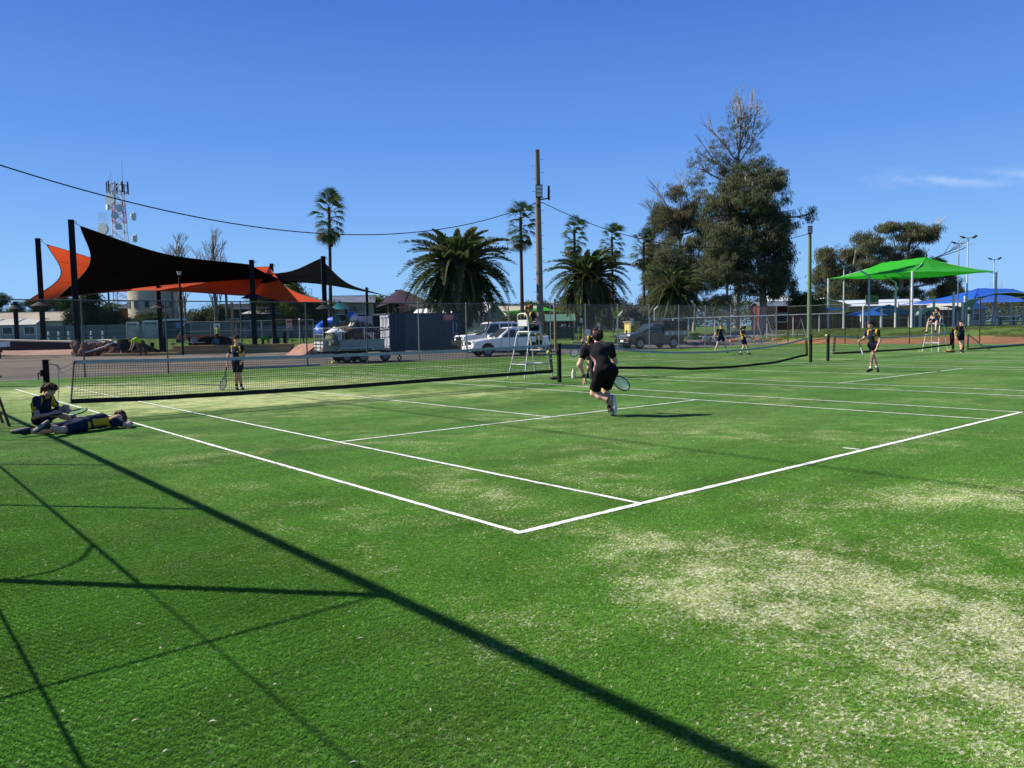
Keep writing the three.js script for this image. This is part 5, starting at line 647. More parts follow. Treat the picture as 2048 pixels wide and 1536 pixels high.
function timberStack(label, x, z, turn, L, rows, cols, c) { const o = thing('timber_stack', label, 'timber stack', V(x, landHeight(x, z) - .02, z), turn), R = rng(Math.round(-x * 10)); for (let j = 0; j < rows; j++) for (let k = 0; k < cols; k++) { const s = .8 + .4 * R(); part('beam', [rbx(L - R() * .5, .19, .24, .012, (R() - .5) * .3, .1 + j * .2, k * .26, 0, (R() - .5) * .01)], [woodA, woodB, woodC][Math.floor(R() * 3)], o); } return o; }
const woodA = mat([.42, .27, .11], .8, { map: worn }), woodB = mat([.34, .20, .085], .8, { map: worn }), woodC = mat([.48, .33, .15], .8, { map: worn });
timberStack('long golden timber beams stacked behind the near net', -18.9, -53.2, .06, 8.2, 3, 3); timberStack('low reddish timber boards left of the golden beams', -24.2, -51.3, .05, 5, 1, 4);
[[-20.2, -55.4, .8, 'dark square bollard on the right of the worker in green'], [-16.4, -56.5, 1.35, 'tall dark square bollard near the pink ramp'], [-17.0, -56.8, .95, 'short dark square bollard near the pink ramp'], [-23.9, -58, 1.1, 'dark square bollard behind the lamp post'], [-25.6, -57.5, 1.2, 'dark square bollard left of the cone collar pole'], [-26.4, -57.3, .75, 'short dark square bollard left of the cone collar pole']].forEach(([x, z, h, l]) => { const o = thing('square_bollard', l, 'bollard', V(x, landHeight(x, z), z), .3, 'dark square bollards in the skate park'); part('post', [rbx(.24, h, .24, .02, 0, h / 2, 0)], M.black, o); part('cap', [rbx(.26, .04, .26, .01, 0, h + .01, 0)], M.darkSteel, o); });
{ const o = thing('drop_saw_bench', 'site work bench with tools under the lamp post', 'work bench', V(-22.4, landHeight(-22.4, -54), -54), .2); part('bench_top', [rbx(2.2, .06, .7, .02, 0, .75, 0)], M.greyPipe, o); for (const x of [-1, 1]) for (const z of [-.28, .28]) part('leg', [rod([x, 0, z], [x * .95, .75, z], .03)], M.darkSteel, o); part('tool_box', [rbx(.5, .25, .3, .03, -.5, .9, 0)], M.darkSteel, o); part('saw', [rbx(.4, .2, .3, .05, .4, .88, 0), new THREE.CylinderGeometry(.16, .16, .03, 16).rotateX(1.57).translate(.4, 1.0, .1)], M.greyPipe, o); }
{ const o = thing('swing_frame', 'dark swing frame with pale joint caps behind the bright orange sail', 'swing frame', V(-20.6, landHeight(-20.6, -72), -72), 0); part('top_beam', [rod([-1.15, 2.5, 0], [1.15, 2.5, 0], .06)], mat([.06, .02, .02], .6), o); for (const s of [-1, 1]) { part('leg', [rod([s * 1.12, 2.5, 0], [s * 1.3, 0, .8], .06)], M.greyPipe, o); part('leg', [rod([s * 1.12, 2.5, 0], [s * 1.3, 0, -.8], .06)], M.darkSteel, o); part('joint_cap', [new THREE.SphereGeometry(.13, 10, 8).translate(s * 1.15, 2.5, .06)], mat([.5, .52, .5], .4), o); part('chain', wires([[s * .5 - .2, 2.45, 0, s * .5 - .2, .6, 0], [s * .5 + .2, 2.45, 0, s * .5 + .2, .6, 0]], .012), M.darkSteel, o); part('swing_seat', [rbx(.5, .05, .2, .02, s * .5, .58, 0)], M.rubber, o); } }
function signBoard(label, x, z, y, w, h, c, bars, postH) { const g = landHeight(x, z), o = thing('sign', label, 'sign', V(x, g, z), .05); part('panel', [rbx(w, h, .03, .01, 0, y, 0)], mat(c, .6), o); bars.forEach(([bx0, by, bw, bh, bc]) => part('print', [bx(bw, bh, .006, bx0, y + by, .02)], mat(bc, .7), o)); if (postH) for (const s of [-1, 1]) part('post', [rod([s * w * .4, 0, -.03], [s * w * .4, y + h / 2, -.03], .03)], M.darkSteel, o); return o; }
signBoard('white and red warning sign board on posts near the swings', -18.9, -66.5, 2.0, .5, .9, [.62, .58, .56], [[0, .25, .4, .2, [.5, .12, .09]], [0, -.05, .4, .1, [.45, .4, .4]], [0, -.33, .4, .14, [.2, .24, .28]]], 1);
signBoard('small white notice on the far wire fence', -30.9, -82, 1.55, .62, .55, [.72, .74, .75], [[0, .1, .4, .06, [.3, .3, .34]], [0, -.06, .3, .06, [.3, .3, .34]]], 1);
signBoard('white notice fixed to the fence post behind the runner', 5.35, -54.2, 1.1, .34, .78, [.74, .74, .74], [[0, .2, .2, .04, [.4, .4, .42]], [0, -.2, .26, .06, [.35, .36, .4]]], 1); signBoard('small white sign hanging on the green shelter fence', 7.6, -83, 2.1, .5, .5, [.7, .71, .72], [[0, 0, .34, .05, [.3, .3, .33]]], 1); signBoard('narrow white notice on the gate post behind the runner', 11.2, -72, 1.75, .25, .7, [.7, .7, .7], [[0, .1, .16, .04, [.4, .4, .42]]], 1);
{ const o = thing('play_tower', 'playground tower with teal panels beside the black pole', 'play tower', V(-16.6, landHeight(-16.6, -76), -76), .1); for (const x of [-.6, .6]) for (const z of [-.6, .6]) part('post', [rod([x, 0, z], [x, 3.5, z], .06)], M.darkSteel, o); part('deck', [bx(1.3, .1, 1.3, 0, 1.2, 0)], M.greyPipe, o); part('panel', [bx(.55, .75, .05, -.25, 2.5, .66)], M.teal, o); part('panel', [bx(.55, .75, .05, -.25, 1.68, .66)], M.teal, o); part('ladder_panel', [bx(.35, .9, .05, -.15, .75, .66)], mat([.45, .48, .48], .5), o); part('roof', [new THREE.ConeGeometry(1.15, .9, 4).rotateY(.785).translate(0, 3.95, 0)], M.teal, o); }
{ const o = thing('spiral_slide', 'blue spiral tube slide left of the play tower', 'slide', V(-18.0, landHeight(-18, -75.6) - .2, -75.6), 0), pts = []; for (let k = 0; k <= 26; k++) { const t = k / 26, a = -1.2 - t * 6.0; pts.push(V(Math.cos(a) * .62 + .1 * t, 2.5 - t * 2.0, Math.sin(a) * .62)); } pts.unshift(V(1.2, 2.6, -.2)); part('tube', [tube(pts, .42, 70, 14)], mat([.03, .14, .6], .3), o); part('support', [rod([0, 0, 0], [0, 2.4, 0], .06)], M.darkSteel, o); part('end_ring', [new THREE.TorusGeometry(.44, .05, 8, 20).rotateY(1.2).translate(1.15, 2.6, -.2)], mat([.62, .64, .66], .3), o); }
{ const o = thing('spiral_slide', 'red, white and blue spiral tube slide right of the play tower', 'slide', V(-15.0, landHeight(-15, -76.5) - .1, -76.5), 0), cols = [[.03, .16, .6], [.7, .7, .72], [.45, .03, .05], [.03, .14, .42], [.25, .5, .66], [.66, .66, .68], [.45, .03, .05], [.4, .03, .05]]; for (let s = 0; s < 8; s++) { const pts = []; for (let k = 0; k <= 5; k++) { const t = (s + k / 5) / 8, a = 2.6 - t * 4.6; pts.push(V(Math.cos(a) * .72, 3.1 - t * 2.4, Math.sin(a) * .72)); } part('tube_section', [tube(pts, .4, 14, 14)], mat(cols[s], .3), o); } part('support', [rod([0, 0, 0], [0, 3, 0], .06)], M.darkSteel, o); }
{ const o = thing('wire_fence', 'low wire fence with pale posts beyond the park grass', 'fence', V(-56, landHeight(-40, -84), -86), -.03); for (let k = 0; k < 13; k++) part('fence_post', [rod([k * 3, 0, 0], [k * 3, 1.75, 0], .035)], k % 2 ? M.galv : fencePost, o); part('top_rail', wires([[0, 1.72, 0, 36, 1.72, 0], [0, 1.1, 0, 36, 1.1, 0], [0, .5, 0, 36, .5, 0]], .016), M.galv, o); part('chain_link', linkMesh(36, 1.7, .3, .006), linkMat, o).userData.kind = 'stuff'; }
{ const o = thing('wire_fence', 'white railed pipe fence behind the timber and lamp post', 'fence', V(-33, landHeight(-28, -78), -79), 0); for (let k = 0; k < 6; k++) part('fence_post', [rod([k * 2.6, 0, 0], [k * 2.6, 2.2, 0], .045)], M.galv, o); part('rail', [rod([0, 2.15, 0], [13, 2.15, 0], .03), rod([0, 1.2, 0], [13, 1.2, 0], .02)], M.galv, o); part('brace', [rod([0, 2.1, 0], [-1, .2, 0], .03)], M.galv, o); }
tag(part(numbered('barrier_mesh'), [bx(5.2, .5, .05, -33.2, landHeight(-33, -83) + .35, -83.4)], mat([.4, .09, .06], .8), scene), 'low strip of red safety mesh beyond the grass', 'safety mesh');
tag(part(numbered('garden_edging'), [rbx(3.8, .1, .12, .03, 0, .05, 0)], mat([.32, .36, .38], .6), scene), 'pale grey pipe lying along the foot of the back fence', 'pipe'); scene.children[scene.children.length - 1].position.copy(C(11.6, 30.5)); scene.children[scene.children.length - 1].rotation.y = YAW;

// ---------------------------------------------------------------- car park edge, centre
{ const o = thing('picnic_shelter', 'small shelter with a pale green metal roof behind the white utility', 'shelter', V(5.4, landHeight(5.4, -86), -86), .03); part('roof', [bx(3.3, .06, 1.3, 0, 2.45, .55, .62), bx(3.3, .06, 1.3, 0, 2.45, -.5, -.62)], M.greenRoof, o); for (const x of [-1.4, 1.4]) for (const z of [-.7, .9]) part('post', [rod([x, 0, z], [x, 2.2, z], .05)], M.darkSteel, o); part('table', [rbx(1.6, .06, .7, .02, 0, .75, 0), bx(.1, .75, .5, -.5, .37, 0), bx(.1, .75, .5, .5, .37, 0)], mat([.10, .13, .13], .7), o); part('back_panel', [bx(2.8, 1.3, .05, 0, .8, -.75)], mat([.03, .045, .045], .8), o); }
{ const o = thing('steel_panel_fence', 'dark green slatted enclosure under the shelter roof', 'fence', V(4.0, landHeight(7, -81), -81), 0); for (let k = 0; k < 26; k++) part('slat', [bx(.1, 1.35, .03, k * .22, .75, 0)], mat([.022, .04, .04], .7), o); part('rail', [bx(5.7, .06, .05, 2.75, 1.3, -.04), bx(5.7, .06, .05, 2.75, .3, -.04)], M.darkSteel, o); }
{ const o = thing('utility_hut', 'yellow box hut behind the dark utility vehicle', 'hut', V(12.25, landHeight(12.25, -79), -79), .55); part('wall', [rbx(1.15, 1.75, 1.0, .02, 0, .9, 0)], mat([.58, .44, .13], .8, { map: worn }), o); part('roof', [bx(1.35, .06, 1.2, 0, 1.82, 0)], mat([.5, .46, .36], .7), o); const d = part('door', [bx(.03, 1.45, .7, -.585, .8, 0)], mat([.6, .5, .16], .8), o); part('handle', [bx(.04, .12, .03, -.61, .85, .25)], M.darkSteel, d); }
{ const o = thing('road_sign', 'round yellow traffic sign behind the runner', 'sign', V(10.35, landHeight(10.35, -76), -76), -.1); part('post', [rod([0, 0, -.03], [0, 2.4, -.03], .035)], M.greyPipe, o); part('disc', [new THREE.CylinderGeometry(.42, .42, .02, 26).rotateX(Math.PI / 2).translate(0, 2.55, 0)], mat([.75, .72, .02], .5), o); part('symbol', [new THREE.CylinderGeometry(.055, .055, .01, 10).rotateX(Math.PI / 2).translate(.02, 2.7, .014), bx(.1, .2, .01, 0, 2.54, .014), bx(.05, .18, .01, -.06, 2.36, .014, 0, 0, -.3), bx(.05, .18, .01, .06, 2.36, .014, 0, 0, .3), bx(.2, .04, .01, .02, 2.58, .014, 0, 0, .4)], M.black, o); }
[[10.0, -73], [10.9, -73.5], [11.9, -74], [12.6, -74.5]].forEach(([x, z], k) => { const o = thing('timber_bollard', ['dark timber bollard under the round yellow sign', 'dark timber bollard left of the yellow hut', 'dark timber bollard in front of the yellow hut door', 'dark timber bollard in front of the yellow hut, right side'][k], 'bollard', V(x, landHeight(x, z), z), 0, 'dark timber bollards by the hut'); part('post', [rod([0, 0, 0], [0, .95, 0], .09, .085, 9)], mat([.03, .025, .02], .9), o); part('cap', [new THREE.SphereGeometry(.085, 9, 5).translate(0, .95, 0)], mat([.04, .035, .03], .9), o); });
timberPost('thin grey post with a floodlight arm between the palms', 9.2, -70, 2.6, .05, M.galv); timberPost('slender pale pole rising behind the second date palm', 9.3, -82, 5.2, .07, M.galv); timberPost('timber post below the small green sail', 3.9, -104, 4.2, .12);
for (const [x, z, h, l] of [[8.8, -64, 2.3, 'short bent light bracket post behind the white utility'], [13.9, -75.5, 2.9, 'short white lamp standard behind the dark utility']]) { const o = thing('bracket_lamp', l, 'lamp', V(x, landHeight(x, z), z), 0); part('post', [rod([0, 0, 0], [0, h, 0], .045)], mat([.5, .48, .4], .6), o); part('arm', [rod([0, h, 0], [.38, h + .42, 0], .06)], mat([.6, .6, .58], .5), o); }
[['long low kerb of pale timber on the verge behind the utility pole', 6.2, -66, 2.2, [.55, .42, .3]], ['orange barrier board lying on the verge', 7.5, -66.4, .9, [.6, .14, .06]]].forEach(([l, x, z, w, c]) => { const o = part(numbered('barrier_board'), [rbx(w, .16, .16, .02)], mat(c, .7), scene); o.position.set(x, landHeight(x, z) + .12, z); o.rotation.y = .1; tag(o, l, 'board'); });
// construction barriers behind the far players
{ const o = thing('pipe_fence', 'white pipe rail fence behind the two far players', 'fence', V(13.5, .35, -69.5), .02); for (let k = 0; k < 8; k++) part('fence_post', [rod([k * 2.35, 0, 0], [k * 2.35, 2.0 + k * .02, 0], .04)], M.whiteMetal, o); part('top_rail', [rod([0, 1.95, 0], [16.5, 2.15, 0], .04)], M.whiteMetal, o); part('bottom_rail', [rod([3.2, .3, .3], [16.5, .3, .3], .045), bx(13, .14, .25, 9.6, -.15, .5)], mat([.62, .58, .52], .7), o); part('chain_link', linkMesh(16.5, 1.95, .3, .005), galvLink, o).userData.kind = 'stuff'; }
[14.8, 16.9, 19.2, 21.3, 22.9].forEach((x, k) => { const o = thing('barrier_block', ['orange barrier foot just right of the dark utility', 'orange barrier foot left of the far player', 'orange barrier foot between the two far players', 'orange barrier foot right of the two far players', 'orange barrier foot beside the green light pole'][k], 'barrier foot', V(x * 1.02, .12, -68.6), .05, 'orange barrier feet'); part('block', [rbx(.72, .2, .34, .05, 0, .12, 0)], M.orange, o); part('socket', [bx(.12, .1, .12, 0, .26, 0)], M.orange, o); });
for (const [x, lean, l] of [[20.6, .5, 'slanting dark fence stay right of the far players'], [21.3, .7, 'second slanting fence stay right of the far players'], [24.3, .55, 'slanting fence stay beside the green light pole']]) { const o = thing('fence_stay', l, 'fence stay', V(x, .2, -66.4), 0); part('strut', [rod([0, 0, 0], [lean, 1.9, -.4], .04)], M.darkSteel, o); part('prop', [rod([lean, 1.9, -.4], [lean * 1.5, 0, .3], .03)], M.greyPipe, o); part('clamp', [rbx(.14, .14, .14, .02, lean * .55, 1.05, -.2)], M.black, o); }
// ---------------------------------------------------------------- school grounds on the right
function tri3(ps) { const g = new THREE.BufferGeometry(); g.setAttribute('position', new THREE.Float32BufferAttribute(ps.flat(), 3)); g.computeVertexNormals(); return g; }
function panelSag(a, b, c, d, sag, n = 10) { a = vv(a); b = vv(b); c = vv(c); d = vv(d); return sheet(n, n, (u, v) => a.clone().lerp(b, u).lerp(d.clone().lerp(c, u), v).add(V(0, -sag * 4 * v * (1 - v) * (.6 + .8 * fbm(u * 5, v * 3, 2)) - .14 * sag * Math.sin(u * 21), 0))); }
{ // bright green hip canopy
  const o = thing('shade_canopy', 'bright green hip shade canopy on tall white posts', 'shade canopy', V(0, 0, 0)), A = [37.43, 6.91, -92], B = [40.1, 6.62, -78], Cc = [52.2, 6.84, -84], Dd = [50.2, 7.0, -98], R1 = [45.9, 8.72, -86.4], R2 = [43.0, 8.5, -90.4];
  part('fabric_panel', [panelSag(A, B, R1, R2, .22)], GRN, o); part('fabric_panel', [panelSag(B, Cc, R1, R1, .25)], GRN, o); part('fabric_panel', [panelSag(Cc, Dd, R2, R1, .2)], GRN, o); part('fabric_panel', [panelSag(Dd, A, R2, R2, .2)], GRN, o);
  const dn = p => [p[0], p[1] - .22, p[2]]; part('ridge_pipe', [rod(dn(R1), dn(R2), .05), rod(dn(B), dn(R1), .04), rod(dn(Cc), dn(R1), .04), rod(dn(A), dn(R2), .04), rod(dn(Dd), dn(R2), .04)], M.whiteMetal, o);
  const E = [[A, 1], [B, 1], [Cc, 1], [Dd, 1]]; for (const [p] of E) { const y = landHeight(p[0], p[2]); part('post', [rod([p[0], y - .1, p[2]], [p[0], p[1] + .02, p[2]], .12, .11, 10)], M.whiteMetal, o); }
  for (const p of [[43.4, 6.1, -88], [39.0, 6.75, -85]]) { const y = landHeight(p[0], p[2]); part('post', [rod([p[0], y - .1, p[2]], [p[0], p[1], p[2]], .12, .11, 10), rod([p[0], p[1] - .02, p[2]], [p[0] - 1.2, p[1] + .8, p[2] - .4], .09)], M.whiteMetal, o); }
}
{ const o = thing('shade_canopy', 'wide blue peaked shade canopy beyond the green one', 'shade canopy', V(0, 0, 0)), A = [51.6, 4.0, -104], B = [57.6, 3.9, -98], Cc = [76, 4.1, -104], Dd = [72, 4.6, -120], R1 = [66.5, 6.25, -111], R2 = [72, 6.1, -112];
  part('fabric_panel', [panelSag(A, B, R1, R1, .3)], BLU, o); part('fabric_panel', [panelSag(B, Cc, R2, R1, .35)], BLU, o); part('fabric_panel', [panelSag(Cc, Dd, R2, R2, .3)], BLU, o); part('fabric_panel', [panelSag(Dd, A, R1, R2, .3)], BLU, o);
  for (const p of [A, B, Cc, Dd, [49.9, 4.4, -92], [58.2, 4.6, -100]]) { const y = landHeight(p[0], p[2]); part('post', [rod([p[0], y - .1, p[2]], [p[0], p[1] + .2, p[2]], .14, .14, 9)], M.whiteMetal, o); } }
{ const o = thing('shade_canopy', 'small blue tent canopy behind the girl with the racket', 'shade canopy', V(0, 0, 0)), y = landHeight(43.5, -91), P = [[40.4, 2.45, -90], [46.6, 2.45, -89], [48.5, 2.6, -95], [41, 2.6, -96]], T = [44.6, 3.75, -92]; P.forEach((p, k) => part('fabric_panel', [tri3([p, P[(k + 1) % 4], T])], BLU, o)); P.forEach(p => part('post', [rod([p[0], y - .1, p[2]], [p[0], p[1], p[2]], .09)], M.whiteMetal, o)); }
sail('low blue shade sail beside the yellow building', [[34.9, 4.2, -91], [38.2, 3.35, -90], [40.2, 3.5, -93], [37, 3.6, -96]], [[36.3, 3.55, -90.6], [39, 3.25, -91.5], [38.5, 3.4, -94.5], [36, 3.7, -93.5]], BLU);
{ const o = thing('arched_shelter', 'dark green arched roof shelter at the right edge', 'shelter', V(52.8, landHeight(52.8, -84), -84), -.35), h0 = 2.1; part('roof', [sheet(18, 2, (u, v) => { const a = lerp(.12, Math.PI - .12, u); return V(-Math.cos(a) * 3.4, h0 + Math.sin(a) * 1.55 - .25, lerp(3, -3, v)); })], mat([.10, .20, .13], .55, { map: worn }), o); part('fascia', [tube(Array.from({ length: 9 }, (_, k) => { const a = lerp(.12, Math.PI - .12, k / 8); return V(-Math.cos(a) * 3.42, h0 + Math.sin(a) * 1.57 - .27, 3.02); }), .07, 30, 6)], mat([.10, .17, .12], .5), o); for (const x of [-3.1, 3.1]) for (const z of [-2.6, 2.6]) part('post', [rod([x, -.1, z], [x, h0 + .15, z], .08)], M.whiteMetal, o); }
{ const o = thing('arched_shelter', 'smaller pale green arched shelter under the larger one', 'shelter', V(51.5, landHeight(51, -92), -93), -.2); part('roof', [sheet(14, 2, (u, v) => { const a = lerp(.1, Math.PI - .1, u); return V(-Math.cos(a) * 2.6, 1.3 + Math.sin(a) * 1.1, lerp(2, -2, v)); })], mat([.22, .30, .24], .6), o); for (const x of [-2.4, 2.4]) part('post', [rod([x, -.1, 1.8], [x, 1.45, 1.8], .06)], M.whiteMetal, o); }
const woodDark = mat([.12, .08, .05], .9, { map: worn }), woodMid = mat([.20, .13, .075], .9, { map: worn }), yel = mat([.66, .55, .25], .85, { map: worn }), brownW = mat([.15, .10, .06], .9, { map: worn });
gableHouse('yellow gabled school building behind the light pole', 44.6, -112, 7, 6, 3.3, 4.3, 1.35, yel, mat([.55, .58, .6], .5), 2); gableHouse('long school building with a pale flat roof behind the hoop', 53.5, -116, 13, 7, 3.2, 4.1, -.05, yel, mat([.58, .62, .66], .5), 4); gableHouse('low cream school building under the blue canopy', 62, -118, 16, 6, 2.5, 3.6, 0, mat([.5, .46, .34], .9), mat([.62, .58, .45], .6), 5); gableHouse('dark red shed behind the bush tree', 31.2, -92, 4.4, 4, 2.9, 3.4, 0, mat([.22, .05, .04], .85, { map: worn }), M.galv, 1, 'shed'); gableHouse('white roofed building peeping between gum and bush', 42, -122, 4, 5, 4.0, 5.2, 0, mat([.55, .5, .4], .9), M.white, 1);
{ const o = thing('paling_fence', 'brown timber paling fence along the school yard', 'fence', V(32, landHeight(40, -97), -98), -.02), R = rng(88); for (let k = 0; k < 84; k++) part('paling', [bx(.29, 2.0 + .06 * R(), .03, k * .3, 1.0, 0)], [brownW, woodDark, woodMid][Math.floor(R() * 3)], o); part('rail', [bx(25.2, .1, .06, 12.5, .5, -.05), bx(25.2, .1, .06, 12.5, 1.6, -.05)], brownW, o); }
{ const o = thing('basketball_hoop', 'grey green basketball backboard on a white post', 'basketball hoop', V(40.75, landHeight(40.75, -88), -88), .1); part('post', [rod([-.75, -.1, -.5], [-.75, 2.5, -.5], .09), rod([-.75, 2.45, -.5], [0, 3.0, -.1], .06)], M.whiteMetal, o); part('backboard', [rbx(1.55, 1.0, .05, .02, 0, 3.15, 0)], mat([.16, .21, .15], .7), o); part('target_square', [bx(.62, .04, .01, 0, 3.28, .03), bx(.62, .04, .01, 0, 2.86, .03), bx(.04, .45, .01, -.3, 3.07, .03), bx(.04, .45, .01, .3, 3.07, .03)], M.black, o); part('ring', [new THREE.TorusGeometry(.23, .02, 6, 18).rotateX(Math.PI / 2).translate(0, 2.8, .3)], M.orange, o); }
function courtLight(label, x, z, h, heads = 2) { const y = landHeight(x, z), o = thing('court_light', label, 'light pole', V(x, y - .1, z), 0, 'slim netball court light poles'); part('pole_shaft', [rod([0, 0, 0], [0, h - y, 0], .1, .06, 9)], mat([.5, .52, .54], .5), o); part('crossarm', [rod([-.7, h - y, 0], [.7, h - y, 0], .04)], M.greyPipe, o); for (let k = 0; k < heads; k++) part('lamp_head', [rbx(.5, .14, .35, .03, k ? .7 : -.7, h - y + .12, .1, .3, 0, k ? .6 : -.2)], M.darkSteel, o); return o; }
courtLight('tallest slim court light pole right of the green canopy', 52.6, -90, 11.2); courtLight('second slim court light pole just left of the tallest', 55.0, -96, 11.2, 1); courtLight('slim court light pole at the right edge', 70.5, -114, 10.6); courtLight('slim court light pole at the left end of the green canopy', 38.4, -90, 8.2, 2);
{ const o = thing('school_fence', 'rail fence with white posts along the top of the bank', 'fence', V(37, landHeight(44, -80), -81.5), -.05); for (let k = 0; k < 13; k++) part('fence_post', [rod([k * 1.7, 0, 0], [k * 1.7, 1.95, 0], .04)], k % 3 ? M.galv : M.whiteMetal, o); part('rail', [rod([0, 1.92, 0], [20.4, 1.92, 0], .025), rod([0, 1.05, 0], [20.4, 1.05, 0], .02)], mat([.42, .36, .28], .6), o); part('chain_link', linkMesh(20.4, 1.9, .35, .005), galvLink, o).userData.kind = 'stuff'; }
for (const [x, z, h, l] of [[42.0, -80, 2.3, 'thick white post left of the canopy centre post'], [45.4, -80, 3.6, 'tallest thick white post right of the umpire chair girl'], [46.6, -80.5, 2.6, 'thick white post right of the standing girl'], [38.0, -80, 2.1, 'thick white post behind the girl with the racket'], [55.2, -84, 2.4, 'thick white post under the arched shelter'], [53.2, -83, 2.5, 'slim white post under the arched shelter']]) { const y = landHeight(x, z), o = thing('white_post', l, 'post', V(x, y - .1, z), 0, 'white posts in the school yard'); part('shaft', [rod([0, 0, 0], [0, h, 0], .13, .12, 10)], M.whiteMetal, o); part('cap', [new THREE.ConeGeometry(.14, .12, 10).translate(0, h + .05, 0)], M.whiteMetal, o); }
{ const o = thing('picnic_table', 'pale picnic table under the arched shelter', 'table', V(51.6, landHeight(51.6, -81), -81), .1); part('table_top', [rbx(2.2, .07, .8, .02, 0, .95, 0)], M.white, o); for (const s of [-1, 1]) { part('bench', [rbx(2.2, .06, .3, .02, 0, .5, s * .7)], M.white, o); part('leg', [bx(.08, .95, .6, s * .8, .46, 0)], M.greyPipe, o); } }
[[39.6, 'orange marker flag hanging on the far fence', -96, 1.5], [38.2, 'small orange and yellow play item behind the girl with the racket', -84, .5]].forEach(([x, l, z, h]) => { const o = thing('play_item', l, 'play equipment', V(x, landHeight(x, z), z), 0); part('panel', [rbx(.42, .62, .05, .05, 0, h, 0)], mat([.6, .12, .04], .7), o); part('stem', [rod([0, 0, 0], [0, h, 0], .04)], mat([.5, .38, .05], .7), o); });
{ // tussocks on the bank
  const pts = [], R = rng(500); for (let k = 0; k < 9000; k++) { const cx = 57.2 + R() * 9, cz = 2 + R() * 34; if (fbm(cx * .6, cz * .6, 3) < .42 + .25 * sstep(59.5, 57.2, cx)) continue; const w = C(cx, cz); pts.push(V(w.x, landHeight(w.x, w.z) + .04, w.z)); }
  const c = crown(scene, pts, 'fine', [[.07, .12, .025], [.10, .14, .03], [.14, .14, .05], [.06, .10, .02]], .34, 501); c.name = 'bank_grass'; tag(c, 'patchy green grass tussocks on the dirt bank at the right', 'grass');
  const p2 = []; for (let k = 0; k < 7000; k++) { const cx = -8 + R() * 52, cz = 62 + R() * 28; const w = C(cx, cz); p2.push(V(w.x, landHeight(w.x, w.z) + .03, w.z)); } const g2 = crown(scene, p2, 'fine', [[.09, .15, .03], [.12, .18, .04], [.07, .12, .025]], .3, 502); g2.name = 'park_grass'; tag(g2, 'mown green grass beyond the skate park', 'grass'); }
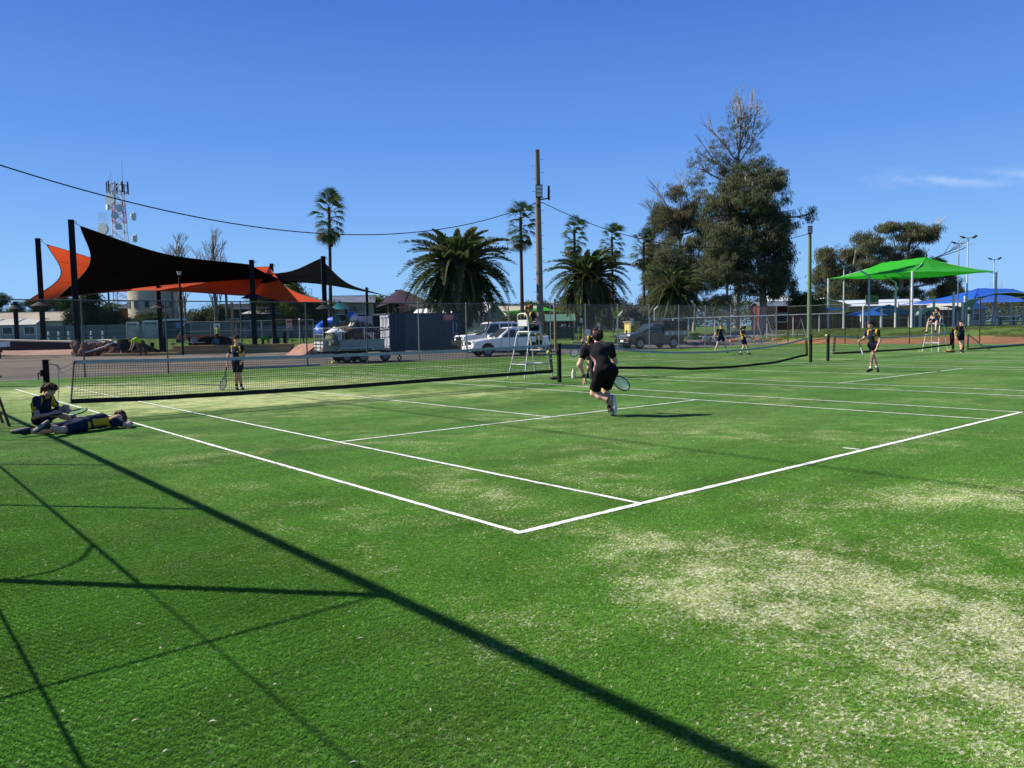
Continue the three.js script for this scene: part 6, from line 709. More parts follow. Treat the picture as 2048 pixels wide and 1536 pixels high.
// ---------------------------------------------------------------- figures: smooth joined tapered limbs, meshed on a grid
function surfaceNet(f, lo, hi, cell) {
  const nx = Math.ceil((hi.x - lo.x) / cell) + 1, ny = Math.ceil((hi.y - lo.y) / cell) + 1, nz = Math.ceil((hi.z - lo.z) / cell) + 1, F = new Float32Array(nx * ny * nz);
  // coarse pass leaves far cells unsampled
  const B = 4, s = cell * B;
  for (let k = 0; k < nz; k += B) for (let j = 0; j < ny; j += B) for (let i = 0; i < nx; i += B) {
    const d = f(lo.x + (i + 1.5) * cell, lo.y + (j + 1.5) * cell, lo.z + (k + 1.5) * cell), far = Math.abs(d) > s * 1.5;
    for (let c = k; c < Math.min(k + B, nz); c++) for (let b = j; b < Math.min(j + B, ny); b++) for (let a = i; a < Math.min(i + B, nx); a++) F[a + nx * (b + ny * c)] = far ? d : f(lo.x + a * cell, lo.y + b * cell, lo.z + c * cell);
  }
  const id = new Int32Array(nx * ny * nz).fill(-1), pos = [], idx = [], at = (i, j, k) => i + nx * (j + ny * k);
  for (let k = 0; k < nz - 1; k++) for (let j = 0; j < ny - 1; j++) for (let i = 0; i < nx - 1; i++) {
    let n = 0, x = 0, y = 0, z = 0; const o = at(i, j, k), v = [F[o], F[o + 1], F[o + nx], F[o + nx + 1], F[o + nx * ny], F[o + nx * ny + 1], F[o + nx * ny + nx], F[o + nx * ny + nx + 1]];
    const neg = v[0] < 0; let mix = false; for (let q = 1; q < 8; q++) if ((v[q] < 0) !== neg) { mix = true; break; } if (!mix) continue;
    for (const [a, b] of EDG) if ((v[a] < 0) !== (v[b] < 0)) { const t = v[a] / (v[a] - v[b]); x += lerp(a & 1, b & 1, t); y += lerp((a >> 1) & 1, (b >> 1) & 1, t); z += lerp((a >> 2) & 1, (b >> 2) & 1, t); n++; }
    id[o] = pos.length / 3; pos.push(lo.x + (i + x / n) * cell, lo.y + (j + y / n) * cell, lo.z + (k + z / n) * cell);
  }
  const quad = (a, b, c, d, flip) => { if (a < 0 || b < 0 || c < 0 || d < 0) return; if (flip) idx.push(a, c, b, a, d, c); else idx.push(a, b, c, a, c, d); };
  for (let k = 1; k < nz - 1; k++) for (let j = 1; j < ny - 1; j++) for (let i = 1; i < nx - 1; i++) {
    const o = at(i, j, k), s0 = F[o] < 0;
    if (s0 !== (F[o + 1] < 0)) quad(id[o], id[o - nx], id[o - nx - nx * ny], id[o - nx * ny], s0 === false ? false : true);
    if (s0 !== (F[o + nx] < 0)) quad(id[o], id[o - nx * ny], id[o - 1 - nx * ny], id[o - 1], s0 === false ? false : true);
    if (s0 !== (F[o + nx * ny] < 0)) quad(id[o], id[o - 1], id[o - 1 - nx], id[o - nx], s0 === false ? false : true);
  }
  // drop unused references and fix winding to point outward
  const g = new THREE.BufferGeometry(); g.setAttribute('position', new THREE.Float32BufferAttribute(pos, 3)); g.setIndex(idx); g.computeVertexNormals();
  const N = g.attributes.normal; if (pos.length) { let sgn = 0; for (let q = 0; q < pos.length / 3; q += 17) { const e = cell * .5, x = pos[q * 3], y = pos[q * 3 + 1], z = pos[q * 3 + 2]; sgn += Math.sign(f(x + N.getX(q) * e, y + N.getY(q) * e, z + N.getZ(q) * e) - f(x - N.getX(q) * e, y - N.getY(q) * e, z - N.getZ(q) * e)); } if (sgn < 0) { for (let q = 0; q < idx.length; q += 3) { const t = idx[q + 1]; idx[q + 1] = idx[q + 2]; idx[q + 2] = t; } g.setIndex(idx); g.computeVertexNormals(); } }
  return g;
}
const EDG = [[0, 1], [2, 3], [4, 5], [6, 7], [0, 2], [1, 3], [4, 6], [5, 7], [0, 4], [1, 5], [2, 6], [3, 7]];
const smin = (a, b, k) => { const h = Math.max(k - Math.abs(a - b), 0) / k; return Math.min(a, b) - h * h * k * .25; };
function field(bones, k) { // bones: [a, b, ra, rb, cutEnd]; a, b Vector3
  const Bn = bones.map(([a, b, ra, rb, cut]) => { const d = b.clone().sub(a), L2 = d.lengthSq() || 1e-9; return [a.x, a.y, a.z, d.x, d.y, d.z, 1 / L2, ra, rb, cut ? 1 / Math.sqrt(L2) : 0, Math.sqrt(L2)]; });
  return (x, y, z) => { let m = 9; for (const b of Bn) { const px = x - b[0], py = y - b[1], pz = z - b[2], t0 = (px * b[3] + py * b[4] + pz * b[5]) * b[6], t = t0 < 0 ? 0 : t0 > 1 ? 1 : t0, qx = px - b[3] * t, qy = py - b[4] * t, qz = pz - b[5] * t; let d = Math.sqrt(qx * qx + qy * qy + qz * qz) - (b[7] + (b[8] - b[7]) * t); if (b[9]) d = Math.max(d, (t0 - 1) * b[10]); m = m > 8 ? d : smin(m, d, k); } return m; };
}
function bounds(bones, pad) { const lo = V(9, 9, 9), hi = V(-9, -9, -9); for (const [a, b, ra, rb] of bones) for (const [p, r] of [[a, ra], [b, rb]]) { lo.min(V(p.x - r, p.y - r, p.z - r)); hi.max(V(p.x + r, p.y + r, p.z + r)); } return [lo.subScalar(pad), hi.addScalar(pad)]; }
function meshBones(bones, k, cell) { const [lo, hi] = bounds(bones, cell * 2.5); return surfaceNet(field(bones, k), lo, hi, cell); }
// head, 0.225 m tall, face toward +z, origin at its centre
const HEAD = (() => {
  const el = (x, y, z, cx, cy, cz, a, b, c) => { const u = (x - cx) / a, v = (y - cy) / b, w = (z - cz) / c, q = Math.sqrt(u * u + v * v + w * w); return (q - 1) * Math.min(a, b, c) * (q > 1 ? 1 : 1); };
  const f = (x, y, z) => { let d = el(x, y, z, 0, .025, -.012, .074, .088, .094); d = smin(d, el(x, y, z, 0, -.045, .022, .056, .066, .066), .04); d = smin(d, el(x, y, z, 0, -.088, .058, .022, .018, .022), .03); d = smin(d, el(x, y, z, 0, -.022, .092, .011, .022, .017), .014); d = smin(d, el(x, y, z, 0, .012, .080, .008, .03, .012), .014);
    const ax = Math.abs(x); d = smin(d, el(ax, y, z, .074, -.012, -.008, .012, .03, .02), .008); d = smin(d, el(ax, y, z, .03, .032, .074, .024, .009, .014), .012); const s = -el(ax, y, z, .031, .008, .094, .02, .014, .016); d = -smin(-d, s * -1 < 0 ? -s : -s, .012) ; d = smin(d, el(ax, y, z, .031, .008, .072, .0125, .0125, .0125), .003);
    d = smin(d, el(x, y, z, 0, -.062, .078, .022, .006, .012), .006); d = smin(d, el(x, y, z, 0, -.071, .076, .018, .006, .012), .006); return d; };
  const g = surfaceNet(f, V(-.1, -.13, -.13), V(.1, .13, .13), .0048), p = g.attributes.position, c = new Float32Array(p.count * 3);
  for (let i = 0; i < p.count; i++) { const x = Math.abs(p.getX(i)), y = p.getY(i), z = p.getZ(i); let q = [1, 1, 1]; if (z > .06 && Math.hypot(x - .031, (y - .008) * 1.2) < .0075) q = [.12, .09, .08]; else if (z > .055 && Math.hypot((x - .031) * .8, (y - .008) * 1.5) < .011) q = [1.25, 1.5, 1.7]; else if (z > .06 && Math.abs(y - .034) < .007 && x > .012 && x < .05) q = [.28, .22, .2]; else if (z > .06 && Math.abs(y + .066) < .01 && x < .022) q = [.8, .52, .52]; c.set(q, i * 3); }
  g.setAttribute('color', new THREE.BufferAttribute(c, 3)); return g;
})();
// hand: wrist at the origin, fingers along -y, palm facing +z, thumb toward +x
function handGeo(curl) {
  const b = [[V(-.022, -.02, 0), V(-.026, -.075, 0), .015, .014], [V(0, -.015, 0), V(0, -.08, 0), .017, .015], [V(.02, -.02, 0), V(.026, -.075, 0), .016, .014], [V(0, .03, 0), V(0, -.02, 0), .024, .02]];
  const len = [[.034, .022, .018], [.04, .026, .02], [.037, .024, .019], [.028, .018, .016]]; [.028, .0095, -.0095, -.028].forEach((x, i) => { let p = V(x, -.084 + (i === 3 ? .008 : 0), 0), a = 0; len[i].forEach((l, s) => { a += curl * (s ? 1 : .8); const q = p.clone().add(V(0, -Math.cos(a) * l, Math.sin(a) * l)); b.push([p, q, .0088 - s * .0008, .008 - s * .0008]); p = q; }); });
  let p = V(.03, -.03, .006); for (const [dx, dy, dz, r] of [[.022, -.024, .012, .012], [.008, -.026, .010 + curl * .012, .0095], [.0, -.02, .008 + curl * .014, .0085]]) { const q = p.clone().add(V(dx, dy, dz)); b.push([p, q, r, r * .93]); p = q; }
  return meshBones(b, .009, .0042);
}
const HANDS = [handGeo(.35), handGeo(1.05)];
const hairMat = new THREE.MeshPhysicalMaterial({ color: 0xffffff, roughness: .7, specularIntensity: .3, vertexColors: true, side: THREE.DoubleSide }), skinMat = mat([1, 1, 1], .6, { vertexColors: true }), clothMat = new THREE.MeshPhysicalMaterial({ color: 0xffffff, roughness: .95, specularIntensity: .3, vertexColors: true, side: THREE.DoubleSide }), shoeMat = mat([1, 1, 1], .7, { vertexColors: true });
function tinted(g, fn) { const p = g.attributes.position, n = g.attributes.normal, c = new Float32Array(p.count * 3); for (let i = 0; i < p.count; i++) c.set(fn(V(p.getX(i), p.getY(i), p.getZ(i)), V(n.getX(i), n.getY(i), n.getZ(i))), i * 3); g.setAttribute('color', new THREE.BufferAttribute(c, 3)); return g; }
function keep(g) { g = g.index ? g.toNonIndexed() : g.clone(); for (const k of Object.keys(g.attributes)) if (!['position', 'normal', 'color'].includes(k)) g.deleteAttribute(k); return g; }
function basis(yv, zv) { const y = yv.clone().normalize(), x = V().crossVectors(y, zv).normalize(), z = V().crossVectors(x, y); return new THREE.Matrix4().makeBasis(x, y, z); }
/* J holds joints in metres: pelvis, chest, neck, head, sL sR eL eR wL wR hL hR kL kR aL aR, toes tL tR; face = look direction; up = head up.
   L is the figure's own left. */
function person(label, base, J, o2) {
  const o = thing('person', label, 'person', base, 0), q = {}; for (const k in J) q[k] = Array.isArray(J[k]) ? V(...J[k]) : J[k];
  const s = o2.scale || 1, skin = o2.skin || [.42, .24, .16], cell = o2.cell || .014, S = (a, b, ra, rb, c) => [q[a], q[b], ra * s, rb * s, c], mid = (a, b, t) => q[a].clone().lerp(q[b], t);
  const waist = q.pelvis.clone().lerp(q.chest, .42), neckTop = q.neck.clone().lerp(q.head, .55);
  const bones = [[q.pelvis, waist, .115 * s, .105 * s], [waist, q.chest, .105 * s, .12 * s], S('hL', 'hR', .095, .095), S('sL', 'sR', .062, .062), [q.chest, mid('sL', 'sR', .5), .115 * s, .075 * s], [q.chest.clone().lerp(q.sL, .35), q.sL, .085 * s, .055 * s], [q.chest.clone().lerp(q.sR, .35), q.sR, .085 * s, .055 * s], [mid('sL', 'sR', .5), neckTop, .05 * s, .046 * s]];
  for (const d of ['L', 'R']) { const h = 'h' + d, k = 'k' + d, a = 'a' + d; bones.push(S('s' + d, 'e' + d, .05, .039), S('e' + d, 'w' + d, .04, .027), S(h, k, .083, .053), [q[k], q[k].clone().lerp(q[a], .35), .052 * s, .055 * s], [q[k].clone().lerp(q[a], .35), q[a], .054 * s, .034 * s]); }
  const gs = [keep(tinted(meshBones(bones, .045 * s, cell), () => skin))];
  const face = V(...(o2.face || [0, 0, 1])).normalize(), up = V(...(o2.up || [0, 1, 0])), hm = basis(up, face), hs = s * (o2.headScale || 1);
  const headM = hm.clone().scale(V(hs, hs, hs)).setPosition(q.head); const hg = keep(HEAD); hg.applyMatrix4(headM); { const c = hg.attributes.color; for (let i = 0; i < c.count; i++) c.setXYZ(i, c.getX(i) * skin[0], c.getY(i) * skin[1], c.getZ(i) * skin[2]); } gs.push(hg);
  for (const d of ['L', 'R']) { const w = q['w' + d], e = q['e' + d], dir = e.clone().sub(w), pal = V(...((o2.palm && o2.palm[d]) || [d === 'L' ? -1 : 1, 0, .2])); const m = basis(dir, pal).scale(V((d === 'L' ? 1 : -1) * s, s, s)).setPosition(w); let g = HANDS[(o2.grip || '').includes(d) ? 1 : 0].clone(); g.applyMatrix4(m); if (d === 'R') { const ix = Array.from(g.index.array); for (let k = 0; k < ix.length; k += 3) { const t = ix[k]; ix[k] = ix[k + 1]; ix[k + 1] = t; } g.setIndex(ix); } g.computeVertexNormals(); gs.push(keep(tinted(g, () => skin))); }
  part('body', mergeGeometries(gs), skinMat, o);
  // shirt: torso and upper sleeves
  const side = q.sL.clone().sub(q.sR).normalize(), spine = mid('sL', 'sR', .5).sub(q.pelvis), sl = spine.length(), su = spine.clone().normalize(), front = V().crossVectors(side, su).normalize(), hem = q.pelvis.clone().lerp(mid('hL', 'hR', .5), .6), e = .016 * s, sleeve = o2.sleeve || .62;
  const sb = [[hem, waist, .117 * s, .118 * s], [waist, q.chest, .118 * s, .132 * s], S('sL', 'sR', .068, .068), [q.chest, mid('sL', 'sR', .5), .126 * s, .078 * s], [q.chest.clone().lerp(q.sL, .35), q.sL, .095 * s, .064 * s], [q.chest.clone().lerp(q.sR, .35), q.sR, .095 * s, .064 * s], [q.hL.clone().addScaledVector(su, .03), q.hR.clone().addScaledVector(su, .03), .108 * s, .108 * s], [mid('sL', 'sR', .5), q.neck.clone().addScaledVector(su, .012), .064 * s, .058 * s, 1]];
  for (const d of ['L', 'R']) sb.push([q['s' + d], mid('s' + d, 'e' + d, sleeve), .066 * s, .06 * s, 1]);
  const sc = o2.shirt || [.012, .016, .035], tr = o2.trim || [.62, .36, .02], style = o2.style || 'club';
  const wr = o2.seed || 1;
  const shirtG = meshBones(sb, .04 * s, cell); { const p = shirtG.attributes.position, n = shirtG.attributes.normal; for (let i = 0; i < p.count; i++) { const w = .007 * s * (fbm(p.getX(i) * 16 + wr, p.getY(i) * 22 + p.getZ(i) * 13, 3) - .45); p.setXYZ(i, p.getX(i) + n.getX(i) * w, p.getY(i) + n.getY(i) * w, p.getZ(i) + n.getZ(i) * w); } shirtG.computeVertexNormals(); }
  part('shirt', tinted(shirtG, (p, n) => {
    const r = p.clone().sub(q.pelvis), v = r.dot(su) / sl, u = r.dot(side) / (.2 * s), f = Math.abs(n.dot(side)), fr = n.dot(front);
    if (style === 'club') { const arm = Math.min(p.distanceTo(mid('sL', 'eL', .45)), p.distanceTo(mid('sR', 'eR', .45))); if (arm < .06 * s && Math.abs(u) > 1.05 && f > .6) return tr; if (v < .74 && f > .86 && Math.abs(u) > .3) return tr; if (v > .72 && v < 1.15 && Math.abs(Math.abs(u) - .74) < .13) return tr; if (v > 1.1 && Math.abs(u) < .3) return tr; if (fr > .6 && Math.hypot(u - .4, (v - .72) * 2.5) < .12) return [.6, .5, .2]; return sc; }
    if (style === 'side') { if (v < .92 && f > .78 && u > .42 && fr > -.5 && fr < .5) return tr; return sc; }
    return style === 'vest' ? (Math.abs(v - .5) < .07 ? [.6, .6, .58] : sc) : sc; }), clothMat, o);
  // shorts or trousers
  const pc = o2.pants || [.008, .010, .022], plen = o2.pantLen || .62, pb = [[q.pelvis.clone().addScaledVector(su, .07), q.pelvis, .112 * s, .125 * s], S('hL', 'hR', .106, .106)];
  for (const d of ['L', 'R']) { const end = plen > 1 ? q['k' + d].clone().lerp(q['a' + d], plen - 1) : mid('h' + d, 'k' + d, plen); if (plen > 1) { pb.push(S('h' + d, 'k' + d, .098, .075), [q['k' + d], end, .075 * s, .06 * s, 1]); } else pb.push([q['h' + d], end, .1 * s, .092 * s, 1]); }
  part(plen > 1 ? 'trousers' : 'shorts', tinted(meshBones(pb, .035 * s, cell), () => pc), clothMat, o);
  for (const d of ['L', 'R']) { // socks and shoes
    const a = q['a' + d], t = q['t' + d], dir = t.clone().sub(a), kn = q['k' + d], shin = kn.clone().sub(a).normalize(), sole = dir.clone().normalize(), nup = shin.clone().addScaledVector(sole, -shin.dot(sole)).normalize(), heel = a.clone().addScaledVector(sole, -.055 * s).addScaledVector(nup, -.028 * s), ball = a.clone().addScaledVector(sole, .12 * s).addScaledVector(nup, -.042 * s), toe = a.clone().addScaledVector(sole, .172 * s).addScaledVector(nup, -.045 * s);
    const fb = [[heel, ball, .042 * s, .044 * s], [ball, toe, .044 * s, .034 * s], [a.clone().addScaledVector(nup, .015), a.clone().addScaledVector(sole, .06 * s).addScaledVector(nup, -.02 * s), .046 * s, .042 * s]], ff = field(fb, .02), [lo, hi] = bounds(fb, .03), pl = a.clone().addScaledVector(nup, -.072 * s);
    const fn = (x, y, z) => Math.max(ff(x, y, z), -((x - pl.x) * nup.x + (y - pl.y) * nup.y + (z - pl.z) * nup.z)); const shc = o2.shoe || [.02, .02, .022], soc = o2.sole || [.6, .6, .58];
    part('shoe', tinted(surfaceNet(fn, lo, hi, Math.min(cell, .011)), p => p.clone().sub(pl).dot(nup) < .022 * s ? soc : (o2.flash && Math.abs(p.clone().sub(a).dot(sole) - .05) < .018 ? o2.flash : shc)), shoeMat, o);
    if (o2.sock) part('sock', tinted(meshBones([[a, a.clone().lerp(kn, o2.sockLen || .22), .042 * s, .047 * s, 1]], .01, .011), () => o2.sock), clothMat, o);
  }
  // hair
  const hb = (x, y, z) => V(x * hs, y * hs, z * hs).applyMatrix4(hm).add(q.head), HB = (a, b, ra, rb) => [hb(...a), hb(...b), ra * hs, rb * hs];
  const hair = { short: [HB([0, .045, -.03], [0, .055, .02], .083, .074), HB([-.03, .03, -.05], [.03, .03, -.05], .068, .068), HB([0, -.02, -.07], [0, .03, -.06], .05, .06), HB([-.04, .075, .045], [.04, .075, .045], .032, .032)], pony: [HB([0, .04, -.03], [0, .048, .015], .084, .077), HB([-.035, .02, -.05], [.035, .02, -.05], .066, .066), HB([-.06, .0, -.02], [.06, .0, -.02], .035, .035), HB([-.035, .07, .05], [.035, .07, .05], .032, .032), HB([0, .03, -.1], [0, .02, -.15], .035, .042), HB([0, .02, -.15], [0, -.07, -.175], .042, .034), HB([0, -.07, -.175], [0, -.16, -.165], .034, .016)], bun: [HB([0, .04, -.03], [0, .048, .015], .084, .077), HB([-.035, .02, -.05], [.035, .02, -.05], .066, .066), HB([-.035, .07, .05], [.035, .07, .05], .032, .032), HB([0, .03, -.1], [0, .02, -.15], .04, .05)] }[o2.hair || 'short'];
  const hf = field(hair, .02), [hlo, hhi] = bounds(hair, .03); part('hair', tinted(surfaceNet((x, y, z) => hf(x, y, z) + .016 * (vnoise(x * 70 + y * 25, z * 70 + y * 30) - .5) + .01 * (vnoise(x * 160, z * 160 + y * 90) - .5), hlo, hhi, Math.min(cell, .008)), (p) => { const k = .7 + .6 * vnoise(p.x * 160, p.y * 60 + p.z * 130); return (o2.hairC || [.03, .016, .011]).map(v => v * k); }), hairMat, o);
  if (o2.cap) { const cp = [HB([0, .06, -.03], [0, .065, .02], .088, .083)], cf = field(cp, .02), [l2, h2] = bounds(cp, .03), cut = hb(0, .04, 0); part('cap', [tinted(surfaceNet((x, y, z) => Math.max(cf(x, y, z), -((x - cut.x) * up.x + (y - cut.y) * up.y + (z - cut.z) * up.z)), l2, h2, .01), () => o2.cap), tinted(meshBones([HB([-.03, .052, .08], [-.03, .04, .155], .013, .01), HB([.03, .052, .08], [.03, .04, .155], .013, .01), HB([0, .056, .08], [0, .044, .16], .013, .01)], .03, .009), () => o2.cap)].map(keep).reduce((a, b) => mergeGeometries([a, b])), clothMat, o); }
  if (o2.watch) part('wrist_band', [rod(q.wL.clone().lerp(q.eL, .02), q.wL.clone().lerp(q.eL, .14), .034 * s, .036 * s, 12)], M.black, o);
  return o;
}
function racket(label, grip, tip, normal, frameC = [.012, .012, .014], stringC = [.62, .66, .62], s = 1) { // from the butt of the grip to the top of the head
  const a = V(...grip), dir = V(...tip).sub(a), L = .685 * s, o = thing('tennis_racket', label, 'tennis racket', a), m = basis(dir, V(...normal)); o.quaternion.setFromRotationMatrix(m); const hc = L - .165 * s, rx = .125 * s, ry = .165 * s;
  part('handle', [new THREE.CylinderGeometry(.016, .018, .2 * s, 8).translate(0, .1 * s, 0), new THREE.CylinderGeometry(.021, .021, .012, 8).translate(0, .006, 0)], mat([.02, .02, .02], .8), o);
  const ring = []; for (let k = 0; k < 20; k++) { const t = k / 20 * 6.283; ring.push(V(Math.sin(t) * rx, hc + Math.cos(t) * ry, 0)); } part('head_frame', [tube(ring, .011, 44, 7, true)], mat(frameC, .35), o); part('throat', [rod([0, .2 * s, 0], [.075 * s, hc - ry * .8, 0], .011), rod([0, .2 * s, 0], [-.075 * s, hc - ry * .8, 0], .011)], mat(frameC, .35), o);
  const w = []; for (let k = -7; k <= 7; k++) { const x = k / 8 * rx, h = ry * Math.sqrt(1 - (x / rx) ** 2); w.push([x, hc - h, .001, x, hc + h, .001]); } for (let k = -9; k <= 9; k++) { const y = k / 10 * ry, h = rx * Math.sqrt(1 - (y / ry) ** 2); w.push([-h, hc + y, -.001, h, hc + y, -.001]); } part('strings', wires(w, .0026), mat(stringC, .6), o).userData.kind = 'stuff';
  return o;
}
const add = (b, p) => [b[0] + p[0], b[1] + p[1], b[2] + p[2]];
{ // running player in black, seen from behind
  const b = [1.76, 0, -13.33]; person('running player in black shorts and black shirt with pink side panel, seen from behind', V(...b), { pelvis: [-.14, .80, 0], chest: [-.25, 1.08, -.16], neck: [-.275, 1.235, -.26], head: [-.235, 1.36, -.33], sL: [-.475, 1.16, -.2], sR: [-.045, 1.18, -.2], eL: [-.58, .90, -.14], wL: [-.505, .69, -.2], eR: [.06, .93, -.34], wR: [-.06, .80, -.5], hL: [-.235, .78, 0], hR: [-.045, .78, -.02], kL: [-.335, .395, -.2], kR: [-.12, .44, -.3], aL: [-.055, .27, .02], aR: [-.055, .10, -.1], tL: [-.05, .07, .08], tR: [-.02, .03, -.28] },
    { face: [.25, -.05, -1], style: 'side', shirt: [.014, .014, .016], trim: [.42, .20, .24], pants: [.006, .006, .007], pantLen: .82, hair: 'short', hairC: [.032, .016, .010], skin: [0.59, 0.34, 0.25], shoe: [.018, .018, .02], sole: [.62, .60, .56], sock: [.02, .02, .022], sockLen: .2, watch: true, grip: 'LR', seed: 3, scale: 1.1, headScale: .93 });
  racket('grey white strung racket held low at the running player right side', add(b, [-.22, .86, -.52]), add(b, [.17, .55, -.42]), [.3, .5, .8], [.02, .022, .024], [.80, .84, .84]); }
{ // boy beyond the near net
  const b = [-7.68, 0, -21.75]; person('boy in navy and yellow club shirt and cap standing beyond the near net', V(...b), { pelvis: [.02, .80, 0], chest: [0, 1.06, .01], neck: [.0, 1.24, .02], head: [.03, 1.40, .05], sL: [.16, 1.19, .05], sR: [-.15, 1.19, -.02], eL: [.22, .97, .02], wL: [.20, .80, .16], eR: [-.25, .95, -.03], wR: [-.26, .73, .03], hL: [.09, .78, .02], hR: [-.06, .78, -.02], kL: [.07, .43, .05], kR: [-.03, .43, .03], aL: [.10, .08, 0], aR: [-.05, .08, -.03], tL: [.2, .04, .16], tR: [.04, .04, .14] },
    { face: [.55, .12, .83], cap: [.012, .014, .02], hair: 'short', scale: .88, headScale: 1.06, skin: [0.53, 0.29, 0.20], pantLen: .8, sock: [.015, .015, .017], sockLen: .3, shoe: [.02, .02, .02], flash: [.5, .5, .5], grip: 'R', seed: 5 });
  racket('black racket hanging from the right hand of the boy', add(b, [-.265, .68, .05]), add(b, [-.42, .02, .08]), [.9, 0, .3]); }
{ // seated girl and the friend lying beside her
  const b = [-8.35, 0, -13.6]; person('girl with ponytail sitting on the turf in navy and yellow shirt', V(...b), { pelvis: [.04, .13, 0], chest: [.06, .37, .02], neck: [.2, .535, .03], head: [.31, .64, .06], sL: [.155, .48, -.14], sR: [.13, .47, .19], eL: [.3, .24, -.2], wL: [.53, .22, -.12], eR: [.16, .2, .27], wR: [.42, .225, .16], hL: [.07, .12, -.1], hR: [.07, .12, .1], kL: [.42, .30, -.16], kR: [.44, .23, .16], aL: [.68, .09, -.02], aR: [.66, .09, .06], tL: [.86, .06, .08], tR: [.82, .06, .2] },
    { face: [.82, -.52, .22], up: [.5, .85, 0], hair: 'pony', hairC: [.05, .020, .012], skin: [0.42, 0.25, 0.18], scale: .93, shirt: [.012, .018, .04], pantLen: .75, grip: 'R', seed: 9, cell: .0125 });
  racket('black racket resting across the lap of the seated girl', add(b, [.36, .205, .2]), add(b, [1.0, .28, .3]), [-.1, 1, .35], [.01, .01, .012], [.35, .55, .25]);
  const f = V(.56, 0, -.83).normalize(), r = V(.83, 0, .56), c = V(-7.05, 0, -12.66), P = (a, s, h) => V(a * f.x + s * r.x, h, a * f.z + s * r.z).toArray();
  person('girl lying face down on the turf in navy and yellow shirt beside the seated girl', c, { pelvis: P(.0, 0, .13), chest: P(.32, .0, .14), neck: P(.5, -.02, .15), head: P(.66, -.05, .16), sL: P(.45, -.17, .12), sR: P(.44, .17, .12), eL: P(.64, -.30, .06), wL: P(.76, -.12, .05), eR: P(.6, .34, .055), wR: P(.72, .16, .05), hL: P(-.02, -.09, .12), hR: P(-.02, .09, .12), kL: P(-.46, -.13, .07), kR: P(-.42, .17, .075), aL: P(-.78, -.20, .075), aR: P(-.66, .22, .18), tL: P(-.94, -.24, .05), tR: P(-.84, .2, .05) },
    { face: [.45, -.8, .2], up: f.toArray(), hair: 'short', hairC: [.085, .042, .024], skin: [0.50, 0.32, 0.24], scale: .95, shirt: [.012, .018, .042], pants: [.012, .018, .042], pantLen: .8, shoe: [.02, .022, .026], sole: [.22, .2, .18], sock: [.012, .014, .02], seed: 12, cell: .0125 }); }
{ // girl with white socks on the second court
  const b = [11.26, 0, -24.3]; person('girl in navy and yellow shirt and white socks walking with a racket', V(...b), { pelvis: [.04, .86, 0], chest: [.0, 1.13, 0], neck: [-.02, 1.32, .0], head: [-.06, 1.47, .03], sL: [.11, 1.27, .13], sR: [-.1, 1.27, -.12], eL: [.19, 1.0, .15], wL: [.06, .76, .2], eR: [-.2, 1.04, -.14], wR: [-.4, 1.0, .02], hL: [.09, .84, .06], hR: [-.01, .84, -.06], kL: [-.02, .47, .08], kR: [.09, .46, -.06], aL: [-.05, .09, .04], aR: [.2, .11, -.04], tL: [-.24, .05, .1], tR: [.15, .02, .1] },
    { face: [-.9, -.1, .4], hair: 'bun', hairC: [.014, .010, .010], skin: [0.53, 0.31, 0.20], scale: .86, headScale: 1.1, pantLen: .5, sock: [.66, .66, .64], sockLen: .24, shoe: [.016, .016, .018], sole: [.12, .12, .12], grip: 'R', seed: 15 });
  racket('dark racket held upside down by the girl in white socks', add(b, [-.47, 1.16, .04]), add(b, [-.29, .5, .06]), [.95, .2, .2], [.012, .012, .014], [.5, .55, .62]); }
{ const b = [11.95, 0, -44.7]; person('far player standing with legs apart behind the sagging net', V(...b), { pelvis: [.08, .9, 0], chest: [.05, 1.18, 0], neck: [.07, 1.38, 0], head: [.09, 1.52, .02], sL: [.23, 1.32, .02], sR: [-.1, 1.33, .02], eL: [.33, 1.1, 0], wL: [.33, .93, .12], eR: [-.22, 1.1, .02], wR: [-.38, .92, .1], hL: [.17, .88, 0], hR: [.0, .88, 0], kL: [.3, .47, .08], kR: [-.14, .46, .06], aL: [.4, .08, 0], aR: [-.28, .08, .04], tL: [.48, .04, .18], tR: [-.32, .04, .22] }, { face: [-.1, 0, 1], hair: 'pony', hairC: [.16, .08, .03], skin: [0.54, 0.32, 0.21], scale: .88, headScale: 1.1, pantLen: .5, seed: 17, cell: .018, grip: 'R' }); racket('racket held out by the far player with legs apart', add(b, [-.34, .92, .08]), add(b, [-.98, .80, .2]), [.1, .3, .9], [.5, .5, .5], [.5, .5, .5]); }
{ const b = [12.2, 0, -40.9]; person('far player crouching sideways, ready with the racket', V(...b), { pelvis: [0, .82, 0], chest: [-.06, 1.1, 0], neck: [-.04, 1.28, 0], head: [.05, 1.40, 0], sL: [.06, 1.23, -.1], sR: [-.1, 1.23, .14], eL: [.18, 1.02, -.12], wL: [.36, .92, -.06], eR: [.06, .98, .2], wR: [.3, .88, .16], hL: [.06, .8, -.06], hR: [-.05, .8, .06], kL: [.2, .44, -.06], kR: [-.02, .42, .12], aL: [.28, .08, -.04], aR: [-.2, .08, .06], tL: [.46, .04, .02], tR: [-.04, .04, .14] }, { face: [.95, -.1, .25], hair: 'pony', hairC: [.03, .015, .01], skin: [0.54, 0.32, 0.21], scale: .88, headScale: 1.1, pantLen: .6, sock: [.6, .6, .58], sockLen: .3, seed: 19, cell: .018, grip: 'LR' }); racket('racket held forward by the crouching far player', add(b, [.34, .88, .06]), add(b, [.94, .62, .14]), [.2, .8, .5], [.3, .45, .5], [.5, .55, .55]); }
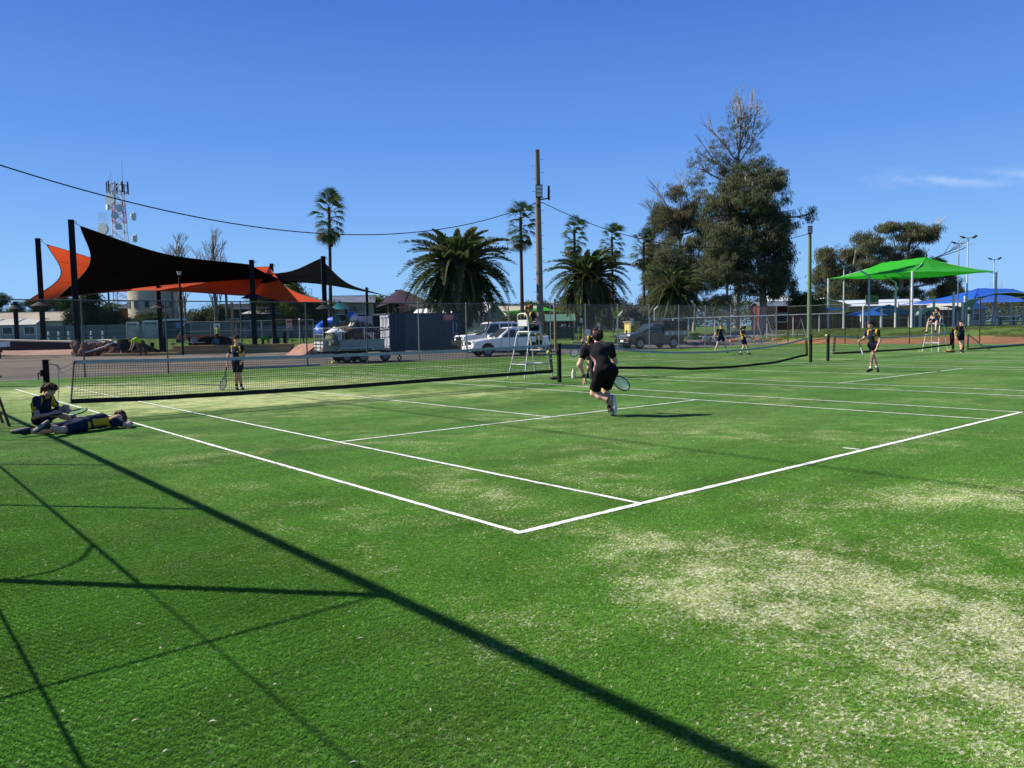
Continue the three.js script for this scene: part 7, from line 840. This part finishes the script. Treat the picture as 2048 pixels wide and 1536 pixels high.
{ const b = [2.5, 0, -24.3]; person('player mostly hidden behind the runner, arm stretched to the left', V(...b), { pelvis: [.02, .84, 0], chest: [.04, 1.1, 0], neck: [.1, 1.28, 0], head: [.13, 1.42, .02], sL: [.22, 1.22, .03], sR: [-.08, 1.23, .04], eL: [.3, .98, .05], wL: [.2, .84, .2], eR: [-.16, 1.04, .14], wR: [-.28, 1.12, .26], hL: [.1, .82, 0], hR: [-.06, .82, 0], kL: [.14, .44, .06], kR: [-.08, .44, .06], aL: [.14, .08, 0], aR: [-.12, .08, 0], tL: [.16, .04, .18], tR: [-.14, .04, .18] }, { face: [-.3, .05, .95], hair: 'short', hairC: [.05, .03, .02], skin: [0.57, 0.34, 0.24], shirt: [.02, .024, .03], pantLen: .7, seed: 21, grip: 'R' }); racket('racket of the player hidden behind the runner', add(b, [-.27, 1.1, .28]), add(b, [-.62, .78, .6]), [.3, .3, .9], [.03, .05, .08], [.5, .52, .55]); }
{ const b = [22.05, 0, -38.2]; person('girl standing by the net post with one hand held to her face', V(...b), { pelvis: [0, .86, 0], chest: [-.02, 1.13, 0], neck: [-.02, 1.32, 0], head: [-.02, 1.47, .03], sL: [.15, 1.27, .02], sR: [-.18, 1.27, .02], eL: [.2, 1.08, .14], wL: [.05, 1.28, .2], eR: [-.26, 1.02, -.02], wR: [-.27, .8, .04], hL: [.08, .84, 0], hR: [-.08, .84, 0], kL: [.06, .46, .08], kR: [.0, .46, .04], aL: [.02, .08, .02], aR: [.08, .08, -.06], tL: [.02, .04, .2], tR: [.12, .04, .12] }, { face: [-.1, -.1, 1], hair: 'bun', hairC: [.02, .012, .01], skin: [0.57, 0.33, 0.22], scale: .9, headScale: 1.08, pantLen: .6, sock: [.02, .02, .02], seed: 23, cell: .016, palm: { L: [0, 0, -1] } }); }
// hi-vis workers in the skate park
{ const b = [-24.0, landHeight(-24, -50), -50]; person('worker in lime shirt bending down beside the wheelbarrow', V(...b), { pelvis: [.32, .9, 0], chest: [-.02, 1.06, .1], neck: [-.25, 1.06, .12], head: [-.38, 1.04, .14], sL: [-.16, 1.0, .28], sR: [-.16, 1.04, -.06], eL: [-.2, .72, .3], wL: [-.3, .5, .3], eR: [-.22, .74, -.04], wR: [-.32, .52, .0], hL: [.34, .86, .08], hR: [.34, .86, -.08], kL: [.22, .46, .12], kR: [.42, .46, -.12], aL: [.26, .08, .12], aR: [.44, .08, -.14], tL: [.08, .04, .14], tR: [.26, .04, -.12] }, { face: [-.8, -.6, .2], up: [-.5, .7, 0], style: 'plain', shirt: [.36, .62, .03], pants: [.05, .04, .045], pantLen: 1.85, hair: 'short', skin: [0.47, 0.26, 0.17], seed: 31, cell: .018, scale: 1.05 }); }
{ const b = [-18.9, landHeight(-18.9, -60), -60]; person('worker in green shirt bending among the ramp formwork', V(...b), { pelvis: [-.18, .88, 0], chest: [.1, 1.02, .12], neck: [.28, 1.0, .2], head: [.38, .95, .24], sL: [.22, .96, .3], sR: [.2, .98, .0], eL: [.28, .68, .34], wL: [.3, .45, .36], eR: [.26, .7, .02], wR: [.3, .46, .06], hL: [-.2, .86, .08], hR: [-.2, .86, -.08], kL: [-.14, .46, .12], kR: [-.3, .46, -.12], aL: [-.2, .08, .12], aR: [-.34, .08, -.12], tL: [0, .04, .14], tR: [-.14, .04, -.1] }, { face: [.7, -.6, .4], up: [.4, .8, 0], style: 'plain', shirt: [.06, .42, .03], pants: [.12, .06, .035], pantLen: 1.85, hair: 'short', skin: [0.47, 0.26, 0.17], seed: 33, cell: .018, scale: 1.05 }); }
{ const b = [-28.6, landHeight(-28.6, -76), -76]; person('distant worker in lime vest standing by the far fence', V(...b), { pelvis: [0, .95, 0], chest: [0, 1.25, 0], neck: [0, 1.46, 0], head: [0, 1.62, .02], sL: [.2, 1.4, 0], sR: [-.2, 1.4, 0], eL: [.26, 1.12, 0], wL: [.24, .88, .1], eR: [-.26, 1.12, 0], wR: [-.24, .88, .1], hL: [.1, .93, 0], hR: [-.1, .93, 0], kL: [.1, .5, .04], kR: [-.1, .5, .04], aL: [.11, .08, 0], aR: [-.11, .08, 0], tL: [.13, .04, .18], tR: [-.13, .04, .18] }, { style: 'vest', shirt: [.3, .42, .12], pants: [.03, .03, .035], pantLen: 1.85, hair: 'short', skin: [0.41, 0.24, 0.15], seed: 35, cell: .02, scale: 1.08 }); }
{ const b = [-22.6, landHeight(-22.6, -59) - .1, -59.6]; person('crouching worker with an orange hat behind the dark ramp', V(...b), { pelvis: [0, .5, -.2], chest: [.05, .85, -.02], neck: [.06, 1.02, .06], head: [.06, 1.14, .12], sL: [.22, .98, .02], sR: [-.14, .98, .02], eL: [.28, .75, .14], wL: [.15, .6, .28], eR: [-.2, .75, .14], wR: [-.05, .6, .28], hL: [.1, .48, -.2], hR: [-.1, .48, -.2], kL: [.2, .6, .16], kR: [-.2, .6, .16], aL: [.16, .1, 0], aR: [-.16, .1, 0], tL: [.2, .05, .2], tR: [-.2, .05, .2] }, { style: 'plain', shirt: [.16, .18, .28], pants: [.04, .04, .05], pantLen: 1.8, hair: 'short', cap: [.6, .10, .02], skin: [0.41, 0.24, 0.15], seed: 37, cell: .02 }); }

// ---------------------------------------------------------------- umpire chairs and their occupants
function umpireChair(label, pos, turn, m, n = 'umpire_chair') { // faces +x; seat 1.5 m up
  const o = thing(n, label, 'umpire chair', pos, turn, 'umpire chairs beside the nets'), r = .024, hs = 1.47, F = [.62, .4], Bk = [-.58, .4];
  for (const s of [-1, 1]) { part('front_leg', [tube([V(F[0], 0, s * F[1]), V(.40, .9, s * .33), V(.27, hs - .12, s * .3), V(.2, hs - .02, s * .3)], r, 22, 7)], m, o); part('rear_leg', [tube([V(Bk[0], 0, s * Bk[1]), V(-.38, .8, s * .33), V(-.26, hs - .1, s * .3), V(-.2, hs - .01, s * .3)], r, 22, 7)], m, o); part('armrest', [tube([V(-.22, hs + .24, s * .29), V(.12, hs + .25, s * .29), V(.2, hs + .2, s * .29), V(.21, hs, s * .29)], .018, 18, 6)], m, o); }
  part('seat', [rbx(.52, .04, .56, .018, 0, hs, 0)], m, o); part('seat_rail', [rod([-.2, hs - .03, -.3], [.22, hs - .03, -.3], r), rod([-.2, hs - .03, .3], [.22, hs - .03, .3], r), rod([-.2, hs - .03, -.3], [-.2, hs - .03, .3], r), rod([.22, hs - .03, -.3], [.22, hs - .03, .3], r)], m, o);
  part('back_frame', [tube([V(-.22, hs - .1, -.24), V(-.25, hs + .3, -.24), V(-.28, hs + .52, -.21), V(-.29, hs + .56, -.12), V(-.29, hs + .56, .12), V(-.28, hs + .52, .21), V(-.25, hs + .3, .24), V(-.22, hs - .1, .24)], .022, 40, 7)], m, o); part('back_panel', [rbx(.02, .2, .42, .009, -.265, hs + .27, 0, 0, 0, .05)], m, o);
  part('footrest', [rbx(.3, .03, .62, .012, .42, .88, 0)], m, o); part('brace', [rod([-.46, .45, -.36], [-.46, .45, .36], .018), rod([.50, .45, -.37], [.50, .45, .37], .018), rod([-.46, .46, .365], [.5, .46, .37], .018), rod([-.46, .46, -.365], [.5, .46, -.37], .018)], m, o);
  return o;
}
const chair1 = umpireChair('white metal umpire chair at the far end of the near net', C(12.68, 14.2), YAW, M.whiteMetal);
copyOf(chair1, 'white metal umpire chair in front of the bank with a girl sitting high on it', C(39.5, 12.5), YAW + Math.PI);
umpireChair('brown weathered umpire chair cut by the left picture edge', C(-2.3, 12.2), YAW, mat([.16, .09, .06], .7, { map: worn }));
{ const p = C(12.68, 14.2), fx = CY, fz = -SY, P = (f, s, h) => [f * fx + s * SY, h, f * fz + s * CY]; // f forward, s to the figure's right
  person('girl in navy and yellow shirt seated on the white umpire chair, back to the viewer', p, { pelvis: P(-.06, 0, 1.6), chest: P(-.04, .0, 1.88), neck: P(.02, 0, 2.07), head: P(.07, 0, 2.21), sL: P(0, -.16, 2.02), sR: P(0, .16, 2.02), eL: P(.1, -.24, 1.8), wL: P(.32, -.16, 1.74), eR: P(.12, .24, 1.8), wR: P(.34, .14, 1.76), hL: P(-.02, -.09, 1.58), hR: P(-.02, .09, 1.58), kL: P(.38, -.1, 1.56), kR: P(.38, .12, 1.56), aL: P(.42, -.08, 1.02), aR: P(.4, .1, 1.0), tL: P(.58, -.1, .95), tR: P(.56, .12, .95) }, { face: P(.95, .25, -.1), hair: 'pony', hairC: [.16, .07, .03], skin: [0.50, 0.29, 0.20], scale: .9, headScale: 1.06, pantLen: .7, sock: [.015, .015, .018], sockLen: .35, seed: 41 });
  racket('racket lying across the lap of the umpire', add(p.toArray(), P(.34, .3, 1.76)), add(p.toArray(), P(.5, -.34, 1.80)), [0, 1, 0]); }
{ const p = C(39.5, 12.5), fx = -CY, fz = SY, P = (f, s, h) => [f * fx - s * SY, h, f * fz - s * CY];
  person('girl in navy shirt lounging on the far umpire chair with legs hanging', p, { pelvis: P(-.05, 0, 1.6), chest: P(-.12, .0, 1.86), neck: P(-.12, 0, 2.04), head: P(-.08, 0, 2.18), sL: P(-.12, -.16, 1.99), sR: P(-.12, .16, 1.99), eL: P(-.02, -.26, 1.78), wL: P(.08, -.2, 1.96), eR: P(.0, .24, 1.78), wR: P(.18, .12, 1.74), hL: P(0, -.09, 1.58), hR: P(0, .09, 1.58), kL: P(.42, -.2, 1.54), kR: P(.4, .22, 1.52), aL: P(.68, -.26, 1.08), aR: P(.46, .26, 1.02), tL: P(.84, -.3, 1.0), tR: P(.62, .3, .97) }, { face: P(.95, .3, 0), hair: 'pony', hairC: [.03, .017, .012], skin: [0.59, 0.35, 0.25], scale: .87, headScale: 1.08, pantLen: .45, sock: [.5, .5, .48], sockLen: .1, seed: 43, cell: .016 }); }
// small things on the courts
function ball(label, x, y, z) { const o = thing('tennis_ball', label, 'tennis ball', V(x, y, z), 0, 'tennis balls'); part('felt', [new THREE.SphereGeometry(.0335, 18, 12)], mat([.62, .72, .05], .95), o); part('seam', [tube(Array.from({ length: 16 }, (_, k) => { const t = k / 16 * 6.283, a = .44 * Math.PI, r = .0338, th = Math.PI / 2 - (Math.PI / 2 - a * .6) * Math.cos(2 * t); return V(r * Math.sin(th) * Math.cos(t), r * Math.cos(th), r * Math.sin(th) * Math.sin(t)); }), .0012, 60, 4, true)], mat([.7, .7, .66], .8), o); return o; }
{ const b = ball('yellow tennis ball above the right end of the near net', 1.08, .86, -22.6); b.scale.setScalar(1.7); }
ball('yellow tennis ball lying by the far umpire chair', 21.75, .034, -38.9); ball('yellow tennis ball lying left of the far umpire chair', 21.3, .034, -40.6);
{ const o = thing('drink_bottle', 'upright cream bottle standing on the turf beside the net post', 'bottle', V(1.9, 0, -23.9), 0), pr = [[0, 0], [.055, 0], [.062, .02], [.062, .2], [.05, .235], [.035, .25], [.035, .29], [0, .29]].map(p => new THREE.Vector2(...p)); part('flask', [new THREE.LatheGeometry(pr, 18)], mat([.62, .55, .42], .6), o); part('lid', [new THREE.CylinderGeometry(.036, .036, .03, 14).translate(0, .292, 0)], mat([.5, .44, .34], .6), o); }
{ const o = thing('racket_cover', 'flat dark bag lying by the right foot of the near umpire chair', 'bag', V(1.32, 0, -23.7), .4); part('shell', [rbx(.3, .06, .16, .025, 0, .035, 0)], M.black, o); part('strap', [tube([V(-.12, .06, 0), V(0, .1, .04), V(.12, .06, 0)], .01, 10, 5)], M.darkSteel, o); }
{ const o = thing('ball_bag', 'small yellow and brown bag on the turf by the far net post', 'bag', V(21.95, 0, -39.0), .2); part('shell', [rbx(.55, .1, .2, .04, 0, .05, 0)], mat([.25, .14, .04], .8), o); part('flap', [rbx(.25, .04, .18, .02, .1, .11, 0)], mat([.6, .5, .06], .8), o); }
tag(part(numbered('knotted_rag'), [new THREE.IcosahedronGeometry(.06, 1).scale(1, .8, .8)], mat([.7, .66, .4], .8), scene), 'pale knot tied at the top of the third net post', 'knot').position.copy(C(27.02, 11.885, 1.06));

scene.traverse(o => { if (o.isMesh) { o.castShadow = true; o.receiveShadow = true; } });
renderer.render(scene, camera);
